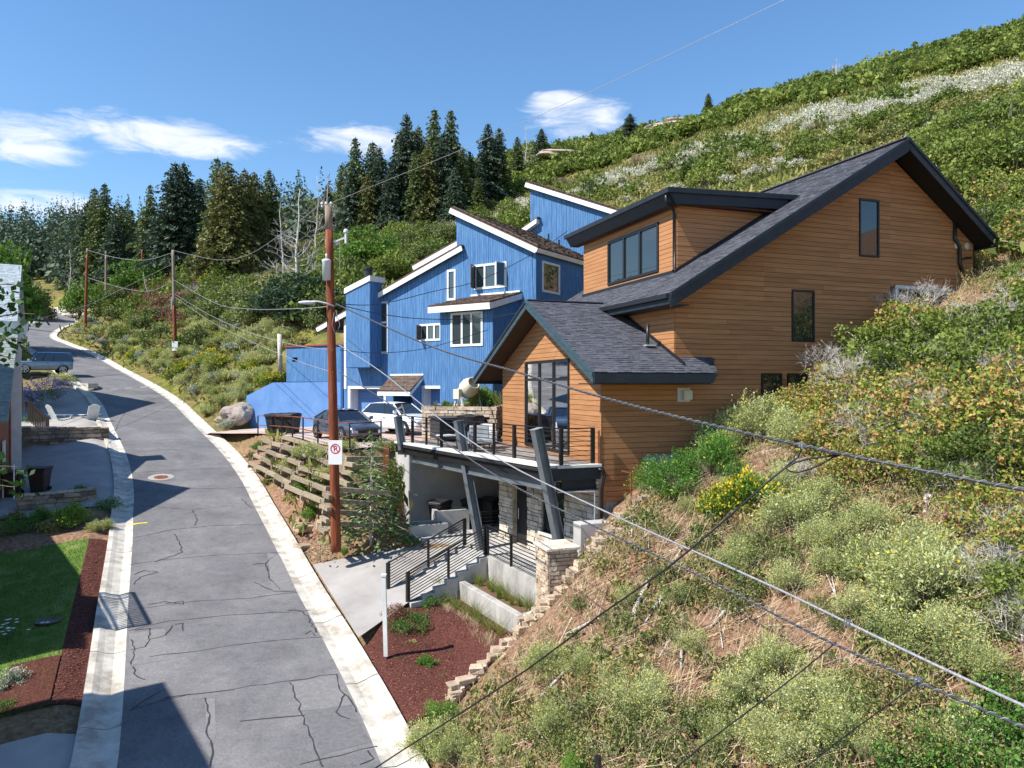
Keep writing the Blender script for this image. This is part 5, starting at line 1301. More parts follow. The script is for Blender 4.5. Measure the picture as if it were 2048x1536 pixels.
# garage openings, doors, porch hood
def opening(r, name):
    u0, u1, z0, z1 = r; mb = MB(); t = .17
    mb.box(u0 - t, u0, -.05, .0, z0, z1 + t); mb.box(u1, u1 + t, -.05, 0, z0, z1 + t); mb.box(u0, u1, -.05, 0, z1, z1 + t); mb.box(u0 - .01, u0 + .05, 0, .7, z0, z1); mb.build('white_casing', M_WHITE, BH)
    g = None
    nn_ = 4; hh = (z1 - z0) / nn_
    for k in range(nn_):
        mb = MB(); mb.box(u0, u1, .62, .68, z0 + k * hh + .012, z0 + (k + 1) * hh); mb.build('garage_door_panel', M_BLUEPAINT, BH)
    mb = MB(); mb.box(u0, u1, .0, .62, z1 - .02, z1 + .05); mb.build('header', M_BLUEBACK, BH)
opening(gar, 'garage'); opening(gar2, 'garage')
mb = MB(); mb.box(ent[0], ent[1], 1.5, 1.56, GB, ent[3]); mb.box(ent[0], ent[0] + .03, 0, 1.5, GB, ent[3]); mb.box(ent[1] - .03, ent[1], 0, 1.5, GB, ent[3]); mb.build('entry_recess', M_BLUEBACK, BH)
mb = MB(); mb.prism([(-8.0, -.9, -.6), (-8.0, 0, -2.0), (-8.0, 0, .45)], (.12, 0, 0)); mb.build('porch_bracket', M_BLUE, BH)
a, b_, c, d = Vector((-10.35, -1.15, -.40)), Vector((-7.8, -1.15, -.40)), Vector((-7.8, 0, .50)), Vector((-10.35, 0, .50))
mb = MB(); n = (b_ - a).cross(d - a).normalized(); mb.prism([a, b_, c, d], -n * .08); pr_ = mb.build('porch_roof', M_BROWNF, BH)
rr = random.Random(2)
for i in range(4):
    for j in range(7):
        mb = MB(); u0 = j * .365 + (.18 if i % 2 else 0); u1 = min(u0 + .35, 2.55); 
        if u0 > 2.5: continue
        p = a + Vector((1, 0, 0)) * u0 + (d - a) * (i / 4); q = (d - a) * (1 / 4 * 1.02)
        mb.prism([p + n * .035, p + Vector((u1 - u0, 0, 0)) + n * .035, p + Vector((u1 - u0, 0, 0)) + q + n * .012, p + q + n * .012], -n * .03); mb.build('roof_tile', M_SHAKE, pr_)
mb = MB(); mb.prism([a + Vector((-.02, -.02, -.05)), b_ + Vector((.02, -.02, -.05)), b_ + Vector((.02, -.02, -.28)), a + Vector((-.02, -.02, -.28))], (0, .06, 0)); mb.prism([b_ + Vector((.02, .04, -.05)), c + Vector((.02, 0, -.05)), c + Vector((.02, 0, -.24)), b_ + Vector((.02, .04, -.28))], (-.05, 0, 0)); mb.build('fascia', M_WHITE, BH)
mb = MB(); mb.box(-10.4, -7.75, -.06, -.03, .5, .6); mb.build('flashing', M_WHITE, BH)
# left porch roof posts behind the chimney
mb = MB(); mb.box(-16.3, -16.15, .4, .55, 2.4, 3.6); mb.box(-14.35, -14.15, -.02, -.0, -.0, 0); mb.build('porch_post', M_BLUEBACK, BH)
mb = MB(); mb.box(-14.41, -14.2, -.06, -.028, GB + 2.4, 4.1); mb.build('corner_trim', M_WHITE, BH)
# raised deck parapet and low retaining wall
pp = [(-20.2, .15), (-14.45, .15), (-14.45, 2.5), (-20.2, 2.5)]
DP = empty('deck_parapet', C0, B_, 'blue boarded deck parapet with red cap left of the blue house', 'parapet')
wall(DP, pp, mBq(.1), [(-19.6, -19.05, 1.5, 1.8)], M_BLUEBACK, .1, 'parapet_wall'); boards(DP, 'siding_board', M_BLUE, mBq(.1), pp, [(-19.6, -19.05, 1.5, 1.8)], False, .125, .014, .02)
mb = MB(); mb.box(-20.3, -14.45, -.02, .25, 2.5, 2.58); mb.build('red_cap', M_REDP, DP)
mb = MB(); mb.box(-20.2, -14.5, .2, 5, .0, .15); mb.box(-20.2, -20.1, .2, 5, .15, 2.5); mb.build('deck_floor', M_BLUEBACK, DP)
mb = MB(); mb.box(-14.7, -14.5, -.08, .02, GB, 2.5); mb.build('corner_post', M_BLUEBACK, DP)
mb = MB(); mb.prism([(-24.5, 0, -4.0), (-14.4, 0, -4.0), (-14.4, 0, .14), (-21.6, 0, .10), (-24.5, 0, -.85)], (0, .3, 0))
RWL = mb.build('retaining_wall', M_BLUEPAINT); RWL.location = C0; RWL.rotation_euler = (0, 0, B_)
tag(RWL, 'smooth painted blue retaining wall with sloping top at the driveway edge', 'wall')

# ================================================================ VEHICLES (x forward, y left, z up)
def vehicle(name, label, loc, rz, st, gh, paint, L, W, Hh, wheels, wr, roofm=None, scale=1.0, square=False, tilt=0):
    """st: body stations (x, z_bottom, z_belt, half_width); gh: glasshouse (x_base_front, x_roof_front, x_roof_rear, x_base_rear, roof z)"""
    root = empty(name, loc, rz, label, 'car'); root.rotation_euler = (0, tilt, rz); root.scale = (scale,) * 3
    mb = MB(); rows = []
    for x, zb_, zt, hw_ in st:
        mid = zb_ + (zt - zb_) * .45
        sec = [(hw_ * .86, zb_), (hw_ * .97, zb_ + .08), (hw_, mid), (hw_ * (.985 if square else .97), zt - (.08 if square else .12)), (hw_ * (.93 if square else .86), zt), (hw_ * .5, zt + (.015 if square else .035)), (0, zt + (.02 if square else .045))]
        full = sec + [(-a, b_) for a, b_ in sec[-2::-1]]
        rows.append([(x, a, b_) for a, b_ in full])
    n = len(rows[0])
    for r_ in rows: mb.v += r_
    for i in range(len(rows) - 1):
        for j in range(n - 1):
            k = i * n + j; mb.f.append((k, k + 1, k + n + 1, k + n)); mb.m.append(0)
        mb.f.append((i * n, (i + 1) * n, (i + 2) * n - 1, (i + 1) * n - 1)); mb.m.append(0)
    mb.f.append(tuple(range(n))); mb.m.append(0); mb.f.append(tuple(range((len(rows) - 1) * n, len(rows) * n))[::-1]); mb.m.append(0)
    body = mb.build('body', paint, root, smooth=True)
    bm = bmesh.new(); bm.from_mesh(body.data); bmesh.ops.recalc_face_normals(bm, faces=bm.faces); bm.to_mesh(body.data); bm.free()
    s_ = body.modifiers.new('smooth', 'SUBSURF'); s_.levels = 2; s_.render_levels = 2
    def zat(x):
        xs = [q[0] for q in st][::-1]; zs = [q[2] for q in st][::-1]
        return float(np.interp(x, xs, zs))
    def hat(x): return float(np.interp(x, [q[0] for q in st][::-1], [q[3] for q in st][::-1]))
    xf, xrf, xrr, xb, zr_ = gh
    # glasshouse: grid between base outline and roof outline
    kk = 9; base = []; top = []
    for i in range(kk):
        f = i / (kk - 1); xb_ = xf + (xb - xf) * f; xt = xrf + (xrr - xrf) * f
        base.append((xb_, hat(xb_) * (.93 if square else .88), zat(xb_) - .02)); top.append((xt, hat(xt) * (.82 if square else .66), zr_ - (.05 if not square else .02) * abs(2 * f - 1) ** 2))
    mb = MB()
    for sgn in (1, -1):
        for i in range(kk - 1):
            q = [base[i], base[i + 1], top[i + 1], top[i]]; q = [(a, sgn * b_, c) for a, b_, c in q]; mb.add(q if sgn < 0 else q[::-1], [(0, 1, 2, 3)])
    for e in (0, kk - 1):
        a, c = base[e], top[e]; mb.add([(a[0], a[1], a[2]), (a[0], -a[1], a[2]), (c[0], -c[1], c[2]), (c[0], c[1], c[2])], [(0, 1, 2, 3)])
    gl = mb.build('window_glass', M_CARGL, root)
    # roof skin
    mb = MB(); rr_ = []
    for i in range(kk):
        x, y, z = top[i]; rr_.append([(x, y * 1.02, z - .03), (x, y * .96, z + .02), (x, y * .5, z + .05), (x, 0, z + .06), (x, -y * .5, z + .05), (x, -y * .96, z + .02), (x, -y * 1.02, z - .03)])
    for r_ in rr_: mb.v += r_
    for i in range(kk - 1):
        for j in range(6): k = i * 7 + j; mb.f.append((k, k + 1, k + 8, k + 7)); mb.m.append(0)
    mb.build('roof_panel', roofm or paint, root, smooth=True)
    # pillars
    for sgn in (1, -1):
        for f in ((0, .42, 1.0) if not square else (0, .3, .62, 1.0)):
            i = f * (kk - 1); a = Vector(base[int(i)]); c = Vector(top[int(i)]); a.y *= sgn * 1.005; c.y *= sgn * 1.005
            mb = MB(); mb.bar(a, c, .07 if f in (0, 1.0) else .05, .05); mb.build('pillar', (roofm or paint) if f in (0, 1.0) else M_BLACKP, root)
        mr_ = MB(); x = xf - .25; y = hat(x) * .93 * sgn; mr_.prism([(x, y, zat(x) + .02), (x, y + .2 * sgn, zat(x) + .05), (x, y + .2 * sgn, zat(x) + .2), (x, y + .02 * sgn, zat(x) + .18)], (-.1, 0, 0)); mr_.build('mirror', paint, root, bevel=.02)
    # wheels
    for wx in wheels:
        for sgn in (1, -1):
            y0 = (W / 2) * sgn
            mb = MB(); mb.lathe([(.0, -.20), (wr, -.20), (wr, .0), (wr * .94, .015), (wr * .70, .015), (wr * .68, -.03), (0, -.03)], (0, 0, 0), 24, axis='y')
            mb.v = [(v[0] + wx, y0 - .03 * sgn + v[1] * sgn, v[2] + wr) for v in mb.v]; w_o = mb.build('wheel', M_TIRE, root, smooth=False)
            mb = MB(); mb.lathe([(0, -.0), (wr * .16, 0), (wr * .16, .012), (0, .012)], (0, 0, 0), 10, axis='y')
            for k in range(5):
                a = 2 * math.pi * k / 5; mb.bar((0, .0, 0), (math.cos(a) * wr * .66, .0, math.sin(a) * wr * .66), .055, .02, up=(0, 1, 0))
            mb.lathe([(wr * .6, -.01), (wr * .7, -.01), (wr * .7, .018), (wr * .6, .018)], (0, 0, 0), 24, axis='y')
            mb.v = [(v[0] + wx, y0 + (-.03 + .0) * sgn + v[1] * sgn, v[2] + wr) for v in mb.v]; mb.build('rim', M_RIM, w_o)
            mb = MB()   # arch ring
            for k in range(12):
                a0 = math.pi * k / 12; a1 = math.pi * (k + 1) / 12; r0, r1 = wr * 1.02, wr * 1.17; yy = (hat(wx) * .995) * sgn
                mb.prism([(wx + math.cos(a0) * r0, yy, wr + math.sin(a0) * r0), (wx + math.cos(a1) * r0, yy, wr + math.sin(a1) * r0), (wx + math.cos(a1) * r1, yy, wr + math.sin(a1) * r1), (wx + math.cos(a0) * r1, yy, wr + math.sin(a0) * r1)], (0, -.16 * sgn, 0))
            mb.build('wheel_arch', M_BLACKP, root)
    for sgn in (1, -1):
        x = st[0][0]; x2 = st[1][0]; y = hat(x2)
        mb = MB(); mb.prism([(x2 + .18, y * .99 * sgn, zat(x2) - .12), (x + .0, y * .62 * sgn, zat(x) - .05), (x + .02, y * .62 * sgn, zat(x) - .17), (x2 + .22, y * .995 * sgn, zat(x2) - .26)], (.05, 0, .0)); mb.build('headlight', M_HEADL, root)
    x = st[0][0]; mb = MB(); mb.box(x - .02, x + .035, -.55, .55, st[0][1] + .10, st[0][1] + .22); mb.build('front_grille', M_BLACKP, root)
    # door seams and handles
    for sgn in (1, -1):
        for f in (.08, .42, .74):
            xx = xf + (xb - xf) * f; y = hat(xx) * 1.0 * sgn; mb = MB(); mb.box(xx - .006, xx + .006, min(y, y + .004 * sgn), max(y, y + .004 * sgn), st[3][1] + .12, zat(xx) - .14); mb.build('door_seam', M_BLACKP, root)
        for f in (.36, .68):
            xx = xf + (xb - xf) * f; y = hat(xx) * .99 * sgn; mb = MB(); mb.box(xx - .09, xx + .07, min(y, y + .025 * sgn), max(y, y + .025 * sgn), zat(xx) - .24, zat(xx) - .21); mb.build('door_handle', M_BLACKP, root)
    return root
sedan_st = [(2.30, .32, .58, .62), (2.18, .24, .70, .82), (1.75, .22, .80, .90), (1.1, .22, .90, .925), (.4, .22, .96, .925), (-.6, .22, .98, .925), (-1.4, .24, 1.0, .92), (-1.95, .28, 1.02, .86), (-2.3, .36, .98, .70)]
sedan_gh = (1.05, .15, -.95, -1.95, 1.42)
suv_st = [(2.33, .34, .72, .66), (2.2, .27, .86, .86), (1.75, .26, .98, .93), (1.1, .26, 1.06, .95), (.3, .26, 1.10, .955), (-.7, .26, 1.12, .955), (-1.6, .28, 1.14, .94), (-2.1, .32, 1.14, .9), (-2.33, .4, 1.05, .78)]
suv_gh = (1.15, .35, -1.55, -2.2, 1.64)
box_st = [(2.30, .42, .98, .80), (2.22, .34, 1.08, .95), (1.7, .34, 1.14, 1.0), (1.0, .34, 1.18, 1.0), (.2, .34, 1.2, 1.0), (-.8, .34, 1.2, 1.0), (-1.7, .36, 1.2, .99), (-2.2, .4, 1.2, .97), (-2.32, .45, 1.15, .92)]
box_gh = (.98, .52, -2.1, -2.3, 1.95)
def heading(a, b_): return math.atan2(b_[1] - a[1], b_[0] - a[0])
# front of the grey sedan points down-right towards the viewer
def zdrv(x, y): return float(drv_z(np.array(x), np.array(y))) + .0
gc = Vector((-8.0, 34.9)); vehicle('parked_sedan', 'dark grey sedan parked nose out on the reddish driveway beside the rail', (gc.x, gc.y, zdrv(*gc)), R(-52), sedan_st, sedan_gh, M_CARG, 4.6, 1.85, 1.44, (1.42, -1.45), .335)
wc = Vector((-6.1, 38.9)); vehicle('parked_suv', 'white crossover parked in front of the blue garage doors', (wc.x, wc.y, zdrv(*wc)), R(-40), suv_st, suv_gh, M_CARW, 4.7, 1.9, 1.64, (1.42, -1.45), .36)
p = Vector((-44.2, 67.2)); g = None
lz = float(road_coords(-42, 68)[1][0])
vehicle('parked_offroader', 'boxy silver off-roader with painted blue sky reflection parked left of the upper street', (-42.9, 66.3, H(-42.9, 66.3) + .12), R(-140), box_st, box_gh, M_CARB, 4.7, 2.0, 1.97, (1.45, -1.45), .40, roofm=M_CARRF, square=True)
# ================================================================ DUSTBINS
def bin_(loc, rz, m, label, h=1.02, s=1.0, group=None, lidm=None):
    root = empty('dustbin', loc, rz, label, 'dustbin', group); w0, w1, d0, d1 = .22, .29, .27, .36
    mb = MB(); vs = [(-w0, -d0, .05), (w0, -d0, .05), (w0, d0 * .8, .05), (-w0, d0 * .8, .05), (-w1, -d1, h * .92), (w1, -d1, h * .92), (w1, d1, h * .92), (-w1, d1, h * .92)]
    mb.add(vs, [(3, 2, 1, 0), (4, 5, 6, 7), (0, 1, 5, 4), (1, 2, 6, 5), (2, 3, 7, 6), (3, 0, 4, 7)]); mb.box(-w1 - .02, w1 + .02, -d1 - .02, d1 + .02, h * .86, h * .90); mb.build('bin_body', m, root, bevel=.015)
    mb = MB(); mb.prism([(-w1 - .03, -d1 - .04, h * .92), (-w1 - .03, d1 + .06, h * .92), (-w1 - .03, d1 + .03, h * .98), (-w1 - .03, -d1 * .4, h * 1.03), (-w1 - .03, -d1 - .02, h * .97)], (2 * w1 + .06, 0, 0)); mb.build('lid', lidm or m, root, bevel=.015)
    for sg in (1, -1):
        mb = MB(); mb.lathe([(0, -.03), (.12, -.03), (.12, .03), (0, .03)], (0, 0, 0), 14, axis='x'); mb.v = [(v[0] + sg * .25, v[1] + d0 * .8, v[2] + .12) for v in mb.v]; mb.build('wheel', M_TIRE, root)
    mb = MB(); mb.tube([(-w1 * .8, d1 + .08, h * .9), (w1 * .8, d1 + .08, h * .9)], .018, 6); mb.build('handle', m, root)
    root.scale = (s, s, s); return root
for i, (x, y, lab) in enumerate(((548, 862, 'first black wheeled bin at the foot of the blue retaining wall'), (566, 864, 'middle black wheeled bin at the foot of the blue retaining wall'), (584, 866, 'right black wheeled bin at the foot of the blue retaining wall'))):
    q = atz(x, y + 3, -2.78); bin_((q.x, q.y, zdrv(q.x, q.y)), B_ + R(180) + .1 * i, M_BLACKP, lab, s=1.12)
for i, (x, y, lab) in enumerate(((-2.9, 29.2, 'black wheeled bin left under the deck behind the leaning column'), (-1.6, 29.6, 'black wheeled bin in the middle under the deck'), (-.9, 29.9, 'black wheeled bin on the right under the deck against the back wall'))):
    bin_((x, y, -5.8), R(150), M_BLACKP, lab, s=1.1)
# ================================================================ TIMBER CRIB WALL, DRIVEWAY RAIL
TW = empty('timber_wall', (0, 0, 0), 0, 'leaning terraced retaining wall of weathered timbers below the driveway rail', 'retaining wall')
rr = random.Random(12)
# a line of tiers: foot follows (pixel, depth), timbers step back and up
def log(a, b_, m=M_TIMBER, w=.16, h=.17):
    mb = MB(); mb.bar(a, b_, w * rr.uniform(.9, 1.1), h * rr.uniform(.9, 1.1)); o = mb.build('timber', m, TW); return o
def tiers(px0, Y0, px1, Y1, n, dz=.30, back=.20, seg=2.3, gapz=0.0, xj=.12):
    a = at(px0[0], px0[1], Y0); b_ = at(px1[0], px1[1], Y1); d = (b_ - a); dh = Vector((d.x, d.y, 0)).normalized(); bk = Vector((-dh.y, dh.x, 0))
    if bk.x < 0: bk = -bk
    for k in range(n):
        o = bk * back * k + up * dz * k; L = d.length; x = 0
        while x < L:
            l = min(seg * rr.uniform(.75, 1.15), L - x)
            if l < .4: break
            p = a + d * (x / L) + o; q = a + d * ((x + l - .05) / L) + o + Vector((rr.uniform(-xj, xj) * .4, rr.uniform(-xj, xj) * .4, rr.uniform(-.04, .04)))
            log(p, q)
            c = p + Vector((0, 0, -dz / 2)); log(c - bk * .12, c + bk * .75, w=.15, h=.14)
            x += l
tiers((500, 925), 39.6, (582, 968), 31.6, 4, .40, .24, xj=.04)
tiers((572, 972), 31.4, (668, 1012), 26.8, 3, .38, .30, xj=.04)
tiers((642, 1046), 26.2, (772, 1052), 27.4, 4, .44, .18, xj=.04)
tiers((560, 888), 37.0, (612, 905), 33.0, 2, .34, .2, xj=.04)
tiers((612, 905), 32.6, (696, 945), 28.2, 2, .36, .25, xj=.04)
tiers((688, 935), 27.9, (772, 932), 29.0, 2, .34, .15, xj=.04)
# sandstone blocks near the pole
for (x, y, s, tl, lab) in ((612, 1062, .55, .2, 'tan sandstone block lying in the gravel left of the pole, nearer the street'), (655, 1056, .5, -.3, 'reddish sandstone block lying close beside the pole'), (607, 1100, .4, .5, 'small pale rock at the gutter edge below the pole'), (1235, 0, 0, 0, '')):
    if s == 0: continue
    g = ground(x, y, 14)
    bm = bmesh.new(); bmesh.ops.create_cube(bm, size=1)
    for v in bm.verts: v.co = Vector((v.co.x * s * 1.7, v.co.y * s, v.co.z * s * .62)) + Vector((rr.uniform(-.06, .06), rr.uniform(-.06, .06), rr.uniform(-.04, .04)))
    me = bpy.data.meshes.new('sandstone_block'); bm.to_mesh(me); bm.free(); me.materials.append(M_STONE)
    o = link_mesh('sandstone_block', me); o.location = g + Vector((0, 0, s * .25)); o.rotation_euler = (.1, .1, .5 + tl); tag(o, lab, 'rock'); bv = o.modifiers.new('bevel', 'BEVEL'); bv.width = .03
# driveway pipe rail
PR = empty('pipe_rail', (0, 0, 0), 0, 'thin rusty pipe rail with square posts along the driveway edge', 'railing')
rp_ = [(-15.1, 43.1), (-13.8, 41.3), (-12.5, 39.4), (-11.2, 37.0), (-10.0, 34.7), (-8.7, 32.5), (-7.6, 30.9), (-6.6, 29.5), (-5.6, 31.0)]
rp3 = [Vector((x, y, zdrv(x, y) - .02)) for x, y in rp_]
for p in rp3: mb = MB(); mb.bar(p, p + up * 1.08, .06); mb.build('post', M_BLACK, PR)
for z in (.5, 1.06):
    for a, b_ in zip(rp3[:-1], rp3[1:]): mb = MB(); mb.bar(a + up * z, b_ + up * z, .045); mb.build('rail_bar', M_RUST, PR)
for dz in (.1, .0):
    pass
# granite boulder at the left end of the blue wall
def rock(name, loc, sc, m, label, cat='boulder', seed=0, sub=4, amp=.22):
    bm = bmesh.new(); bmesh.ops.create_icosphere(bm, subdivisions=sub, radius=1)
    for v in bm.verts:
        n_ = noise.noise(v.co * 1.1 + Vector((seed * 7.3, 0, 0))) * amp * 1.6 + noise.noise(v.co * 3.1 + Vector((seed, 3, 0))) * amp * .5 + noise.noise(v.co * 8 + Vector((seed, 3, 9))) * amp * .16
        v.co = v.co * (1 + n_); v.co = Vector((v.co.x * sc[0], v.co.y * sc[1], v.co.z * sc[2]))
    me = bpy.data.meshes.new(name); bm.to_mesh(me); bm.free(); me.materials.append(m); o = link_mesh(name, me); o.location = loc; 
    for p in me.polygons: p.use_smooth = False
    return tag(o, label, cat)
g = ground(474, 838, 14)
rock('boulder', g + Vector((0, 0, .35)), (1.1, .8, .8), M_ROCK, 'big rounded grey granite boulder at the end of the blue wall', seed=3)
g = ground(440, 842, 14); rock('boulder', g + Vector((.0, 0, .05)), (.4, .3, .28), M_ROCK, 'small grey rock at the foot of the bank left of the boulder', seed=5, sub=3)
# ================================================================ UTILITY POLES
def pole(name, base, top, r0, r1, label, m=M_POLE, topm=M_POLEG, topfrac=.06):
    root = empty(name, base, 0, label, 'utility pole'); L = Vector(top) - Vector(base); mb = MB(); K = 14
    pts = [L * (i / K) for i in range(K + 1)]; k1 = int(K * (1 - topfrac))
    mb.tube([L * -.03] + pts[:k1 + 1], [r0] + [r0 + (r1 - r0) * i / K for i in range(k1 + 1)], 16); mb.build('shaft', m, root, smooth=True)
    mb = MB(); mb.tube(pts[k1:], [r0 + (r1 - r0) * i / K for i in range(k1, K + 1)], 16); mb.build('shaft_top', topm, root, smooth=True); return root
PB = at(672, 1083, 25.5); PT = at(657, 412, 25.5)
P1 = pole('utility_pole', PB, PT, .175, .13, 'nearest tall red-brown utility pole with a no parking sign')
def pp_(x, y, d=0.0): return at(x, y, 25.5 - d)
def rel(v): return Vector(v) - PB
# street lamp arm, transformer, insulators, photocell
mb = MB(); mb.tube([rel(pp_(668, 612, .15)), rel(pp_(650, 606, .2)), rel(pp_(636, 603, .25)), rel(pp_(622, 603, .3))], .03, 8); arm = mb.build('lamp_arm', M_GREYBOX, P1, smooth=True)
mb = MB(); c = rel(pp_(613, 605, .3)); mb.lathe([(0, -.28), (.06, -.27), (.12, -.12), (.14, .05), (.10, .22), (.05, .3), (0, .3)], (0, 0, 0), 12, axis='x'); mb.v = [(c.x + v[0], c.y + v[1], c.z + v[2] * .5) for v in mb.v]; mb.build('lamp_head', M_GREYBOX, P1, smooth=True)
mb = MB(); c = rel(at(653, 560, 25.25)); mb.lathe([(0, 0), (.14, 0), (.145, .62), (.16, .64), (.16, .68), (.12, .72), (0, .73)], (c.x, c.y, c.z), 16); mb.lathe([(.0, .73), (.045, .73), (.03, .82), (.045, .9), (0, .93)], (c.x, c.y, c.z), 10); mb.build('transformer', M_GREYBOX, P1, smooth=True)
mb = MB(); c = rel(pp_(692, 480)); mb.bar(rel(pp_(668, 484)), rel(pp_(689, 476)), .05); mb.tube([c - up * .12, c + up * .25], .05, 8); mb.lathe([(0, .25), (.09, .26), (.09, .33), (.05, .38), (0, .4)], (c.x, c.y, c.z), 10); mb.build('bracket', M_GREYBOX, P1)
for x in (644, 652, 662):
    mb = MB(); c = rel(pp_(x, 410, .0)); mb.lathe([(0, -.08), (.05, -.08), (.03, 0), (.06, .04), (.03, .1), (0, .12)], (c.x, c.y, c.z), 10); mb.build('insulator', M_GREYBOX, P1)
mb = MB(); mb.bar(rel(pp_(640, 412)), rel(pp_(666, 408)), .06); mb.build('cross_arm', M_POLEG, P1)
mb = MB(); mb.tube([rel(pp_(680, 560, -.0)), rel(pp_(679, 480, 0))], .012, 5); mb.tube([rel(pp_(674, 640, .2)), rel(pp_(672, 620, .22)), rel(pp_(680, 650, .2)), rel(pp_(671, 670, .2)), rel(pp_(664, 650, .22)), rel(pp_(668, 625, .22))], .012, 5); mb.build('loose_wire', M_CABLEG, P1)
# no parking sign (white plate, red ring and slash over a black P)
SG = empty('no_parking_sign', at(671, 905, 25.2), R(-4), 'small white no parking sign with a crossed out P on the nearest pole', 'sign')
mb = MB(); mb.box(-.245, .245, -.02, 0, -.42, .42); pl_ = mb.build('plate', M_SIGNW, SG, bevel=.006)
mb = MB(); n = 36; cz = .13; r0, r1 = .135, .175
for i in range(n):
    a0, a1 = 2 * math.pi * i / n, 2 * math.pi * (i + 1) / n
    mb.add([(math.cos(a0) * r0, -.026, cz + math.sin(a0) * r0), (math.cos(a0) * r1, -.026, cz + math.sin(a0) * r1), (math.cos(a1) * r1, -.026, cz + math.sin(a1) * r1), (math.cos(a1) * r0, -.026, cz + math.sin(a1) * r0)], [(0, 1, 2, 3)])
mb.bar((-.10, -.028, cz + .10), (.10, -.028, cz - .10), .004, .035, up=(0.7, 0, .7)); mb.build('red_ring', M_SIGNR, pl_)
def text(s, size, loc, rot, m, parent, name='lettering', ext=.002):
    cu = bpy.data.curves.new(name, 'FONT'); cu.body = s; cu.size = size; cu.extrude = ext; cu.align_x = 'CENTER'; cu.align_y = 'CENTER'
    tmp = bpy.data.objects.new('t', cu); COL.objects.link(tmp); dg = bpy.context.evaluated_depsgraph_get(); me = bpy.data.meshes.new_from_object(tmp.evaluated_get(dg)); bpy.data.objects.remove(tmp)
    me.materials.clear(); me.materials.append(m); o = link_mesh(name, me, parent); o.location = loc; o.rotation_euler = rot; return o
text('P', .27, (0, -.024, cz - .005), (R(90), 0, 0), M_INK, pl_)
# far poles
P2b, P2t = at(351, 722, 70), at(346, 500, 70); P2 = pole('utility_pole', P2b, P2t, .20, .13, 'second utility pole standing in the bank shrubs, small sign low on it', topfrac=.5, topm=M_POLEG)
mb = MB(); c = at(350, 692, 69.6) - P2b; mb.box(c.x - .28, c.x + .28, c.y - .04, c.y, c.z - .45, c.z + .45); mb.build('small_sign', M_SIGNW, P2)
mb = MB(); c = at(343, 607, 69.7) - P2b; mb.tube([c - up * .6, c + up * .6], .05, 8); mb.build('conduit', M_GALV, P2)
P3b, P3t = at(170, 664, 97), at(175, 497, 97); P3 = pole('utility_pole', P3b, P3t, .2, .14, 'utility pole by the bend of the upper street, leftmost of the row')
P4b, P4t = at(212, 610, 108), at(212, 503, 108); P4 = pole('utility_pole', P4b, P4t, .2, .14, 'pale grey utility pole against the dark firs', M_POLEG, M_POLEG)
P5b, P5t = at(286, 575, 122), at(284, 500, 122); P5 = pole('utility_pole', P5b, P5t, .18, .13, 'farthest thin utility pole in front of the bright green bushes', M_POLE, M_POLEG)
# ================================================================ CABLES
def cable(pts, r, label, m=M_CABLE, sag=0.0, n=30, name='cable', wrap=0.0, mw=None):
    """catmull through given points, plus parabola sag"""
    P = [Vector(p) for p in pts]
    if len(P) == 2: Q = [P[0].lerp(P[1], i / n) - up * sag * 4 * (i / n) * (1 - i / n) for i in range(n + 1)]
    else:
        q = catmull([tuple(p) for p in P], .6 if (P[0] - P[-1]).length < 60 else 2.0); Q = [Vector(v) for v in q]
    root = MB(); root.tube(Q, r, 7, caps=False)
    o = root.build(name, m, None, smooth=True); tag(o, label, 'cable')
    if wrap:
        w = MB(); L = 0; acc_ = []
        for i in range(len(Q) - 1):
            d = Q[i + 1] - Q[i]; k = max(1, int(d.length / (wrap / 7)))
            for j in range(k): acc_.append((Q[i].lerp(Q[i + 1], j / k), L + d.length * j / k, d.normalized()))
            L += d.length
        H_ = []
        for p, l, d in acc_:
            a = d.cross(up).normalized(); b2 = a.cross(d); th = 2 * math.pi * l / wrap; H_.append(p + (a * math.cos(th) + b2 * math.sin(th)) * (r * 1.08))
        w.tube(H_, r * .30, 4, caps=False); w.build('lashing_wire', mw or M_CABLEG, o)
    return o
def chain(pl): return [at(*p) for p in pl]
cable(chain([(672, 608, 25.3), (860, 692, 19.2), (1030, 743, 15.6), (1205, 795, 12.6), (1400, 845, 10.4), (1600, 890, 8.9), (1830, 938, 7.75), (2048, 980, 6.9), (2400, 1050, 5.6), (3300, 1230, 3.7)]), .020, 'thick lashed communications cable crossing in front of the house to the right edge', M_CABLED, wrap=.16)
cable(chain([(678, 690, 25.3), (760, 742, 22.2), (880, 838, 18.6), (1010, 925, 15.6), (1200, 1018, 12.6), (1400, 1108, 10.2), (1560, 1180, 8.8), (1690, 1243, 7.9), (1850, 1320, 7.0), (2048, 1412, 6.1), (2600, 1660, 4.4)]), .015, 'upper of two pale overhead cables crossing the hillside', M_CABLEG)
cable(chain([(678, 745, 25.3), (760, 795, 22.0), (880, 878, 18.3), (1010, 962, 15.3), (1200, 1058, 12.2), (1400, 1152, 9.9), (1640, 1275, 7.8), (1850, 1370, 6.7), (2048, 1455, 5.9), (2600, 1700, 4.2)]), .014, 'lower of two overhead cables crossing the hillside, dark with pale lashing', M_CABLED, wrap=.12)
cable(chain([(1688, 908, 8.5), (1640, 915, 8.7), (1590, 925, 8.9), (1540, 960, 9.0), (1450, 1040, 9.2), (1330, 1140, 9.6), (1200, 1230, 10.2), (1060, 1335, 11.0), (900, 1440, 12.0), (760, 1530, 13.2), (600, 1640, 15)]), .013, 'black drop cable sagging from the thick cable to the lower left', M_CABLE)
cable(chain([(1604, 890, 8.85), (1596, 915, 8.87), (1570, 935, 8.95), (1595, 945, 8.9), (1640, 930, 8.7), (1665, 915, 8.6), (1690, 908, 8.45)]), .010, 'small splice loop hanging under the thick cable', M_CABLE)
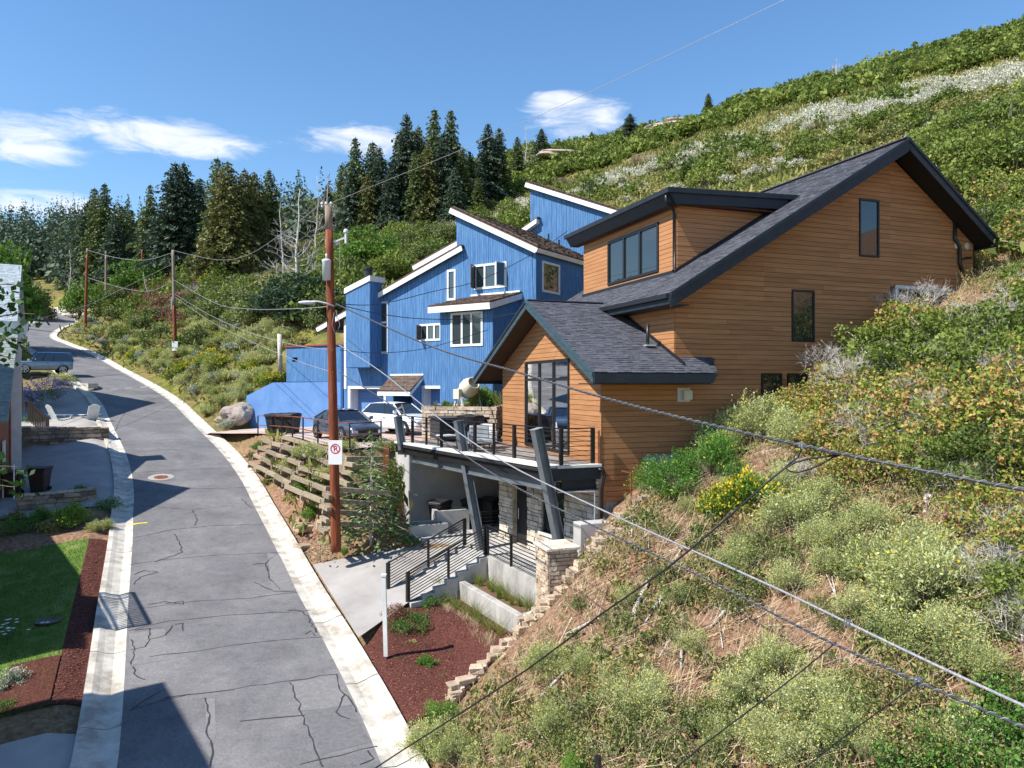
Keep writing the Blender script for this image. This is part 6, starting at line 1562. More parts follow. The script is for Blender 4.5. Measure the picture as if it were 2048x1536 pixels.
cable(chain([(1672, 1285, 7.7), (1600, 1345, 7.4), (1500, 1420, 7.1), (1400, 1495, 6.8), (1340, 1545, 6.6), (1100, 1720, 6.2)]), .007, 'thin black service line dropping from the clamp on the pale cable', M_CABLE)
cable(chain([(1836, 1365, 6.75), (1790, 1400, 6.6), (1700, 1465, 6.4), (1630, 1520, 6.2), (1500, 1620, 6.0)]), .006, 'thin black service line nearest the lower right corner', M_CABLE)
for x, y, Y, lab in ((1603, 890, 8.85, 'metal clamp on the thick cable above the splice loop'), (1695, 1246, 7.85, 'metal clamp on the upper pale cable'), (1836, 1362, 6.78, 'metal clamp on the lower cable near the corner')):
    mb = MB(); c = at(x, y, Y); mb.box(-.035, .035, -.025, .025, -.03, .03); mb.box(-.014, .014, -.035, .035, -.05, .015); mb.v = [tuple(c + Vector(v)) for v in mb.v]; tag(mb.build('cable_clamp', M_STEEL, bevel=.006), lab, 'clamp')
cable([at(652, 410, 25.4), at(1000, 266, 21), at(1568, 0, 15.6), at(2100, -260, 12.5)], .006, 'thin high wire rising from the pole top across the sky', M_CABLEG)
cable([at(640, 410, 25.4), at(560, 470, 38), at(490, 512, 50), at(430, 519, 60), at(347, 501, 70)], .013, 'high wire between the nearest pole top and the second pole', M_CABLEG)
cable([at(664, 612, 25.3), at(600, 617, 33), at(500, 618, 45), at(430, 606, 57), at(348, 560, 70)], .016, 'upper slack cable between the first and second pole', M_CABLEG)
cable([at(666, 700, 25.3), at(590, 690, 32), at(500, 665, 42), at(420, 630, 55), at(349, 588, 70)], .014, 'middle slack cable between the first and second pole', M_CABLEG)
cable([at(666, 745, 25.3), at(590, 720, 32), at(500, 682, 42), at(420, 642, 55), at(350, 594, 70)], .014, 'lowest slack cable between the first and second pole', M_CABLEG)
cable([at(346, 505, 70), at(290, 520, 78), at(230, 515, 88), at(175, 500, 97)], .022, 'upper cable between the second and third pole', M_CABLEG)
cable([at(348, 560, 70), at(300, 582, 78), at(240, 575, 87), at(175, 555, 97)], .022, 'lower cable between the second and third pole', M_CABLEG)
cable([at(175, 498, 97), at(200, 518, 104), at(250, 525, 112), at(284, 502, 122)], .02, 'cable from the third pole to the farthest pole', M_CABLEG)
cable([at(341, 530, 70), at(250, 575, 66), at(170, 612, 60), at(60, 640, 52), at(-100, 670, 44)], .02, 'cable from the second pole down to the left roofs', M_CABLEG)
cable([at(350, 655, 70), at(250, 667, 60), at(120, 665, 50), at(-60, 640, 42)], .016, 'dark cable crossing the street low towards the left house', M_CABLE)
cable([at(340, 740, 68), at(200, 752, 55), at(60, 753, 40)], .012, 'faint dark service wire over the street', M_CABLE)
cable([at(680, 608, 25.3), at(760, 608, 29), at(870, 582, 33), at(960, 560, 36), at(1075, 503, 38.2), at(1135, 462, 37)], .016, 'dark service cable from the pole to the blue house corner', M_CABLE)
cable([at(680, 610, 25.3), at(760, 628, 28), at(850, 638, 30), at(960, 637, 30.5), at(1056, 622, 27)], .016, 'dark service cable from the pole towards the lower gable', M_CABLE)
cable([at(680, 700, 25.3), at(760, 706, 28), at(860, 695, 31), at(975, 660, 34)], .013, 'thin wire curving from the pole across the blue facade', M_CABLE)
# ================================================================ CEMENT MIXER, DECK FURNITURE, SHOVEL
GBP = [(-4.1, 33.6), (-.75, 32.7), (.1, 35.6), (-3.2, 36.6)]
gbed = empty('garden_bed', (0, 0, 0), 0, 'raised stone edged garden bed with tall grasses behind the hot tub', 'garden bed')
mb = MB(); mb.prism([(x, y, -2.8) for x, y in GBP], (0, 0, 1.72)); mb.build('soil', M_SOIL, gbed)
for i in range(4):
    a, b_ = Vector((*GBP[i], 0)), Vector((*GBP[(i + 1) % 4], 0)); dd = (b_ - a).normalized(); no = Vector((dd.y, -dd.x, 0)); Lw = (b_ - a).length
    stone_cover(gbed, lambda p, q, d, a=a, dd=dd, no=no: a + dd * p + no * d + Vector((0, 0, q)), [(-.05, -2.75), (Lw + .05, -2.75), (Lw + .05, -1.0), (-.05, -1.0)], [], M_STONE, hs=(.14, .24), ws=(.3, .6), seed=60 + i, depth=(.03, .1))
CMX = at(938, 806, 33.9); CMX.z = -.74; cmx = empty('cement_mixer', CMX, R(35), 'old cream coloured drum cement mixer among the grasses beside the deck', 'cement mixer')
mb = MB(); mb.lathe([(0, -.42), (.34, -.40), (.46, -.12), (.46, .12), (.30, .46), (.31, .50), (.27, .50), (.26, .44), (.40, .12), (.0, .05)], (0, 0, 0), 18, axis='y'); Rm = Matrix.Rotation(R(-30), 3, 'X'); mb.v = [tuple(Rm @ Vector((v[0], -v[1], v[2])) + Vector((0, 0, .55))) for v in mb.v]; dm = mb.build('drum', M_CREAM, cmx, smooth=True)
for a in (.3, 2.4, 4.5):
    mb = MB(); pth_ = [Rm @ Vector((math.cos(a + k * .3) * (.32 - .03 * k), -.42 + .12 * k, math.sin(a + k * .3) * (.32 - .03 * k))) + Vector((0, 0, .55)) for k in range(4)]; mb.tube(pth_, .03, 5); mb.build('paddle', M_CREAM, dm)
mb = MB()
for s in (-1, 1): mb.bar((s * .5, -.3, -.35), (s * .48, .1, .55), .07); mb.bar((s * .5, .5, -.35), (s * .48, .1, .55), .07)
mb.bar((-.5, .1, .5), (.5, .1, .5), .06); mb.box(-.62, -.45, -.1, .4, .05, .5); mb.build('stand', M_CREAM, cmx)
def tubthing():
    r = empty('hot_tub', hw(-2.4, 10.2, -2.42), A_, 'black covered hot tub at the far end of the roof deck', 'hot tub')
    mb = MB(); mb.box(0, 2.1, 0, 2.1, 0, .86); mb.build('tub_shell', M_BLACKP, r, bevel=.05)
    mb = MB(); mb.box(-.06, 1.04, -.06, 2.16, .87, .98); mb.box(1.06, 2.16, -.06, 2.16, .87, .98); mb.build('tub_cover', M_TUB, r, bevel=.03); return r
tubthing()
r = empty('covered_grill', hw(-1.5, 8.9, -2.42), A_, 'crumpled black covered grill in front of the hot tub', 'grill')
bm = bmesh.new(); bmesh.ops.create_cube(bm, size=1); bmesh.ops.subdivide_edges(bm, edges=bm.edges[:], cuts=6, use_grid_fill=True)
for v in bm.verts:
    v.co = Vector((v.co.x * (.75 if v.co.z > .2 else .85), v.co.y * 1.5, (v.co.z + .5) * 1.12)); v.co += Vector((noise.noise(v.co * 3), noise.noise(v.co * 3 + Vector((5, 0, 0))), noise.noise(v.co * 2.5 + Vector((0, 9, 0))))) * .09
me = bpy.data.meshes.new('grill_cover'); bm.to_mesh(me); bm.free(); me.materials.append(M_TUB); link_mesh('grill_cover', me, r)
def armchair(loc, rz, label, m):
    r = empty('deck_chair', loc, rz, label, 'armchair')
    mb = MB(); mb.box(-.36, .36, -.35, .35, .25, .42); mb.build('seat', m, r, bevel=.03)
    mb = MB(); mb.box(-.36, .36, .27, .40, .42, .88); mb.build('backrest', m, r, bevel=.03)
    for s in (-1, 1): mb = MB(); mb.box(min(s * .36, s * .44), max(s * .36, s * .44), -.35, .40, .2, .62); mb.build('armrest', m, r, bevel=.02)
    for sx in (-.38, .38):
        for sy in (-.3, .34): mb = MB(); mb.bar((sx, sy, 0), (sx, sy, .25), .04); mb.build('leg', M_BLACK, r)
    return r
armchair(hw(-1.7, 6.7, -2.42), A_ + R(-60), 'square off-white deck armchair by the railing post', M_OFF)
armchair(hw(-2.1, 5.6, -2.42), A_ + R(-10), 'grey and white low deck chair left of the off-white armchair', M_GALV)
r = empty('side_table', hw(-2.7, 7.6, -2.42), A_, 'low white slatted table on the deck behind the rail', 'table')
mb = MB(); mb.box(-.5, .5, -.35, .35, .40, .44); mb.build('table_top', M_WHITE, r)
for sx in (-.42, .42):
    for sy in (-.28, .28): mb = MB(); mb.bar((sx, sy, 0), (sx, sy, .4), .04); mb.build('leg', M_BLACK, r)
r = empty('armchair', hw(1.6, 3.9, -2.4), A_ + R(200), 'mint green armchair seen through the tall window', 'armchair')
mb = MB(); mb.box(-.5, .5, -.45, .45, .15, .5); mb.build('seat', M_TEAL, r, bevel=.06)
mb = MB(); mb.box(-.5, .5, .3, .5, .5, 1.05); mb.build('backrest', M_TEAL, r, bevel=.06)
for s in (-1, 1): mb = MB(); mb.box(min(s * .5, s * .66), max(s * .5, s * .66), -.45, .45, .1, .7); mb.build('armrest', M_TEAL, r, bevel=.05)
mb = MB(); g = ground(1262, 1022, 14); mb.tube([g - up * .1, g + up * 1.1], .025, 6); mb.bar(g + up * 1.1 + Vector((-.28, .05, .06)), g + up * 1.08 + Vector((.05, 0, 0)), .05); tag(mb.build('metal_stake', M_RUST), 'thin rusty stake with bent top on the slope beside the house corner', 'stake')
mb = MB(); b0 = at(777, 1040, 28.3); mb.bar(b0 - up * .5, at(773, 893, 28.3), .24); tag(mb.build('rusty_post', M_RUST), 'square rust brown steel post left of the concrete pier', 'post')
# street name sign post top at the lower edge
mb = MB(); b0 = at(1196, 1516, 7.4); mb.tube([b0 - up * 4, b0 + up * .02], .035, 8); o = mb.build('post', M_BLACK); mb = MB(); c = at(1190, 1545, 7.35); mb.box(c.x - .16, c.x + .16, c.y - .01, c.y + .01, c.z - .1, c.z + .03); sp_ = empty('street_sign', b0 - up * 4, 0, 'top of a dark sign post at the bottom edge of the slope', 'sign'); rel_parent(o, sp_); rel_parent(mb.build('sign_blade', M_GALV), sp_)
# small red retaining fence at the far right of the house
mb = MB(); a = hw(15.9, .6, 3.6); mb.prism([a, a + ea * 1.8 + up * .35, a + ea * 1.8 + up * 1.7, a + up * 1.9], eb * .08); fb = mb.build('fence_board', M_BROWNF); mb = MB(); mb.bar(a + ea * 1.0 - eb * .05, a + ea * 1.0 - eb * .05 + up * 1.9, .1); fp = mb.build('fence_post', M_REDP)
fr_ = empty('fence', a, 0, 'brown board fence with red post behind the right corner of the cedar house', 'fence'); rel_parent(fb, fr_); rel_parent(fp, fr_)

flush_rest()
# ================================================================ LEFT SIDE OF THE STREET
er = Vector((-.524, .852, 0)); nl = Vector((-.852, -.524, 0))
def street_box(name, org, e0, e1, n0, n1, z0, z1, roofz, ridge, label, m_w, m_r, cat='house', gable='n', over=.4, front_over=.0, shing=None):
    """house aligned with the street. e uphill, n away to the left. ridge: 'n' runs away from the street, 'e' along it"""
    root = empty(name, (org[0], org[1], 0), 0, label, cat)
    P = lambda e, n, z: er * e + nl * n + Vector((0, 0, z))
    mb = MB(); mb.prism([P(e0, n0, z0), P(e1, n0, z0), P(e1, n1, z0), P(e0, n1, z0)], (0, 0, z1 - z0)); 
    em = (e0 + e1) / 2 if ridge is None else ridge
    mb.prism([P(e0, n0, z1), P(em, n0, roofz - .15), P(e1, n0, z1)], nl * (n1 - n0)); mb.build('wall', m_w, root)
    for ea_, eb_ in ((e0, em), (e1, em)):
        sg = 1 if eb_ > ea_ else -1; sl_ = (roofz - z1) / abs(eb_ - ea_); lo = ea_ - sg * over
        c = [P(lo, n0 - front_over, z1 - sl_ * over), P(em, n0 - front_over, roofz), P(em, n1, roofz), P(lo, n1, z1 - sl_ * over)]
        n = (c[1] - c[0]).cross(c[3] - c[0]).normalized(); n = n if n.z > 0 else -n
        mb = MB(); mb.prism(c, -n * .14); rf = mb.build('roof', m_r, root)
        if shing:
            o_, du = (c[3], c[0] - c[3]) if (c[0] - c[3]).cross(c[1] - c[0]).z > 0 else (c[0], c[3] - c[0])
            shingles(rf, o_, du.normalized(), (c[1] - c[0]).normalized(), n, min(du.length, 6 if du.length > 6 else du.length) if o_ is c[0] else du.length, (c[1] - c[0]).length, shing, expo=.2, tw=(.2, .42), seed=int(abs(org[0])), thick=.015)
    return root, P
HA, PA = street_box('left_house', (-21.6, 31.0), .6, 15, .35, 9, -7, -1.35, 2.85, 8.2, 'house at the left edge with grey green shingle roof, white corner column and red-brown wall', M_BRICKW, M_GREENSH, front_over=.38, shing=M_GREENSH)
mb = MB(); mb.prism([PA(8.0, -.15, -5.2), PA(8.5, -.15, -5.2), PA(8.5, -.15, 2.1), PA(8.0, -.15, 2.1)], nl * .42); mb.build('white_corner_column', M_WHITE, HA)
mb = MB(); mb.prism([PA(7.9, -.28, 2.2), PA(8.6, -.28, 2.2), PA(8.9, -.48, 3.25), PA(7.7, -.48, 3.25)], nl * 1.15); mb.build('white_cap_panel', M_WHITE, HA)
mb = MB(); mb.prism([PA(7.95, -.2, 2.12), PA(8.55, -.2, 2.12), PA(8.55, -.2, 2.2), PA(7.95, -.2, 2.2)], nl * .6); mb.build('dark_band', M_DARK, HA)
mb = MB(); mb.prism([PA(.55, .9, -6), PA(.55, 1.15, -6), PA(.55, 1.15, -1.6), PA(.55, .9, -1.6)], er * -.08); mb.build('grey_trim', M_GALV, HA)
mb = MB(); mb.prism([PA(2.2, .3, -5.6), PA(3.4, .3, -5.6), PA(3.4, .3, -2.6), PA(2.2, .3, -2.6)], nl * -.06); mb.build('white_panel', M_WHITE, HA)
# taller cross gable and neighbours, out of the picture, whose pointed shadows fall on the street
street_box('gabled_house', (-21.6, 31.0), -3.2, 6.6, 2.9, 11, -7, 1.6, 6.3, 1.8, 'tall gabled house set back behind the left edge house', M_CREAM, M_GREENSH, front_over=.4)
HB, PB_ = street_box('left_house', (-37.0, 54.2), -6, 6, -.0, 9, -4, 4.2, 8.9, 0, 'farther house at the left edge with pale sunlit shingle roof', M_WHITE, M_WHITESH, front_over=.3, shing=M_WHITESH)
street_box('tan_house', (-16.1, 13.6), -12, .0, 0, 9, -12, 2.6, 2.8, None, 'house downhill of the picture whose square shadow lies on the street', M_CREAM, M_GREENSH)
HC, PC = street_box('lawn_shade_block', (-16.1, 13.6), 3.4, 14.0, -.6, 8, -10, .35, .95, None, 'unseen block added left of the lawn to shade the grass', M_CREAM, M_GREENSH)  # unseen block added and sized to throw shade on the lawn
BAL = empty('balcony', (-14.8, 19.05, -2.7), 0, 'narrow balcony with upright bars left of the lawn', 'balcony')
mb = MB(); mb.prism([er * 0, er * 2.75, er * 2.75 + nl * 2.2, nl * 2.2], (0, 0, -.15)); mb.build('slab', M_CONC, BAL)
mb = MB(); mb.bar(up * 1.1, er * 2.75 + up * 1.1, .07); mb.bar(up * .1, er * 2.75 + up * .1, .05); mb.bar(up * .6, er * 2.75 + up * .6, .03); mb.build('rail', M_BLACK, BAL)
for k in range(22): mb = MB(); q = er * (2.75 * k / 21); mb.bar(q + up * .05, q + up * 1.1, .05 if k % 21 else .09); mb.build('bar', M_BLACK, BAL)
# ground sheets on the left
def off_poly(y0, y1, o0, o1, taper=None):
    i = [k for k in range(len(RE)) if y0 <= RE[k, 1] - LN[k, 1] * -RW <= y1]
    a = [(RE[k, 0] + LN[k, 0] * (RW + o0), RE[k, 1] + LN[k, 1] * (RW + o0)) for k in i]; b_ = [(RE[k, 0] + LN[k, 0] * (RW + o1), RE[k, 1] + LN[k, 1] * (RW + o1)) for k in i]
    return a + b_[::-1]
drape('driveway', off_poly(31.5, 62, .80, 5.5), M_DRIVE, H, .5, 'concrete driveways sloping off the street to the left houses', lift=.07)
drape('driveway', off_poly(6, 16.7, .80, 10), M_DRIVE, H, .6, 'shaded concrete driveway at the lower left corner', lift=.07)
LAWN = off_poly(16.5, 29.2, 1.5, 9.8); MST = off_poly(16.5, 29.8, .82, 1.5)
drape('mulch_strip', off_poly(16.5, 19.6, 1.5, 2.6), M_MULCH, H, .3, 'wider dark mulch patch at the lower end of the lawn', lift=.10)
M_LAWNB = mat('lawn_base', (.05, .10, .015), (.20, .22, .07), 1.3, 7, .95, .4, 30, c3=(.10, .17, .025))
drape('lawn', LAWN, M_LAWNB, H, .4, 'small green lawn left of the gutter, mostly in shade', lift=.06)
drape('mulch_strip', MST, M_MULCH, H, .3, 'strip of dark mulch between lawn and gutter', lift=.06)
chips(MST, 1800, 8, M_CHIP, 'mulch_chips', 'bark chips on the narrow strip beside the lawn', lift=.08)
q = scatter_pts(LAWN, 26000, 5); P = np.stack([q[:, 0], q[:, 1], HV(q[:, 0], q[:, 1]) + .09], 1)
V = rand_quads(P, .085, np.random.default_rng(4), aspect=5, droop=np.array([0, 0, 1.6]))
tag(link_mesh('lawn_grass', quads_mesh('lawn_grass', V, L_LAWN)), 'short mown grass blades of the lawn', kind='stuff')
g = ground(97, 1247, 12); mb = MB(); mb.lathe([(0, .10), (.36, .10), (.36, .05), (0, .05)], (0, 0, 0), 20); o = mb.build('valve_cover', M_BINBR); o.location = g; tag(o, 'round dark brown cover set in the shaded lawn', 'cover')
# stone walls, patio, chairs, bins
def stone_wall(a, b_, h0, h1, thick, m, seed, label, hs=(.10, .22), ws=(.22, .7)):
    a = Vector(a); b_ = Vector(b_); d = (b_ - a); L = Vector((d.x, d.y, 0)).length; dh = Vector((d.x, d.y, 0)).normalized(); n = Vector((dh.y, -dh.x, 0)); n = n if n.y < 0 else -n
    root = empty('stone_wall', a, 0, label, 'wall'); z1 = d.z
    mb = MB(); mb.prism([Vector((0, 0, -.5)), dh * L + Vector((0, 0, z1 - .5)), dh * L + Vector((0, 0, z1 + h1 - .05)), Vector((0, 0, h0 - .05))], -n * thick); mb.build('wall_core', M_STONEG, root)
    stone_cover(root, lambda p, q, dd: dh * p + n * dd + Vector((0, 0, q)), [(0, -.3), (L, z1 - .3), (L, z1 + h1), (0, h0)], [], m, hs=hs, ws=ws, seed=seed, depth=(.03, .16), base=0, gap=.035)
    rr = random.Random(seed); x = 0
    while x < L - .1:
        w = min(rr.uniform(.35, .8), L - x); f = x / L; z = h0 + (z1 + h1 - h0) * f
        mb = MB(); p = dh * x + up * z + n * rr.uniform(.05, .12); mb.prism([p, p + dh * (w - .02), p + dh * (w - .02) - n * (thick + .1), p - n * (thick + .1)], (0, 0, rr.uniform(.06, .1))); mb.build('cap_stone', M_STONE, root, bevel=.012); x += w
    return root
z_ = lambda x, y: H(x, y)
stone_wall((-24.9, 44.8, z_(-24.9, 44.8)), (-28.9, 42.3, z_(-28.9, 42.3) - .2), .85, 1.45, .5, M_STONEG, 71, 'rough stacked stone wall holding the patio with two white chairs', ws=(.3, .9), hs=(.12, .3))
pt = [Vector((-25.0, 45.0, 0)), Vector((-29.0, 42.6, 0)), Vector((-30.9, 45.6, 0)), Vector((-26.9, 48.0, 0))]
mb = MB(); mb.prism([p + up * -4.5 for p in pt], (0, 0, 1.62)); tag(mb.build('patio', M_CONCD), 'small paved patio above the stone wall', kind='structure')
stone_wall((-18.9, 33.0, z_(-18.9, 33.0)), (-21.5, 31.4, z_(-21.5, 31.4)), .45, .62, .35, M_STONEG, 72, 'low shaded stone wall in front of the brown dustbin')
def adirondack(loc, rz, label):
    r = empty('garden_chair', loc, rz, label, 'chair')
    for k in range(5):
        w = .11; x = (k - 2) * .115; hh = .98 - .035 * abs(k - 2) ** 1.6
        mb = MB(); mb.bar((x, .18, .30), (x, .18 + .42 * hh, .30 + hh * .86), w, .022, up=(0, 1, 0)); mb.build('back_slat', M_WHITE, r)
    for k in range(6): mb = MB(); y = -.42 + k * .115; z = .40 - k * .02; mb.bar((-.28, y, z), (.28, y, z), .10, .022); mb.build('seat_slat', M_WHITE, r)
    for s in (-1, 1):
        mb = MB(); mb.bar((s * .36, -.50, .58), (s * .36, .36, .60), .14, .025); mb.build('armrest', M_WHITE, r)
        mb = MB(); mb.bar((s * .32, -.45, 0), (s * .32, -.45, .58), .05, .09); mb.build('leg', M_WHITE, r)
        mb = MB(); mb.bar((s * .30, -.45, .40), (s * .30, .52, .03), .10, .03, up=(1, 0, 0)); mb.build('leg', M_WHITE, r)
    return r
pz = -2.88
c1 = atz(118, 852, pz); adirondack((c1.x, c1.y, pz), R(150), 'white slatted garden chair on the patio, turned to the right').scale = (1.3,) * 3
c2 = atz(181, 851, pz); adirondack((c2.x, c2.y, pz), R(-130), 'white slatted garden chair on the patio nearest the street, turned left').scale = (1.3,) * 3
r = empty('side_table', atz(151, 851, pz), 0, 'small white drum table between the two white garden chairs', 'table'); mb = MB(); mb.lathe([(0, 0), (.22, 0), (.24, .45), (.30, .47), (.30, .50), (0, .50)], (0, 0, 0), 16); mb.build('table_body', M_WHITE, r)
bx = ground(80, 986, 12); bin_(bx, R(10), M_BINBR, 'dark brown wheeled dustbin behind the low stone wall', s=1.22)
bx = ground(27, 994, 12); bin_(bx, R(20), M_BINBR, 'dark brown wheeled dustbin at the left picture edge', s=1.2)
SF = empty('stair_fence', (0, 0, 0), 0, 'dark slatted stair fence beside the patio chairs', 'fence')
a = at(57, 800, 46.5); b_ = at(95, 838, 46.5)
for k in range(12): p = a.lerp(b_, k / 11); mb = MB(); mb.bar(p - up * 1.3, p, .06); mb.build('picket', M_BINBR, SF)
mb = MB(); mb.bar(a, b_, .1); mb.build('top_rail', M_BINBR, SF); mb = MB(); mb.bar(b_ - up * 1.9, b_ + up * .1, .14); mb.build('post', M_BINBR, SF)
# ring planter with pale kerb further up
c = ground(108, 772, 12); root = empty('ring_planter', c, 0, 'low curved pale kerb of a planting bed beside the upper driveway', 'planter')
mb = MB()
for k in range(14):
    a0, a1 = math.pi * (k / 14) * 1.1 - .3, math.pi * ((k + 1) / 14) * 1.1 - .3
    mb.prism([Vector((math.cos(a0) * 3.2, math.sin(a0) * 2.2, -.2)), Vector((math.cos(a1) * 3.2, math.sin(a1) * 2.2, -.2)), Vector((math.cos(a1) * 3.5, math.sin(a1) * 2.5, -.2)), Vector((math.cos(a0) * 3.5, math.sin(a0) * 2.5, -.2))], (0, 0, .42))
mb.build('kerb', M_PALE, root)
mb = MB(); p = at(28, 955, 30.2); mb.tube([p - up * .9, p + up * .55], .025, 6); tag(mb.build('garden_stake', M_WHITE), 'thin white garden stake at the left edge among the plants', 'stake')
# pale dry stone wall at the bend of the upper street
a = at(104, 612, 126); b_ = at(196, 634, 112); w = stone_wall((a.x, a.y, H(a.x, a.y) - .2), (b_.x, b_.y, H(b_.x, b_.y) - .2), .9, 2.1, .5, M_PALE, 75, 'long sunlit pale dry stone wall above the bend of the upper street', hs=(.25, .45), ws=(.5, 1.2))

# ================================================================ PLANT SHAPES
def dome(n, rg, rx, ry, rz, shell=.55):
    d = rg.normal(size=(n, 3)); d /= np.linalg.norm(d, axis=1)[:, None]; d[:, 2] = np.abs(d[:, 2]) ** .8
    r = rg.uniform(shell, 1, n)[:, None]
    return d * r * np.array([rx, ry, rz])
def twig_quads(a, b_, w):
    """flat sticks between point arrays"""
    d = b_ - a; n = len(a); s = np.cross(d, np.random.default_rng(n).normal(size=(n, 3))); s /= np.linalg.norm(s, axis=1)[:, None] + 1e-9
    w = np.asarray(w).reshape(-1, 1) if not np.isscalar(w) else w
    return np.stack([a - s * w / 2, a + s * w / 2, b_ + s * w / 4, b_ - s * w / 4], 1)
def lift0(V): 
    return V
def p_bush(seed, r=1.0, h=1.0, clumps=26, leaves=60, ls=.09, aspect=1.8, cr=.30, droop=None, twigs=40, tw=.02, shell=.5, base=.0):
    rg = np.random.default_rng(seed); C = dome(clumps, rg, r * .85, r * .85, h * .85, shell); C[:, 2] += base
    n = clumps * leaves; own = np.repeat(np.arange(clumps), leaves); dd = rg.normal(size=(n, 3)); dd /= np.linalg.norm(dd, axis=1)[:, None]
    rad = cr * rg.uniform(.6, 1.3, clumps)[own][:, None] * rg.uniform(.45, 1, n)[:, None] ** .6
    P = C[own] + dd * rad * np.array([1, 1, .75]); P[:, 2] = np.maximum(P[:, 2], .03)
    L = rand_quads(P, ls, rg, aspect=aspect, droop=droop)
    k = min(twigs, clumps * 3); e = C[rg.integers(0, clumps, k)] * rg.uniform(.8, 1.12, (k, 1)); s = rg.normal(size=(k, 3)) * .06 * r; s[:, 2] = 0; mid = (s + e) / 2 + rg.normal(size=(k, 3)) * .07 * r
    T = np.concatenate([twig_quads(s, mid, tw * 1.3), twig_quads(mid, e, tw)])
    return L, T
def p_brush(seed, r=1.0, h=.9, stems=420, ls=.07, tips=True, spread=1.0, per=7, asp=3.0):
    """rabbitbrush or sage: fine upright stems fanning from the base, each with small leaves, bright tips"""
    rg = np.random.default_rng(seed); K_ = 17; lob = rg.normal(size=(K_, 3)); lob[:, 2] = np.abs(lob[:, 2]) * .8 + .45 / spread; lob /= np.linalg.norm(lob, axis=1)[:, None]; lw = rg.uniform(.72, 1.12, K_); own = rg.integers(0, K_, stems)
    d = lob[own] + rg.normal(size=(stems, 3)) * .20; d[:, 2] = np.abs(d[:, 2]) + .08; d /= np.linalg.norm(d, axis=1)[:, None]; lump = lw[own] * (1.06 - .9 * ((d - lob[own]) ** 2).sum(1))
    tip = d * np.array([r, r, h]) * (lump * rg.uniform(.78, 1.08, stems))[:, None]; tip[:, 2] = np.maximum(tip[:, 2], .1)
    fr = rg.uniform(.48, 1.0, (stems, per)) ** .8
    P = (tip[:, None] * fr[..., None] + rg.normal(size=(stems, per, 3)) * .035 * r).reshape(-1, 3)
    dr = np.repeat(d, per, 0) * 1.9
    L = rand_quads(P, ls, rg, aspect=asp, droop=dr)
    T = twig_quads(tip * .1, tip * .75, .012 * r)[::3]
    Y_ = rand_quads(tip + rg.normal(size=tip.shape) * .02, ls * .8, rg, aspect=1.5, droop=d * 1.5) if tips else None
    return L, T, Y_
def mesh_of(name, parts):
    """parts: list of (V, material)"""
    parts = [p for p in parts if p[0] is not None and len(p[0])]
    V = np.concatenate([p[0] for p in parts]); mi = np.concatenate([np.full(len(p[0]), i) for i, p in enumerate(parts)])
    return quads_mesh(name, V, [p[1] for p in parts], midx=mi)
def conifer(seed, Ht=18.0, Rm=3.2, lev=38, ls=.80, low=.06, irregular=.25, bw=.05):
    rg = np.random.default_rng(seed); Q = []; T = []
    for i in range(lev):
        f = (i + rg.uniform(-.3, .3)) / lev; f = min(max(f, 0), .995); z = Ht * (low + (1 - low) * f); rr_ = Rm * (1 - f) ** .56 * (1 + irregular * rg.normal() * .8) + .12
        nb_ = int(6 + 6 * (1 - f)) + 1; a0 = rg.uniform(0, 6.28)
        for b_ in range(nb_):
            a = a0 + b_ * 6.283 / nb_ + rg.normal() * .25; L = rr_ * rg.uniform(.6, 1.15)
            if L < .15: continue
            dx, dy = math.cos(a), math.sin(a); m = max(2, int(L / .30)); t = np.linspace(.22, 1, m)
            px_ = np.repeat(t * L, 3); zz = z + .10 * L * np.repeat(t, 3) - .42 * L * np.repeat(t, 3) ** 2; w = (1.08 - np.repeat(t, 3)) * L * .36 + .08
            side = np.tile([-1, 0, 1], m) * w * rg.uniform(.4, 1.1, 3 * m)
            P = np.stack([dx * px_ - dy * side, dy * px_ + dx * side, zz + rg.normal(size=3 * m) * .09 - np.abs(side) * .22], 1)
            dr = np.stack([dx * 1.1 - dy * np.sign(side) * .8, dy * 1.1 + dx * np.sign(side) * .8, np.full(3 * m, -.42)], 1) * 1.7
            Q.append(rand_quads(P, ls * (1 - .45 * f), rg, aspect=1.9, droop=dr)); T.append(np.array([[dx * L * .9, dy * L * .9, z - .28 * L, z]]))
    top = np.stack([np.zeros(5), np.zeros(5), np.linspace(Ht * .97, Ht * 1.005, 5)], 1); Q.append(rand_quads(top, .35, rg, aspect=2.5, droop=np.array([0, 0, 3.0])))
    T = np.concatenate(T)[::2]; z = T[:, 3]
    TW = twig_quads(np.stack([z * 0, z * 0, z], 1), np.stack([T[:, 0], T[:, 1], T[:, 2]], 1), bw)
    return np.concatenate(Q), TW
def trunk_mb(h, r, lean=0.0, n=8, seed=0):
    rg = random.Random(seed); mb = MB(); K = 7; x = y = 0; pts = []
    for i in range(K + 1): pts.append((x, y, h * i / K)); x += rg.gauss(lean, .02) * h / K; y += rg.gauss(0, .02) * h / K
    mb.tube(pts, [r * (1 - .82 * i / K) for i in range(K + 1)], n); return mb, pts

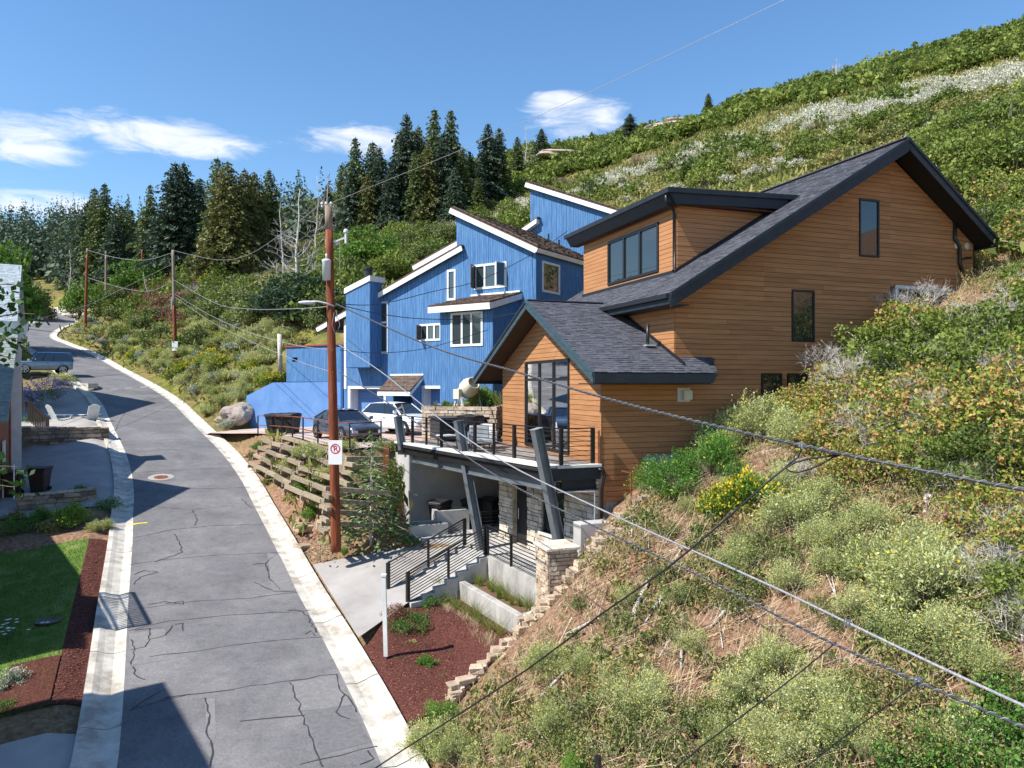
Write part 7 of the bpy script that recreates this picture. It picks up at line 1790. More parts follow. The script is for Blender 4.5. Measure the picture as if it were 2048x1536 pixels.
def make_tree(name, leafV, leafM, twV, twM, trunk, tm):
    """tree prototype as meshes: (crown mesh, trunk mesh)"""
    cm_ = mesh_of(name + '_crown', [(leafV, leafM), (twV, twM)])
    tmesh = bpy.data.meshes.new(name + '_trunk'); tmesh.from_pydata(trunk.v, [], trunk.f); tmesh.materials.append(tm); tmesh.polygons.foreach_set('use_smooth', [True] * len(tmesh.polygons)); tmesh.update()
    return cm_, tmesh
def plant_tree(name, proto, loc, s, rz, label, cat='tree', group=None, sz=None):
    r = empty(name, loc, rz, label, cat, group); r.scale = (s, s, sz or s)
    link_mesh('crown', proto[0], r); link_mesh('trunk', proto[1], r); return r
def plant(name, me, loc, s, rz, label, cat, group=None, tilt=(0, 0), sz=None):
    o = link_mesh(name, me); o.location = loc; o.scale = (s, s, sz or s); o.rotation_euler = (tilt[0], tilt[1], rz); return tag(o, label, cat, group)

firs = []
for sd, Hh, Rr, lf, irr in ((1, 18, 3.5, L_CONI, .2), (2, 18, 4.0, L_CONB, .3), (3, 18, 3.0, L_CONI, .3), (4, 18, 5.2, L_CONY, .25), (5, 18, 4.8, L_CONB, .22)):
    q, tw_ = conifer(sd, Hh, Rr, lev=40 if Rr < 4 else 46, irregular=irr); tb, _ = trunk_mb(17.2, .26, seed=sd); firs.append(make_tree('fir_%d' % sd, q, lf, tw_, M_BARK, tb, M_BARK))
FIR = [(189, 372, 138, 0, .8), (210, 364, 136, 2, 1), (175, 401, 145, 1, 1), (160, 432, 150, 0, 1), (243, 408, 142, 0, 1), (264, 417, 150, 2, 1), (228, 425, 132, 1, 1), (300, 366, 128, 2, .9), (322, 440, 140, 0, 1), (286, 432, 135, 1, 1),
       (350, 323, 118, 4, 1), (368, 322, 120, 1, 1), (345, 372, 122, 0, 1), (400, 352, 122, 0, 1), (386, 395, 118, 1, 1), (435, 311, 108, 0, .9), (456, 320, 101, 3, 1), (489, 336, 104, 3, .9), (508, 341, 107, 3, .9), (539, 336, 110, 0, 1), (470, 380, 100, 3, .9), (425, 400, 108, 1, .9), (525, 420, 104, 3, .7),
       (711, 272, 128, 2, 1), (745, 280, 132, 0, 1), (759, 291, 128, 1, .9), (683, 326, 140, 0, .9), (700, 345, 126, 1, .9), (735, 345, 126, 3, .8), (813, 224, 132, 1, .9), (837, 250, 135, 3, .8), (869, 215, 133, 2, 1), (886, 262, 128, 1, .9), (901, 217, 135, 2, 1), (926, 292, 130, 0, 1), (800, 262, 135, 0, .9), (855, 285, 127, 3, .8), (830, 300, 126, 0, .9),
       (976, 244, 140, 1, 1), (998, 253, 142, 0, 1), (960, 318, 135, 1, .9), (1035, 271, 160, 0, 1), (1083, 255, 178, 1, 1.15), (1183, 262, 186, 0, .8), (1260, 225, 183, 1, 1.2), (1417, 185, 180, 0, 1.0), (910, 330, 124, 1, .9), (780, 330, 125, 1, .9), (125, 452, 175, 0, .9), (142, 446, 170, 1, .9), (108, 470, 180, 2, .9), (955, 352, 128, 0, .9), (940, 300, 138, 0, .9), (655, 365, 135, 1, .8), (15, 470, 190, 0, 1)]
side = ['leftmost part of the', 'left', 'middle', 'right']
for i, (x, ty, Y, k, wd) in enumerate(FIR):
    X = (x - 1024) / F * Y; b_ = H(X, Y); zt = (768 - ty) / F * Y
    # keep tall trees honest: never less than 4 m
    ht = max(zt - b_, 4.5)
    if x < 330: g_, lab = 'firs left of the farthest poles', 'dark fir in the cluster left behind the row of poles'
    elif x < 560: g_, lab = 'firs behind the second pole', 'large fir in the dense group rising behind the second utility pole'
    elif x < 780: g_, lab = 'firs right of the nearest pole top', 'dark fir in the pair of clumps just right of the nearest pole top'
    elif x < 1020: g_, lab = 'firs above the blue house', 'tall fir in the big stand on the hill above the blue house'
    else: g_, lab = None, {1035: 'small fir on the skyline left of the bleached dead tree', 1083: 'single pointed fir on the skyline right of the bleached dead tree', 1183: 'tiny dark fir on the skyline beside the broad one', 1260: 'broad lone fir on the skyline above the high blue wall', 1417: 'lone fir standing on the bare upper skyline to the right'}.get(x)
    s = ht / 18.0
    plant_tree('fir_tree', firs[k], (X, Y, b_ - .2), max(s, .5) * wd * (1.1 if ht < 12 else 1), i * 1.7, lab, 'fir tree', g_, sz=s)
# far conifer forest on the left ridge: one mass
rg = np.random.default_rng(77); Vs = []
def mini_conifer(rg, Ht, R_, n=46):
    f = rg.uniform(0, 1, n) ** .9; a = rg.uniform(0, 6.283, n); r_ = R_ * (1 - f) ** .8 * rg.uniform(.3, 1, n)
    P = np.stack([np.cos(a) * r_, np.sin(a) * r_, Ht * (.05 + .95 * f)], 1); dr = np.stack([np.cos(a), np.sin(a), np.full(n, -.7)], 1) * 1.4
    return rand_quads(P, np.maximum(Ht * .16 * (1.1 - f), .5), rg, aspect=1.6, droop=dr)
for (x0, x1, y0, y1, n, h0, h1) in ((-150, 260, 466, 560, 420, 10, 17), (180, 700, 430, 500, 160, 9, 14), (60, 170, 520, 585, 30, 7, 11), (-150, 60, 500, 600, 60, 10, 15), (560, 1000, 372, 430, 70, 8, 12)):
    for k in range(n):
        g = ground(rg.uniform(x0, x1), rg.uniform(y0, y1), 100, 800)
        if g is None or g.y < 120: continue
        Vs.append(mini_conifer(rg, rg.uniform(h0, h1), rg.uniform(1.8, 2.9)) + np.array(g))
tag(link_mesh('far_forest', quads_mesh('far_forest', np.concatenate(Vs), L_CONB)), 'dense dark conifer forest covering the far left ridge', kind='stuff')

# leaf tree and bush prototypes
def leafy(seed, r, h, trunkh, clumps, leaves, ls, cr, lm, tm=M_BARK, base=None):
    L, T = p_bush(seed, r, h, clumps, leaves, ls, 1.5, cr, None, 70, .05, .35, base=trunkh if base is None else base); tb, _ = trunk_mb(trunkh + h * .5, .16 * r / 2, seed=seed); return make_tree('leafy_%d' % seed, L, lm, T, tm, tb, tm)
oak_t = [leafy(21, 2.6, 4.2, 1.2, 60, 70, .26, .75, L_OAK), leafy(22, 2.6, 3.6, 1.0, 56, 70, .26, .8, L_OAKD), leafy(23, 2.4, 3.8, 1.2, 52, 70, .26, .75, L_BRIGHT)]
oak_t.append(leafy(24, 2.6, 3.8, 1.3, 60, 80, .22, .75, L_DARKT))
oaks = []
for sd, lm in ((31, L_OAK), (32, L_OAK), (33, L_OAKD), (34, L_OAK)):
    L, T = p_bush(sd, 2.0, 2.1, 34, 46, .24, 1.5, .62, None, 40, .06, .45, base=.25); oaks.append(mesh_of('scrub_oak_%d' % sd, [(L, lm), (T, M_DEADB)]))
def p_bare(seed, r=1.0, h=1.0, n=26, depth=4, w=.022):
    rg = np.random.default_rng(seed); A = []; B2 = []; Wd = []
    def grow(p, d, l, w_, k):
        q = p + d * l; A.append(p); B2.append(q); Wd.append(w_)
        if k == 0: return
        for _ in range(rg.integers(2, 4)):
            nd = d + rg.normal(size=3) * .55; nd[2] += .05; nd /= np.linalg.norm(nd); grow(q, nd, l * rg.uniform(.6, .9), w_ * .68, k - 1)
    for _ in range(n):
        d = rg.normal(size=3); d[2] = abs(d[2]) + .6; d /= np.linalg.norm(d); grow(rg.normal(size=3) * .08 * r * np.array([1, 1, 0]), d * np.array([r, r, h]), .30, w, depth)
    A = np.array(A); B2 = np.array(B2); Wd = np.array(Wd)
    return np.concatenate([twig_quads(A, B2, Wd)])
near_oaks = []
for sd, lm in ((35, L_OAK), (36, L_AUT), (37, L_AUT)):
    
    L, T = p_bush(sd, 1.5, 1.6, 60, 80, .095, 1.5, .36, None, 180, .024, .4, base=.15); T = np.concatenate([T, p_bare(sd, 1.75, 1.85, 12, 4, .022)]); near_oaks.append(mesh_of('leafy_shrub_%d' % sd, [(L, lm), (T, M_DEAD)]))
brush = []
for sd, lm in ((41, L_RABB), (42, L_RABB), (43, L_RABG)):
    L, T, Y_ = p_brush(sd, 1.0, .95, 620, .085, True, 1.0, 9); n = len(Y_); brush.append(mesh_of('rabbitbrush_%d' % sd, [(L, lm), (T, M_DEADB), (Y_[: n // (4 if sd != 43 else 7)], L_YEL), (Y_[n // 4:], lm)]))
brushn = []
for sd, lm in ((141, L_RABB), (142, L_RABB), (143, L_RABG)):
    L, T, Y_ = p_brush(sd, 1.0, .95, 1250, .062, True, 1.0, 10, asp=4.2); n = len(Y_); k_ = n // (6 if sd != 143 else 9); brushn.append(mesh_of('near_rabbitbrush_%d' % sd, [(L, lm), (T, M_DEADB), (Y_[:k_], L_YEL), (Y_[k_:], lm)]))
L, T, Y_ = p_brush(44, 1.0, .9, 520, .10, True, 1.0, 7); brush_y = mesh_of('yellow_rabbitbrush', [(L, L_RABG), (T, M_DEADB), (Y_, L_YEL), (Y_ * np.array([1.02, 1.02, 1.03]), L_YEL)])
L, T, Y_ = p_brush(45, 1.0, .8, 380, .10, True, 1.2, 7); sage = mesh_of('sagebrush', [(L, L_SAGE), (T, M_DEADB), (Y_, L_SAGEP)])
L, T, Y_ = p_brush(46, 1.0, .9, 300, .16, True, .9, 5); plume = mesh_of('pale_sage', [(L, L_SAGEP), (T, M_DEADB), (Y_, L_SAGEP)])
L, T = p_bush(47, 1.0, .7, 24, 40, .14, 1.6, .34, None, 20, .03); gold = mesh_of('golden_shrub', [(L, L_GOLD), (T, M_DEADB)])
L, T = p_bush(48, 1.0, .9, 30, 46, .075, 1.5, .3, None, 60, .02); gardb = mesh_of('garden_shrub', [(L, L_GARD), (T, M_DEADB)])
L, T = p_bush(49, 1.0, 1.0, 34, 60, .10, 2.6, .34, None, 60, .03); rustb = mesh_of('rusty_shrub', [(L, L_RUSTN), (T, M_DEADB)])
bareM = [mesh_of('bare_shrub_%d' % i, [(p_bare(50 + i), M_DEAD)]) for i in range(2)] + [mesh_of('bare_shrub_2', [(p_bare(53, n=30), M_TWIGP)])]

def shrub_at(name, me, x, y, s, label, cat='shrub', group=None, Y=None, dz=0.0, sz=None, near=9):
    g = ground(x, y, near) if Y is None else Vector(((x - 1024) / F * Y, Y, H((x - 1024) / F * Y, Y)))
    if g is None: return None
    return plant(name, me, g + up * (dz - .05), s, random.uniform(0, 6.28), label, cat, group, (random.uniform(-.12, .12), random.uniform(-.12, .12)), sz)
# ---- hand placed shrubs of the foreground slope: x, y (base), scale, mesh
fg = [(1345, 985, 1.15, brushn[2], 'bright green rabbitbrush lowest against the cedar house corner'), (1420, 950, 1.35, brushn[2], 'big green rabbitbrush right of the stone edging top'), (1500, 880, 1.5, brushn[0], 'pale green rabbitbrush under the small lower windows'),
      (1430, 905, 1.1, brushn[0], 'pale grey green rabbitbrush touching the cedar wall'), (1600, 900, 1.3, brushn[1], 'sage green rabbitbrush right of the lower windows'), (1500, 1010, 1.0, brush_y, 'rabbitbrush full of yellow blossom beside the thick cable'), (1440, 1030, .9, brush_y, 'yellow blossoming rabbitbrush in front of the green one'),
      (1590, 1060, 1.1, brushn[1], 'grey green brush under the cable splice'), (1850, 1210, 1.35, brushn[1], 'large pale rabbitbrush at right above the two cables'), (1770, 1170, 1.1, brushn[0], 'pale brush left of the large right hand rabbitbrush'), (1900, 1290, .8, brushn[1], 'small grey brush between the cables on the right'),
      (1490, 1400, .8, brushn[0], 'feathery pale brush below the cables, leftmost of its cluster'), (1560, 1350, .8, brushn[0], 'feathery pale brush below the cables, topmost of its cluster'), (1620, 1440, .85, brushn[1], 'feathery pale brush below the cables, in the middle of its cluster'), (1540, 1490, .75, brushn[0], 'feathery pale brush below the cables, lowest of its cluster'), (1690, 1420, .7, brushn[1], 'feathery pale brush below the cables, rightmost of its cluster'), (1450, 1490, .6, brushn[0], 'small pale brush by the bottom edge left of the cluster'),
      (1600, 1520, .7, brushn[1], 'pale brush cut by the bottom edge below the cluster'), (860, 1500, .75, brushn[0], 'yellow tipped rabbitbrush at the gutter in the bottom middle'), (920, 1520, .7, brushn[0], 'rabbitbrush right of the one at the gutter'), (880, 1440, .55, brushn[2], 'small green brush at the lower end of the mulch bed'), (1160, 1545, .5, brushn[2], 'small green bush at the bottom edge near the dark sign post'), (1010, 1500, .4, brushn[1], 'small grey weed bush on the bare slope')]
for x, y, s, me_, lab in fg: shrub_at('rabbitbrush', me_, x, y, s, lab)
L, T = p_bush(62, 1.0, .8, 46, 44, .07, 1.6, .24, None, 90, .016, .3); weedb = mesh_of('weed_shrub', [(L, L_WEED), (T, M_DEAD)])
L, T = p_bush(63, 1.0, .8, 46, 44, .07, 1.6, .24, None, 60, .016, .3); weedg = mesh_of('olive_shrub', [(L, L_OAKD), (T, M_DEAD)])
rr = random.Random(8)
EX = scatter_pts([(1180, 1180), (1330, 1000), (1620, 960), (1700, 1000), (2060, 1080), (2060, 1536), (1000, 1536), (1060, 1330)], 120, 77)
for i, (x, y) in enumerate(EX):
    k = rr.choice('wggwgb'); m_, nm, lb = {'w': (weedb, 'weed_shrub', 'low reddish green weedy shrub on the open near slope'), 'g': (weedg, 'olive_shrub', 'low olive green shrub on the open near slope'), 'b': (brushn[0], 'rabbitbrush', 'small pale rabbitbrush on the open near slope')}[k]
    shrub_at(nm, m_, x, y, rr.uniform(.42, .85), lb, group=lb.replace('low ', '').replace('small ', '') + 's', near=6)
for i, (x, y, s) in enumerate(((1560, 980, 1.0), (1640, 1010, 1.0), (1690, 1080, .9), (1750, 1060, .9), (1840, 1120, 1.1), (1950, 1180, .9), (1720, 1230, .8), (1800, 1290, .9), (1960, 1350, .8), (1660, 1140, .7))): shrub_at('rabbitbrush', brushn[i % 2], x, y, s * .8, 'grey green rabbitbrush on the slope between thicket and cables', group='rabbitbrush between thicket and cables')
# big leafy autumn thicket right of the house
rr = random.Random(21)
thick = [(1690, 810, 1.1), (1760, 750, 1.2), (1720, 860, 1.2), (1830, 700, 1.2), (1800, 800, 1.3), (1790, 900, 1.1), (1890, 690, 1.0), (1880, 740, 1.3), (1870, 850, 1.2), (1950, 700, 1.1), (1950, 800, 1.3), (1930, 900, 1.1), (2085, 640, 1.2), (2020, 740, 1.3), (2030, 860, 1.2), (1830, 960, .9), (1900, 980, .9), (1670, 900, .9), (1720, 960, .8), (1990, 970, .9), (2060, 960, .9), (2080, 800, 1.2), (2090, 680, 1.2), (1640, 860, .8), (1800, 660, .8), (2060, 600, .9), (2040, 1130, .8), (2000, 1060, .8), (2070, 1230, .7), (1590, 830, .7)]
for i, (x, y, s) in enumerate(thick): shrub_at('mountain_shrub', near_oaks[(i * 2 + 1) % 3 if i % 3 else 1], x, y, s, 'dense shrub with green, yellow and orange leaves in the thicket right of the cedar house', group='autumn shrubs right of the cedar house')
for x, y in ((1660, 730), (1720, 700), (1780, 680), (1850, 650), (1920, 700), (1990, 720), (1700, 840), (1820, 860), (1900, 800), (1760, 780), (2010, 830), (1880, 900), (2040, 640), (1650, 790), (1740, 920)): shrub_at('bare_shrub', bareM[rr.randint(0, 1)], x, y, rr.uniform(.9, 1.4), 'pale bare twigs sticking out between the orange and green leaves', group='pale twigs in the autumn thicket', dz=rr.uniform(.5, .9))
for x, y, s, k in ((1790, 930, 1.2, 0), (1850, 920, 1.3, 1), (1700, 790, 1.2, 2), (1900, 830, 1.3, 0), (1760, 860, 1.1, 0), (2000, 1190, 1.1, 1), (2030, 1110, 1.1, 0), (2050, 1290, .9, 1), (1980, 960, 1.2, 2), (1690, 720, 1.0, 2), (1830, 760, 1.3, 1), (1960, 780, 1.4, 0), (1950, 1000, 1.0, 1), (1600, 970, .8, 1)):
    shrub_at('bare_shrub', bareM[k], x, y, s, 'leafless tangle of pale twigs among the shrubs right of the cedar house', group='bare twig bushes on the right slope', dz=.1)
for i, (x, Y, s) in enumerate(((1985, 28.5, .75), (2015, 29.5, 1.0), (2045, 28, 1.1), (2075, 27, 1.2), (2110, 26, 1.2), (1975, 31, .9), (2010, 32, 1.3), (2050, 31, 1.3), (2090, 30, 1.3), (1960, 27.9, .45))):
    shrub_at('mountain_shrub', near_oaks[0 if i % 3 else 1], x, 0, s, 'green shrub beside the brown fence at the upper right corner of the cedar house', group='shrubs beside the brown fence', Y=Y)
# near leafy stems in the lower right corner
L, T = p_bush(61, .7, 1.3, 50, 34, .075, 1.7, .20, np.array([0, 0, .8]), 90, .014, .3); cherry = mesh_of('glossy_shrub', [(L, L_GARD), (T, M_BARK)])
for i, (x, y, s) in enumerate(((1800, 1560, .75), (1900, 1540, .8), (1980, 1500, .85), (2050, 1470, .9), (1860, 1640, .8), (1960, 1640, .8), (2050, 1580, .8), (1740, 1640, .7), (1660, 1600, .55), (2000, 1400, .6))): shrub_at('glossy_shrub', cherry, x, y, s, 'glossy dark green upright shrub filling the lower right corner', group='glossy shrubs in the lower right corner', near=5)
# weeds and dry stuff on the slope: uncountable
def screen_scatter(poly, n, seed, near=7, far_=420, w=None):
    q = scatter_pts(poly, n, seed); out = []
    for x, y in q:
        g = ground(x, y, near, far_)
        if g is not None: out.append((g.x, g.y, g.z))
    return np.array(out)
def world_scatter(x0, x1, y0, y1, n, seed, test):
    rg = np.random.default_rng(seed); X = rg.uniform(x0, x1, n); Y = rg.uniform(y0, y1, n); ok = test(X, Y); X, Y = X[ok], Y[ok]; return np.stack([X, Y, HV(X, Y)], 1)
la_cache = {}
def slope_test(X, Y):
    la, _ = road_coords(X, Y); dx = X - G0.x; dy = Y - G0.y; s = ea.x * dx + ea.y * dy; t = eb.x * dx + eb.y * dy
    edge = (X + 1.35) * .667 - (Y - 17.0) * .745   # right of the stone edging
    return (la > 1.2) & (edge > .35) & ~((t > -.3) & (s > -1)) & (Y > 4) & (Y < 40)
def merge(protoV, P, rg, s0=.7, s1=1.3, zs=None):
    n = len(P); a = rg.uniform(0, 6.283, n); s = rg.uniform(s0, s1, n); c, sn = np.cos(a) * s, np.sin(a) * s
    out = np.empty((n,) + protoV.shape); x = protoV[..., 0]; y = protoV[..., 1]; z = protoV[..., 2]
    out[..., 0] = x[None] * c[:, None, None] - y[None] * sn[:, None, None] + P[:, 0, None, None]
    out[..., 1] = x[None] * sn[:, None, None] + y[None] * c[:, None, None] + P[:, 1, None, None]
    out[..., 2] = z[None] * s[:, None, None] + P[:, 2, None, None]
    return out.reshape(-1, 4, 3)
def stuff(name, Vs, m, label): return tag(link_mesh(name, quads_mesh(name, np.concatenate(Vs) if isinstance(Vs, list) else Vs, m)), label, kind='stuff')
rg = np.random.default_rng(9)
weedp = [p_bush(70 + i, .24, .38, 6, 5, .10, 1.7, .13, None, 3, .01)[0] for i in range(3)]
stalk = twig_quads(np.stack([rg.normal(size=9) * .10, rg.normal(size=9) * .10, np.zeros(9)], 1), np.stack([rg.normal(size=9) * .22, rg.normal(size=9) * .22, rg.uniform(.2, .55, 9)], 1), .014)
tallw = []
for i in range(2):
    P = np.stack([rg.normal(size=26) * .05, rg.normal(size=26) * .05, np.linspace(.05, .75, 26)], 1); tallw.append(rand_quads(P, .08, rg, aspect=2.2))
tuft = rand_quads(np.stack([rg.normal(size=14) * .06, rg.normal(size=14) * .06, np.full(14, .12)], 1), .30, rg, aspect=14, droop=np.array([0, 0, 1.3]))
pts = world_scatter(-3, 26, 5, 36, 18000, 3, slope_test); dens = fbm(pts[:, 0], pts[:, 1], .8, 12)
stuff('hillside_weeds', [merge(weedp[i], pts[dens > -.22][i::3], rg) for i in range(3)], L_WEED, 'low green and reddish weeds growing all over the near slope')
pts2 = world_scatter(-3, 26, 5, 36, 4200, 4, slope_test); stuff('tall_weeds', [merge(tallw[i], pts2[i::2], rg, .5, 1.2) for i in range(2)], L_WEED, 'taller thin leafy weed stalks on the near slope')
pts3 = world_scatter(-3, 26, 5, 36, 10000, 5, slope_test); d3 = fbm(pts3[:, 0], pts3[:, 1], .6, 15); stuff('dry_grass', merge(tuft, pts3[d3 < .35], rg, .5, 1.2), L_DRY, 'straw coloured dry grass tufts on the near slope')
p5_ = world_scatter(-3, 26, 5, 36, 11000, 14, slope_test); stuff('dry_stalks', merge(stalk, p5_, rg, .5, 1.3), L_DRY, 'thin pale dead stalks standing all over the near slope')
pts4 = world_scatter(-3, 26, 5, 36, 2600, 6, slope_test); n = len(pts4); dd = rg.normal(size=(n, 3)) * np.array([1, 1, .22]); dd[:, 2] = np.abs(dd[:, 2]); dd /= np.linalg.norm(dd, axis=1)[:, None]
q = pts4 + dd * rg.uniform(.25, 1.1, (n, 1)); q[:, 2] = HV(q[:, 0], q[:, 1]) + rg.uniform(.03, .2, n); pts4[:, 2] += .04
stuff('fallen_twigs', twig_quads(pts4, q, rg.uniform(.012, .035, n)), M_DEAD, 'bleached fallen sticks scattered over the near slope')
for i, (x0, y0, x1, y1, w) in enumerate(((1300, 1160, 1240, 1290, .06), (1262, 1020, 1255, 1150, .05), (1350, 1160, 1290, 1250, .05), (1365, 1230, 1362, 1345, .06), (1480, 1200, 1420, 1260, .04), (1860, 965, 1850, 1030, .10), (1130, 1275, 1230, 1230, .04), (1080, 1400, 1190, 1290, .035))):
    a = ground(x0, y0, 8); b_ = ground(x1, y1, 8)
    mb = MB(); m_ = (a + b_) / 2 + up * .10; mb.tube([a + up * .05, m_, b_ + up * .05], [w, w * .8, w * .4], 6); m_d = (b_ - a); mb.tube([m_, m_ + m_d * .3 + Vector((.2, .05, .12))], [w * .6, w * .2], 5)
    tag(mb.build('dead_branch', M_DEAD, smooth=True), ['bleached branch lying along the slope beside the stone edging', 'forked pale stick standing near the house corner', 'short pale branch right of the stone edging', 'upright split dead stump on the open slope', 'thin pale branch under the cables', 'broken white stump below the bare bushes', 'thin stick lying near the white arc', 'long thin stick above the black drop cable'][i], 'branch')
# ---- road bank and other verge planting right of the street
bank = [(x, y, s, k) for x, y, s, k in ((520, 590, 1.8, 'y'), (490, 600, 1.6, 'y'), (540, 580, 1.5, 'y'), (440, 735, 1.2, 'y'), (410, 735, 1.2, 'y'), (545, 790, 1.0, 'y'), (500, 745, 1.1, 'y'), (450, 680, 1.2, 'y'), (370, 745, 1.2, 'y'), (320, 720, 1.2, 'y'), (300, 640, 1.8, 'r'), (330, 620, 2.0, 'r'), (360, 610, 1.8, 'r'), (310, 585, 1.8, 'r'), (345, 575, 1.8, 'r'), (380, 580, 1.6, 'r'), (280, 600, 1.6, 'r'), (360, 650, 1.5, 'r'), (420, 570, 1.6, 'y'), (445, 600, 1.5, 'g'), (470, 640, 1.4, 'g'))] + [(1500 * 0 + x, y, s, k) for x, y, s, k in ((425, 725, 1.3, 'y'), (530, 770, 1.1, 'y'), (520, 735, 1.2, 'y'), (560, 765, .9, 'y'), (505, 590, 1.6, 'y'), (470, 595, 1.5, 'y'), (415, 830, 1.1, 'g'), (450, 810, 1.1, 'g'), (430, 790, 1.0, 'g'), (480, 800, .9, 'g'), (395, 790, 1.1, 's'), (455, 855, .8, 's'), (370, 770, 1.2, 'g'), (350, 760, 1.1, 'y'), (400, 745, 1.2, 's'), (460, 760, 1.1, 'g'), (330, 735, 1.2, 'g'), (300, 730, 1.3, 'g'), (270, 720, 1.2, 'y'), (245, 705, 1.3, 'g'), (210, 690, 1.3, 's'), (230, 690, 1.1, 'g'), (190, 680, 1.1, 's'), (160, 665, 1.1, 's'), (300, 695, 1.3, 'o'), (250, 680, 1.5, 'o'), (320, 680, 1.3, 'd'), (370, 700, 1.4, 'o'), (400, 690, 1.4, 'd'), (280, 660, 1.4, 'd'), (230, 640, 1.6, 'd'), (200, 655, 1.2, 's'), (430, 660, 1.4, 'g'), (450, 630, 1.4, 'y'), (480, 650, 1.3, 'g'), (500, 690, 1.2, 'g'), (470, 700, 1.2, 's'), (540, 660, 1.3, 'g'), (400, 620, 1.5, 'g'), (380, 600, 1.5, 'y'), (340, 640, 1.6, 'r'), (310, 610, 1.8, 'r'), (330, 590, 1.5, 'r'), (295, 585, 1.4, 'r'), (360, 570, 1.5, 'r'), (450, 560, 1.5, 'g'), (150, 630, 1.2, 's'), (500, 720, 1.0, 's'))]
lab_b = {'y': ('rabbitbrush', 'yellow flowering rabbitbrush on the bank above the street', 'yellow rabbitbrush on the street bank'), 'g': ('rabbitbrush', 'pale green rabbitbrush on the bank above the street', 'green rabbitbrush on the street bank'), 's': ('sagebrush', 'grey sagebrush on the bank above the street', 'sagebrush on the street bank'), 'o': ('scrub_oak', 'green scrub oak bush on the street bank', 'scrub oak bushes on the street bank'), 'd': ('scrub_oak', 'dull olive scrub bush on the street bank', 'olive scrub on the street bank'), 'r': ('dead_juniper', 'rust brown dry juniper bush behind the second pole', 'rust brown bushes behind the second pole')}
for x, y, s, k in bank:
    me_ = {'y': brush_y, 'g': brush[random.randint(0, 1)], 's': sage, 'o': oaks[0], 'd': oaks[2], 'r': rustb}[k]; nm, lb, gp = lab_b[k]
    f = {'o': .62, 'd': .62, 'r': 1.25}.get(k, 1.0); shrub_at(nm, me_, x, y, s * f, lb, group=gp, near=20)
# trees on the bank and behind the blue house: x, base y hint unused, Y, height, kind
TR_ = [(590, 60, 535, 3, 1.5, 'broad dark green tree left of the nearest pole above the deck parapet'), (545, 64, 545, 3, 1.1, 'dark green tree left of the broad one behind the deck parapet'), (645, 60, 545, 3, 1.2, 'dark tree directly behind the nearest pole'), (735, 76, 438, 2, 1.35, 'bright green tree right of the nearest pole top'), (775, 82, 455, 2, .8, 'second bright green tree below the firs'), (770, 70, 500, 0, 1.1, 'green tree behind the chimney of the blue house'), (845, 74, 470, 1, 1.1, 'green tree left of the blue house peak'), (815, 86, 445, 1, 1.1, 'dull green tree between the firs and the blue house'), (895, 88, 425, 1, 1.0, 'green tree above the blue roof peak'), (700, 72, 500, 1, 1.0, 'dull tree over the blue chimney'), (870, 98, 430, 1, 1, 'olive tree at the foot of the fir stand'), (955, 92, 400, 0, 1, 'green tree right of the blue roof peak'), (1020, 95, 390, 0, 1, 'green tree left of the high blue wall'),
       (610, 58, 620, 3, 1.3, 'low dark tree right behind the blue parapet'), (660, 57, 640, 1, 1.2, 'low dull tree between parapet and chimney'),
       (270, 112, 505, 2, 1.2, 'bright green tree behind the second and third poles'), (320, 116, 508, 2, 1.0, 'bright green bush tree right of the farthest pole'), (160, 106, 545, 2, .8, 'bright green small tree left of the third pole'), (190, 116, 560, 2, .8, 'small bright green tree by the road bend'), (18, 80, 455, 2, .62, 'tall light green poplar at the left edge behind the roofs'), (-45, 76, 450, 2, .8, 'light green poplar partly outside the left edge'), (70, 112, 545, 1, .8, 'dark green tree right of the light poplar'), (20, 66, 640, 0, .6, 'green tree right behind the far left roof'), (230, 105, 560, 1, .9, 'dark olive small tree behind the third pole')]
for i, (x, Y, ty_, k, wd, lb) in enumerate(TR_):
    X = (x - 1024) / F * Y; ht = max(3.0, (768 - ty_) / F * Y - H(X, Y)); s = ht / 5.2; wd = max(wd, min(1.6, wd * 4.5 / ht)); plant_tree('leafy_tree', oak_t[k], (X, Y, H(X, Y) - .1), s * wd, i * 2.1, lb, sz=s)
# dead pale trees
def dead_tree(name, x, Y, ty, label, seed, m=M_DEAD, lean=.0, spread=.55, w0=.09):
    X = (x - 1024) / F * Y; g = Vector((X, Y, H(X, Y))); ht = (768 - ty) / F * Y - g.z
    root = empty(name, g, 0, label, 'tree'); rg = random.Random(seed); mb = MB(); tb = MB(); K = 9; p = Vector((0, 0, 0)); pts_ = [p.copy()]
    for i in range(K): p = p + Vector((rg.gauss(lean, .09), rg.gauss(0, .06), 1)) * (ht / K); pts_.append(p.copy())
    tb.tube(pts_, [w0 * (1 - .85 * i / K) for i in range(K + 1)], 7); tb.build('trunk', m, root, smooth=True)
    def br(p, d, l, w, k):
        q = p + d * l; mb.tube([p, q], [w, w * .6], 4, caps=False)
        if k: 
            for _ in range(rg.choice((2, 2, 3))): nd = (d + Vector((rg.gauss(0, .5), rg.gauss(0, .5), rg.gauss(.15, .3)))).normalized(); br(q, nd, l * rg.uniform(.55, .85), w * .6, k - 1)
    for i in range(22):
        f = rg.uniform(.2, .97); j = int(f * K); b0 = pts_[j].lerp(pts_[min(j + 1, K)], f * K - j); a = rg.uniform(0, 6.28); d = Vector((math.cos(a), math.sin(a), rg.uniform(.2, .9))).normalized(); br(b0, d, ht * spread * .24 * (1.15 - f), w0 * .42 * (1.1 - f), 3)
    mb.build('branches', m, root); return root
dead_tree('dead_aspen', 588, 66, 378, 'bleached white dead tree left of the nearest pole, tallest of the pair', 1, lean=.06, w0=.17, spread=.5)
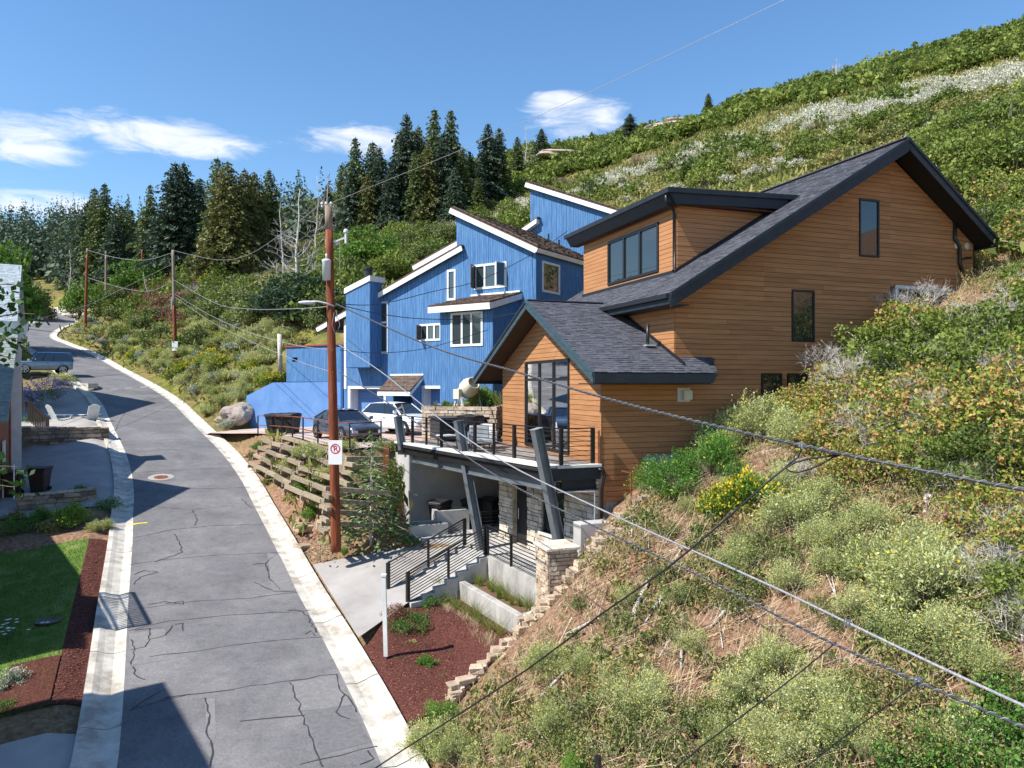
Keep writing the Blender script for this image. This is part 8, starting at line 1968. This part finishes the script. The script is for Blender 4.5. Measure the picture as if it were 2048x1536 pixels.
dead_tree('dead_aspen', 560, 68, 405, 'slimmer bleached dead tree left of the white one', 2, lean=.01, w0=.12, spread=.45)
dead_tree('dead_aspen', 632, 100, 352, 'tangled pale dead tree behind the pole top', 3, w0=.14, spread=.5); dead_tree('dead_aspen', 652, 104, 345, 'second tangled pale dead tree behind the pole top', 4, w0=.14, spread=.5)
dead_tree('dead_fir', 1051, 165, 256, 'bleached dead fir on the skyline between two green firs', 5, w0=.16, spread=.5); dead_tree('dead_fir', 730, 131, 282, 'thin grey dead fir between the dark firs', 6, w0=.14, spread=.3)
dead_tree('dead_aspen', 140, 130, 500, 'thin white dead snag in front of the far left forest', 7, w0=.16, spread=.3); dead_tree('dead_aspen', 300, 100, 545, 'grey leaning snag beside the rust brown bushes', 8, m=M_DEADB, lean=-.25, w0=.18, spread=.25)
dead_tree('dead_aspen', 1672, 150, 118, 'small bleached dead tree on the upper right skyline', 9, w0=.14, spread=.9)
mb = MB(); g = at(561, 745, 53); mb.tube([g, at(559, 668, 53)], .17, 8); tag(mb.build('white_trunk', M_PALE, smooth=True), 'short thick white tree trunk at the end of the blue parapet', 'trunk')
# young fir beside the pole
q, tw_ = conifer(91, 5.0, 1.25, lev=30, ls=.20, low=.12, irregular=.35, bw=.018); tb, _ = trunk_mb(4.6, .05, seed=9); yf = make_tree('young_fir', q[::2], L_YFIR, tw_, M_DEAD, tb, M_DEAD)
g = ground(742, 1092, 14); plant_tree('young_fir', yf, g, 1.0, .4, 'young airy fir tree between the pole and the concrete pier', 'fir tree', sz=.82).scale = (1.15, 1.15, .85)
g = at(775, 905, 27.5); shrub_at('climbing_shrub', near_oaks[0], 778, 985, .42, 'leafy green shrub climbing the rusty post', Y=27.6, dz=.3, sz=1.2)
# plants of the timber wall
for i, (x, y, s, me_, lb) in enumerate(((560, 955, .6, brush[0], 'small pale plant between the left timbers'), (585, 1000, .6, gold, 'golden plant below the middle timbers'), (660, 960, .8, brush[1], 'grey green brush on the terrace right behind the pole'), (720, 1000, .8, gold, 'yellow green plant on the right timbers'), (735, 960, .8, brush[0], 'pale airy plant on the right upper terrace'), (640, 1010, .7, brush[2], 'green plant left of the pole on the lower terrace'), (575, 930, .7, gold, 'golden plant on the middle timber terrace'), (615, 915, .9, brush[0], 'tall airy grey green brush on the upper timber terrace'), (640, 920, .9, brush[1], 'airy grey brush behind the pole on the terrace'), (590, 940, .8, brush[0], 'pale brush left on the timber terrace'), (625, 985, .8, brush[2], 'bright green brush in front of the timber terrace'), (600, 975, .5, brush[2], 'small bright green tuft on the timbers'), (650, 985, .6, gold, 'golden dry plant beside the pole'), (625, 1035, .6, brush[2], 'green brush at the lower corner of the timber wall'), (540, 965, .5, gold, 'small golden plant at the wall foot'), (505, 915, .6, gold, 'golden green plant draping the upper left timbers'), (520, 900, .6, brush[2], 'green plant over the top left timbers'), (690, 900, .6, brush[0], 'pale brush by the pipe rail below the sedan'), (770, 905, .7, brush[1], 'grey brush by the last rail post'), (745, 880, .6, brush[0], 'pale brush beside the front of the sedan'), (690, 985, .5, gardb, 'dark weed behind the pole'), (820, 1085, .45, gardb, 'small dark green shrub at the low planter corner'), (690, 1105, .25, brush[2], 'tiny green tuft in the gravel by the pole'), (790, 1060, .5, gardb, 'shaded shrub at the foot of the pier'))):
    shrub_at('terrace_plant', me_, x, y, s, lb, cat='plant', near=14)
# grasses along the planter, weeds in the mulch
def grass_clump(seed, n=90, h=.9, r=.22, w=40):
    rg = np.random.default_rng(seed); P0 = rg.normal(size=(n, 3)) * np.array([r * .3, r * .3, 0]); d = rg.normal(size=(n, 3)) * np.array([.28, .28, 0]) + np.array([0, 0, 1]); d /= np.linalg.norm(d, axis=1)[:, None]; L = h * rg.uniform(.55, 1.1, n)[:, None]
    mid = P0 + d * L * .6; tip = P0 + d * L + d * np.array([1, 1, 0]) * L * .5; return np.concatenate([twig_quads(P0, mid, .014), twig_quads(mid, tip, .010)])
gcl = [mesh_of('grass_clump_%d' % i, [(grass_clump(i, 110), L_GRASS), (grass_clump(i + 5, 16, 1.25), M_TWIGP)]) for i in range(3)]
gdry = mesh_of('dry_grass_clump', [(grass_clump(20, 90, .55, .4), L_DRY)])
rr = random.Random(5); a = Vector((-2.25, 23.55)); b_ = Vector((.0, 19.75))
for k in range(10):
    p = a.lerp(b_, (k + .3) / 10); plant('feather_grass', gcl[k % 3], (p.x - .15 + rr.uniform(-.06, .06), p.y - .1, H(p.x, p.y) - .02), rr.uniform(.42, .72), rr.uniform(0, 6), 'tall yellow green feather grass clump in front of the concrete planter', 'grass', 'feather grasses along the planter')
    plant('dry_grass_clump', gdry, (p.x - .35 + rr.uniform(-.08, .08), p.y - .25, H(p.x - .35, p.y - .25)), rr.uniform(.4, .65), rr.uniform(0, 6), 'low straw coloured grass edge in front of the feather grasses', 'grass', 'dry grass edge in front of the planter')
a = Vector((-1.35, 24.1)); b_ = Vector((.65, 20.4))
for k in range(12):
    p = a.lerp(b_, (k + .3) / 12); plant('planter_grass', gcl[k % 3], (p.x + rr.uniform(-.1, .1), p.y + rr.uniform(-.1, .1), -6.56), rr.uniform(.42, .7), rr.uniform(0, 6), 'short green grass clump growing inside the concrete planter', 'grass', 'grasses inside the planter')
for x, y, s, me_, lb in ((800, 1262, .55, gardb, 'dark green shrub at the foot of the stairs behind the white post'), (835, 1250, .6, gardb, 'green shrub right of the stair post'), (862, 1215, .6, gardb, 'green shrub against the stair side'), (790, 1230, .45, rustb, 'grey brown twiggy shrub behind the white post'), (820, 1290, .3, gold, 'small yellow green plant in front of the dark shrub'), (798, 1322, .22, gardb, 'small green weed low left in the mulch'), (850, 1335, .38, brush[2], 'upright green weed in the middle of the mulch'), (840, 1365, .2, gardb, 'tiny weed below the upright one in the mulch'), (885, 1355, .22, gardb, 'little green weed right in the mulch'), (900, 1312, .22, gardb, 'little green weed near the grass edge'), (820, 1345, .15, gardb, 'tiniest weed left of the upright one')):
    shrub_at('garden_plant', me_, x, y, s, lb, cat='plant', near=12)
for k in range(9):
    p = Vector((-3.6, 34.3)).lerp(Vector((-.7, 33.5)), k / 8); o = plant('bed_plant', [gcl[0], brush[2], gardb, gcl[1], brush[0]][k % 5], (p.x, p.y + rr.uniform(0, .9), -1.08), (.30 if k < 5 else rr.uniform(.8, 1.15)), k, 'tall green plants in the raised bed around the cement mixer', 'plant', 'plants in the raised bed')
# planting on the left
for x, y, s, me_, lb in ((150, 1052, 1.05, brush[2], 'big rounded bright green bush above the lawn'), (200, 1062, .6, brush[1], 'grey green bush at the gutter above the lawn'), (218, 1020, .8, gardb, 'dark upright shaded shrub at the end of the low stone wall'), (100, 1060, .7, gold, 'yellow green plant left of the big round bush'), (60, 1062, .8, gardb, 'green plant above the lawn, second from the left edge'), (15, 1068, .9, gardb, 'green plant above the lawn at the left edge'), (80, 1040, .6, brush[2], 'light green plant behind the lawn plants'), (30, 1040, .6, gold, 'golden plant at the left edge below the dustbins'), (160, 985, .55, gardb, 'small leafy shaded weed in the driveway joint'), (12, 1375, .6, sage, 'grey green bush at the left edge below the daisies'), (10, 1420, .4, gardb, 'green plant at the lower left lawn edge'), (118, 768, 1.2, brush[0], 'grey green bush beside the parked off-roader'), (145, 765, .8, gardb, 'dark low shrub right of the grey green bush'), (70, 845, .8, gardb, 'dark shrub beside the stair fence'), (95, 640, 1.0, oaks[2], 'dark shrub at the left of the upper street bend')):
    shrub_at('border_plant', me_, x, y, s, lb, cat='plant', near=12)
L, T, Y_ = p_brush(95, 1.0, .9, 300, .08, True, .9, 6); lav = mesh_of('lavender', [(L, L_LAV), (Y_ * 1.25, M_PURPLE), (Y_ * 1.12, M_PURPLE), (Y_ * 1.35, M_PURPLE)])
shrub_at('lavender', lav, 92, 812, 1.9, 'large purple flowering lavender beside the driveway', cat='lavender', near=30)
rg = np.random.default_rng(3); DS = empty('daisies', ground(12, 1292, 12), 0, 'clump of white daisies at the left edge of the lawn', 'flowers')
C = np.stack([rg.normal(size=26) * .3, rg.normal(size=26) * .3, rg.uniform(.35, .65, 26)], 1); Vp = []
for c in C:
    for a in np.linspace(0, 6.28, 8, endpoint=False): d = np.array([math.cos(a), math.sin(a), .15]); s_ = np.array([-math.sin(a), math.cos(a), 0]); Vp.append([c, c + d * .035 + s_ * .014, c + d * .065, c + d * .035 - s_ * .014])
link_mesh('petals', quads_mesh('petals', np.array(Vp), M_PETAL), DS); link_mesh('stalks', quads_mesh('stalks', np.concatenate([twig_quads(C * np.array([.4, .4, 0]), C, .012), rand_quads(C * np.array([1, 1, .5]), .12, rg, aspect=2)]), L_GARD), DS)
# overhanging aspen at the left edge, close to the viewer
AT = empty('overhanging_tree', (-6.6, 7.6, -8.6), 0, 'dark aspen leaves hanging into the upper left edge close to the viewer', 'tree'); o0 = Vector((-6.6, 7.6, -8.6))
mb = MB(); mb.tube([(0, 0, 0), (.1, 0, 4), (.0, .1, 8), (.1, 0, 12)], [.16, .12, .08, .03], 8); mb.build('trunk', M_BARK, AT)
mb = MB(); LP = []; rg = np.random.default_rng(12)
for (bx, by, tx, ty, Y) in ((-200, 560, 30, 580, 7.2), (-200, 600, 70, 640, 7.2), (-200, 650, 55, 690, 7.0), (-150, 640, 25, 730, 7.0), (-200, 520, 15, 600, 7.3), (-200, 900, 38, 945, 8.0), (-200, 930, 30, 985, 8.0)):
    a = at(bx, by, Y + .3) - o0; b_ = at(tx, ty, Y) - o0; K = 8; pp2 = [a.lerp(b_, i / K) + Vector((0, 0, .06 * math.sin(i))) for i in range(K + 1)]; mb.tube(pp2, [.02 * (1 - .8 * i / K) for i in range(K + 1)], 5)
    for i in range(60): f = rg.uniform(.25, 1.03); p = a.lerp(b_, f) + Vector(rg.normal(size=3) * .10); LP.append(tuple(p))
mb.build('branch', M_BARK, AT)
L_ASP = leafmat('aspen_leaf', [(.015, .05, .012), (.03, .09, .015), (.08, .17, .02)], .25); V = rand_quads(np.array(LP), .085, rg, aspect=1.3, droop=np.array([.3, 0, -.9])); link_mesh('leaves', quads_mesh('aspen_leaves', V, L_ASP), AT)

# ---- the open hill: copies placed where the photograph shows bushes
def in_house(g):
    dx = g.x - G0.x; dy = g.y - G0.y; s = ea.x * dx + ea.y * dy; t = eb.x * dx + eb.y * dy
    if -2 < s < 18.5 and -3.5 < t < 14: return True
    dx = g.x - C0.x; dy = g.y - C0.y; u = eu.x * dx + eu.y * dy; q = eq.x * dx + eq.y * dy
    return (-25 < u < 3 and -5 < q < 15)
cnt = {}
lowp = {'oak': p_bush(301, 2.0, 2.1, 17, 22, .33, 1.5, .66, None, 2, .05, .45, base=.25)[0], 'sage': p_brush(302, 1.0, .9, 40, .24, False, .9, 3)[0], 'gold': p_bush(303, 1.0, .7, 12, 9, .22, 1.6, .34, None, 2, .03)[0]}
REST = {}
def spread(name, meshes, poly, n, smin, smax, label, group, seed, near=24, ymin=30, ymax=420, maxn=295, dz=-.1, low=None):
    q = scatter_pts(poly, n, seed); rg_ = random.Random(seed); L_ = []
    for x, y in q:
        g = ground(x, y, near)
        if g is None or in_house(g) or g.y < ymin or g.y > ymax: continue
        la, _ = road_coords(g.x, g.y)
        if -RW - 2 < la[0] < 2.2: continue
        L_.append(g)
    if low == 'sage': L_ = [g for g in L_ if noise.noise(Vector((g.x * .13, g.y * .09, 3))) > -.12]
    L_.sort(key=lambda g: g.y)
    for i, g in enumerate(L_):
        s = rg_.uniform(smin, smax)
        if i < maxn: plant(name, rg_.choice(meshes), g + up * dz, s, rg_.uniform(0, 6.28), label, 'shrub', group, (rg_.uniform(-.15, .15), rg_.uniform(-.15, .15)), s * rg_.uniform(.8, 1.15))
        elif low: REST.setdefault(low, []).append((g.x, g.y, g.z + dz, s))
def flush_spread():
    for k, (m_, lb) in {'oak': (L_OAK, 'further scrub oaks of the upper hill that merge into one thicket'), 'sage': (L_SAGEP, 'further pale sage of the light band that merges into one strip'), 'gold': (L_GOLD, 'further golden shrubs that merge into one cover')}.items():
        if k in REST:
            A = np.array(REST[k]); V = merge(lowp[k], A[:, :3], np.random.default_rng(5), (smn := float(A[:, 3].min())), float(A[:, 3].max())); stuff({'oak': 'scrub_oak_thicket', 'sage': 'pale_sage_band', 'gold': 'golden_cover'}[k], V, m_, lb)
UP = [(1000, 300), (1160, 270), (1300, 225), (1500, 160), (1700, 100), (1900, 50), (2150, 10), (2150, 110), (2048, 112), (1880, 145), (1700, 176), (1540, 216), (1400, 266), (1250, 315), (1130, 352), (1020, 395), (900, 440), (860, 420)]
MIDP = [(1020, 430), (1130, 385), (1250, 345), (1400, 300), (1540, 250), (1700, 215), (1880, 185), (2048, 150), (2150, 130), (2150, 330), (1900, 330), (1810, 275), (1600, 350), (1300, 390), (1100, 470), (1000, 470)]
RT_ = [(1860, 300), (2150, 200), (2150, 600), (2010, 590), (1990, 480)]
BHN = [(640, 470), (760, 420), (900, 400), (1000, 330), (1040, 420), (1080, 480), (920, 430), (860, 520), (760, 560), (680, 560), (600, 540)]
BNK = [(330, 560), (420, 560), (520, 560), (600, 600), (600, 680), (560, 740), (500, 790), (420, 830), (300, 735), (180, 680), (150, 640), (230, 600)]
spread('scrub_oak', oaks, UP, 640, .8, 1.5, 'rounded scrub oak bush in the green thicket on the upper hill', 'scrub oaks on the upper hill', 101, maxn=70, low='oak')
spread('scrub_oak', oaks, MIDP, 80, .6, 1.15, 'separate scrub oak bush on the golden band of the hill', 'scrub oaks on the golden band', 102, maxn=45, low='oak')
spread('scrub_oak', near_oaks[:1], RT_, 60, 1.2, 1.9, 'large scrub oak right behind the cedar house', 'scrub oaks behind the cedar house', 103, ymin=33)
spread('scrub_oak', oaks, BHN, 130, .8, 1.4, 'scrub oak bush on the slope behind the blue house', 'scrub oaks behind the blue house', 104, ymin=56, maxn=75, low='oak')
for k, (x, Y) in enumerate(((1890, 38), (1930, 36), (1980, 34.5), (2030, 33), (1905, 42), (1960, 40), (2020, 38), (2080, 34), (1940, 46), (2000, 46), (2070, 42), (2110, 38), (1880, 50), (2040, 52))):
    shrub_at('tall_scrub_oak', near_oaks[0], x, 0, 1.9, 'tall leafy scrub oak crowding the right side of the cedar house roof', group='tall scrub oaks beside the cedar roof', Y=Y)
SB = [(880, 452), (1000, 415), (1150, 372), (1300, 330), (1450, 280), (1650, 218), (1850, 168), (2100, 120), (2100, 165), (1850, 215), (1700, 245), (1500, 300), (1300, 350), (1100, 420), (900, 480)]
spread('pale_sage', [plume], SB, 680, 1.0, 1.8, 'pale silvery sage bush in the light band across the hill', 'silvery sage across the hill', 105, maxn=190, low='sage')
spread('pale_sage', [plume], MIDP, 140, .8, 1.5, 'scattered pale sage on the golden slope', 'scattered pale sage on the golden slope', 106, maxn=90, low='sage')
spread('golden_shrub', [gold], MIDP, 290, .9, 1.9, 'low golden green shrub on the slope above the cedar house', 'golden shrubs above the cedar house', 107, maxn=170, low='gold')
spread('golden_shrub', [gold, brush[0]], BNK, 150, .7, 1.4, 'low yellow green shrub on the bank beside the upper street', 'yellow green shrubs on the street bank', 108, maxn=110, low='gold')
spread('sagebrush', [sage, brush[1]], BNK, 130, .7, 1.3, 'grey green low brush on the bank beside the upper street', 'grey brush on the street bank', 109)
spread('scrub_oak', [oaks[0], oaks[2]], [(150, 600), (250, 580), (420, 560), (560, 590), (560, 660), (380, 640), (200, 650)], 80, .7, 1.2, 'scrub oak bush on the bank under the firs', 'scrub oaks under the firs', 110, maxn=40, low='oak')
spread('golden_shrub', [gold, brush[0], sage], [(600, 640), (640, 560), (760, 530), (900, 500), (900, 560), (760, 620)], 60, 1.0, 1.7, 'olive shrub on the slope seen over the low roof of the blue house', 'olive shrubs behind the low blue roof', 112, maxn=12, low='gold')
spread('scrub_oak', oaks, [(560, 620), (640, 540), (780, 500), (900, 480), (900, 540), (760, 600), (640, 680)], 50, .8, 1.3, 'x', 'x', 113, maxn=0, low='oak')
flush_spread()
spread('bare_shrub', [bareM[0], bareM[2]], [(600, 480), (760, 440), (1050, 400), (1300, 300), (1300, 350), (1000, 460), (700, 560), (560, 600), (300, 640), (450, 560)], 60, 1.4, 2.4, 'grey leafless bush among the green scrub', 'grey leafless bushes on the hill', 111)
# meadow of uncountable low growth on the whole hill, larger and sparser with distance
rg = np.random.default_rng(31)
def hill_test(X, Y):
    la, _ = road_coords(X, Y); dx = X - G0.x; dy = Y - G0.y; s = ea.x * dx + ea.y * dy; t = eb.x * dx + eb.y * dy
    u = eu.x * (X - C0.x) + eu.y * (Y - C0.y); q = eq.x * (X - C0.x) + eq.y * (Y - C0.y)
    return (la > 1.3) & ~((t > -1) & (t < 13) & (s > -3) & (s < 16.5)) & ~((u > -25) & (u < 3) & (q > -6) & (q < 15)) & (poly_sd(X, Y, DRV_POLY) > .2) & (poly_sd(X, Y, FLOOR_POLY) > .2) & (poly_sd(X, Y, LOWDRV_POLY) > .2) & (poly_sd(X, Y, MULCH_POLY) > .1) & (poly_sd(X, Y, PLANT_POLY) > .1)
tf = rand_quads(np.stack([rg.normal(size=9) * .28, rg.normal(size=9) * .28, np.full(9, .22)], 1), .42, rg, aspect=3.2, droop=np.array([0, 0, .9]))
pm = world_scatter(-60, 110, 26, 150, 22000, 41, hill_test); vis = np.abs(pm[:, 0] / pm[:, 1]) < .85; pm = pm[vis]
stuff('hill_ground_cover', merge(tf, pm, rg, .8, 2.0), L_GOLD, 'golden and olive low ground cover over the whole hillside')
pm = world_scatter(-30, 3, 16, 70, 9000, 42, hill_test); stuff('verge_grass', merge(tuft, pm[::2], rg, .6, 1.3), L_DRY, 'dry straw grass on the verge and bank beside the street'); stuff('verge_weeds', merge(weedp[0], pm[1::4], rg, .7, 1.4), L_WEED, 'small weeds on the verge and bank beside the street')
# left verge beyond
pm = world_scatter(-75, -20, 30, 120, 9000, 43, lambda X, Y: (road_coords(X, Y)[0] < -RW - 7)); stuff('left_grass', merge(tf, pm, rg, .7, 1.4), L_GOLD, 'rough grass left of the upper street')
# distant thicket that no one could count, on the crest
Vs = []
qb = oaks and [p_bush(200 + i, 2.2, 2.0, 14, 16, .56, 1.4, .75, None, 2, .1)[0] for i in range(3)]
pm = world_scatter(-60, 190, 85, 215, 2400, 44, hill_test); vis = (np.abs(pm[:, 0] / pm[:, 1]) < .82)
elev = 768 - pm[:, 2] / pm[:, 1] * F; xs = 1024 + pm[:, 0] / pm[:, 1] * F
bandy = np.interp(xs, [900, 1130, 1400, 1700, 2048], [470, 388, 302, 216, 150]); pm = pm[vis & ((elev < bandy - 26))]
stuff('hill_thicket', [merge(qb[i], pm[i::3], rg, .6, 1.7) for i in range(3)], L_OAK, 'unbroken green scrub thicket along the crest of the hill')
# gravel by the pole
GRV = [(-8.9, 28.6), (-7.0, 26.6), (-3.9, 27.0), (-4.6, 28.8), (-6.6, 28.2), (-9.6, 31.0), (-10.2, 31.2)]
q = scatter_pts(GRV, 5000, 9); P = np.stack([q[:, 0], q[:, 1], HV(q[:, 0], q[:, 1]) + .02], 1); stuff('gravel', rand_quads(P, .07, np.random.default_rng(2), flat=.6, aspect=1.3), mat('pinkish_gravel', (.38, .25, .18), rough=.9, islvar=.5), 'pinkish crushed gravel around the nearest pole')


M_OUTC = mat('outcrop_rock', (.34, .26, .20), (.52, .44, .36), 1.2, 7, .95, .6, 5)
for i, (x, y, s) in enumerate(((1128, 300, 6), (1100, 304, 4), (1345, 246, 7), (1385, 236, 7), (1320, 252, 4))):
    Y = 176; X = (x - 1024) / F * Y; rock('rock_outcrop', Vector((X, Y, (768 - y) / F * Y - .9)), (s, 3, .8), M_OUTC, ['pale bare rock patch on the skyline left of the broad lone fir', 'smaller pale rock patch on the skyline behind the pointed fir', 'long pale rock ledge on the skyline left of the lone fir', 'pale rock ledge directly below the lone skyline fir', 'small pale rock at the lower end of the skyline ledge'][i], 'rock', seed=i, sub=3)
for i, (x, y, w) in enumerate(((600, 700, 1.2), (640, 690, 1.2), (560, 735, 1.0), (690, 660, 1.2), (620, 675, 1.4), (720, 640, 1.2), (580, 690, 1.2))):
    shrub_at('olive_shrub', [gold, oaks[2], brush[0]][i % 3], x, y, w * (1 if i % 3 != 1 else .6), 'olive shrub on the slope behind the blue parapet', group='olive shrubs behind the blue parapet', Y=55 + i * .8)
if __import__('os').environ.get('DBG'):
    t_ = 0
    for me in bpy.data.meshes:
        if me.users: t_ += sum(len(p.vertices) - 2 for p in me.polygons)
    print('TRIS', t_)
# ---- single out members of small groups by their order in the picture
ORD = 'first second third fourth fifth sixth seventh eighth ninth tenth eleventh twelfth thirteenth fourteenth fifteenth sixteenth seventeenth eighteenth nineteenth twentieth twenty-first twenty-second twenty-third twenty-fourth twenty-fifth twenty-sixth twenty-seventh twenty-eighth twenty-ninth thirtieth'.split()
by = {}
for o in COL.objects:
    if 'label' in o and o.parent is None and 'category' in o: by.setdefault(o['label'], []).append(o)
for lb, L_ in by.items():
    if 1 < len(L_) <= 30:
        L_.sort(key=lambda o: o.location.x / max(o.location.y, 1))
        for i, o in enumerate(L_):
            w = ' '.join(lb.split()[:11]); o['label'] = w + (', leftmost of them' if i == 0 else ', rightmost of them' if i == len(L_) - 1 else ', %s from the left' % ORD[i])
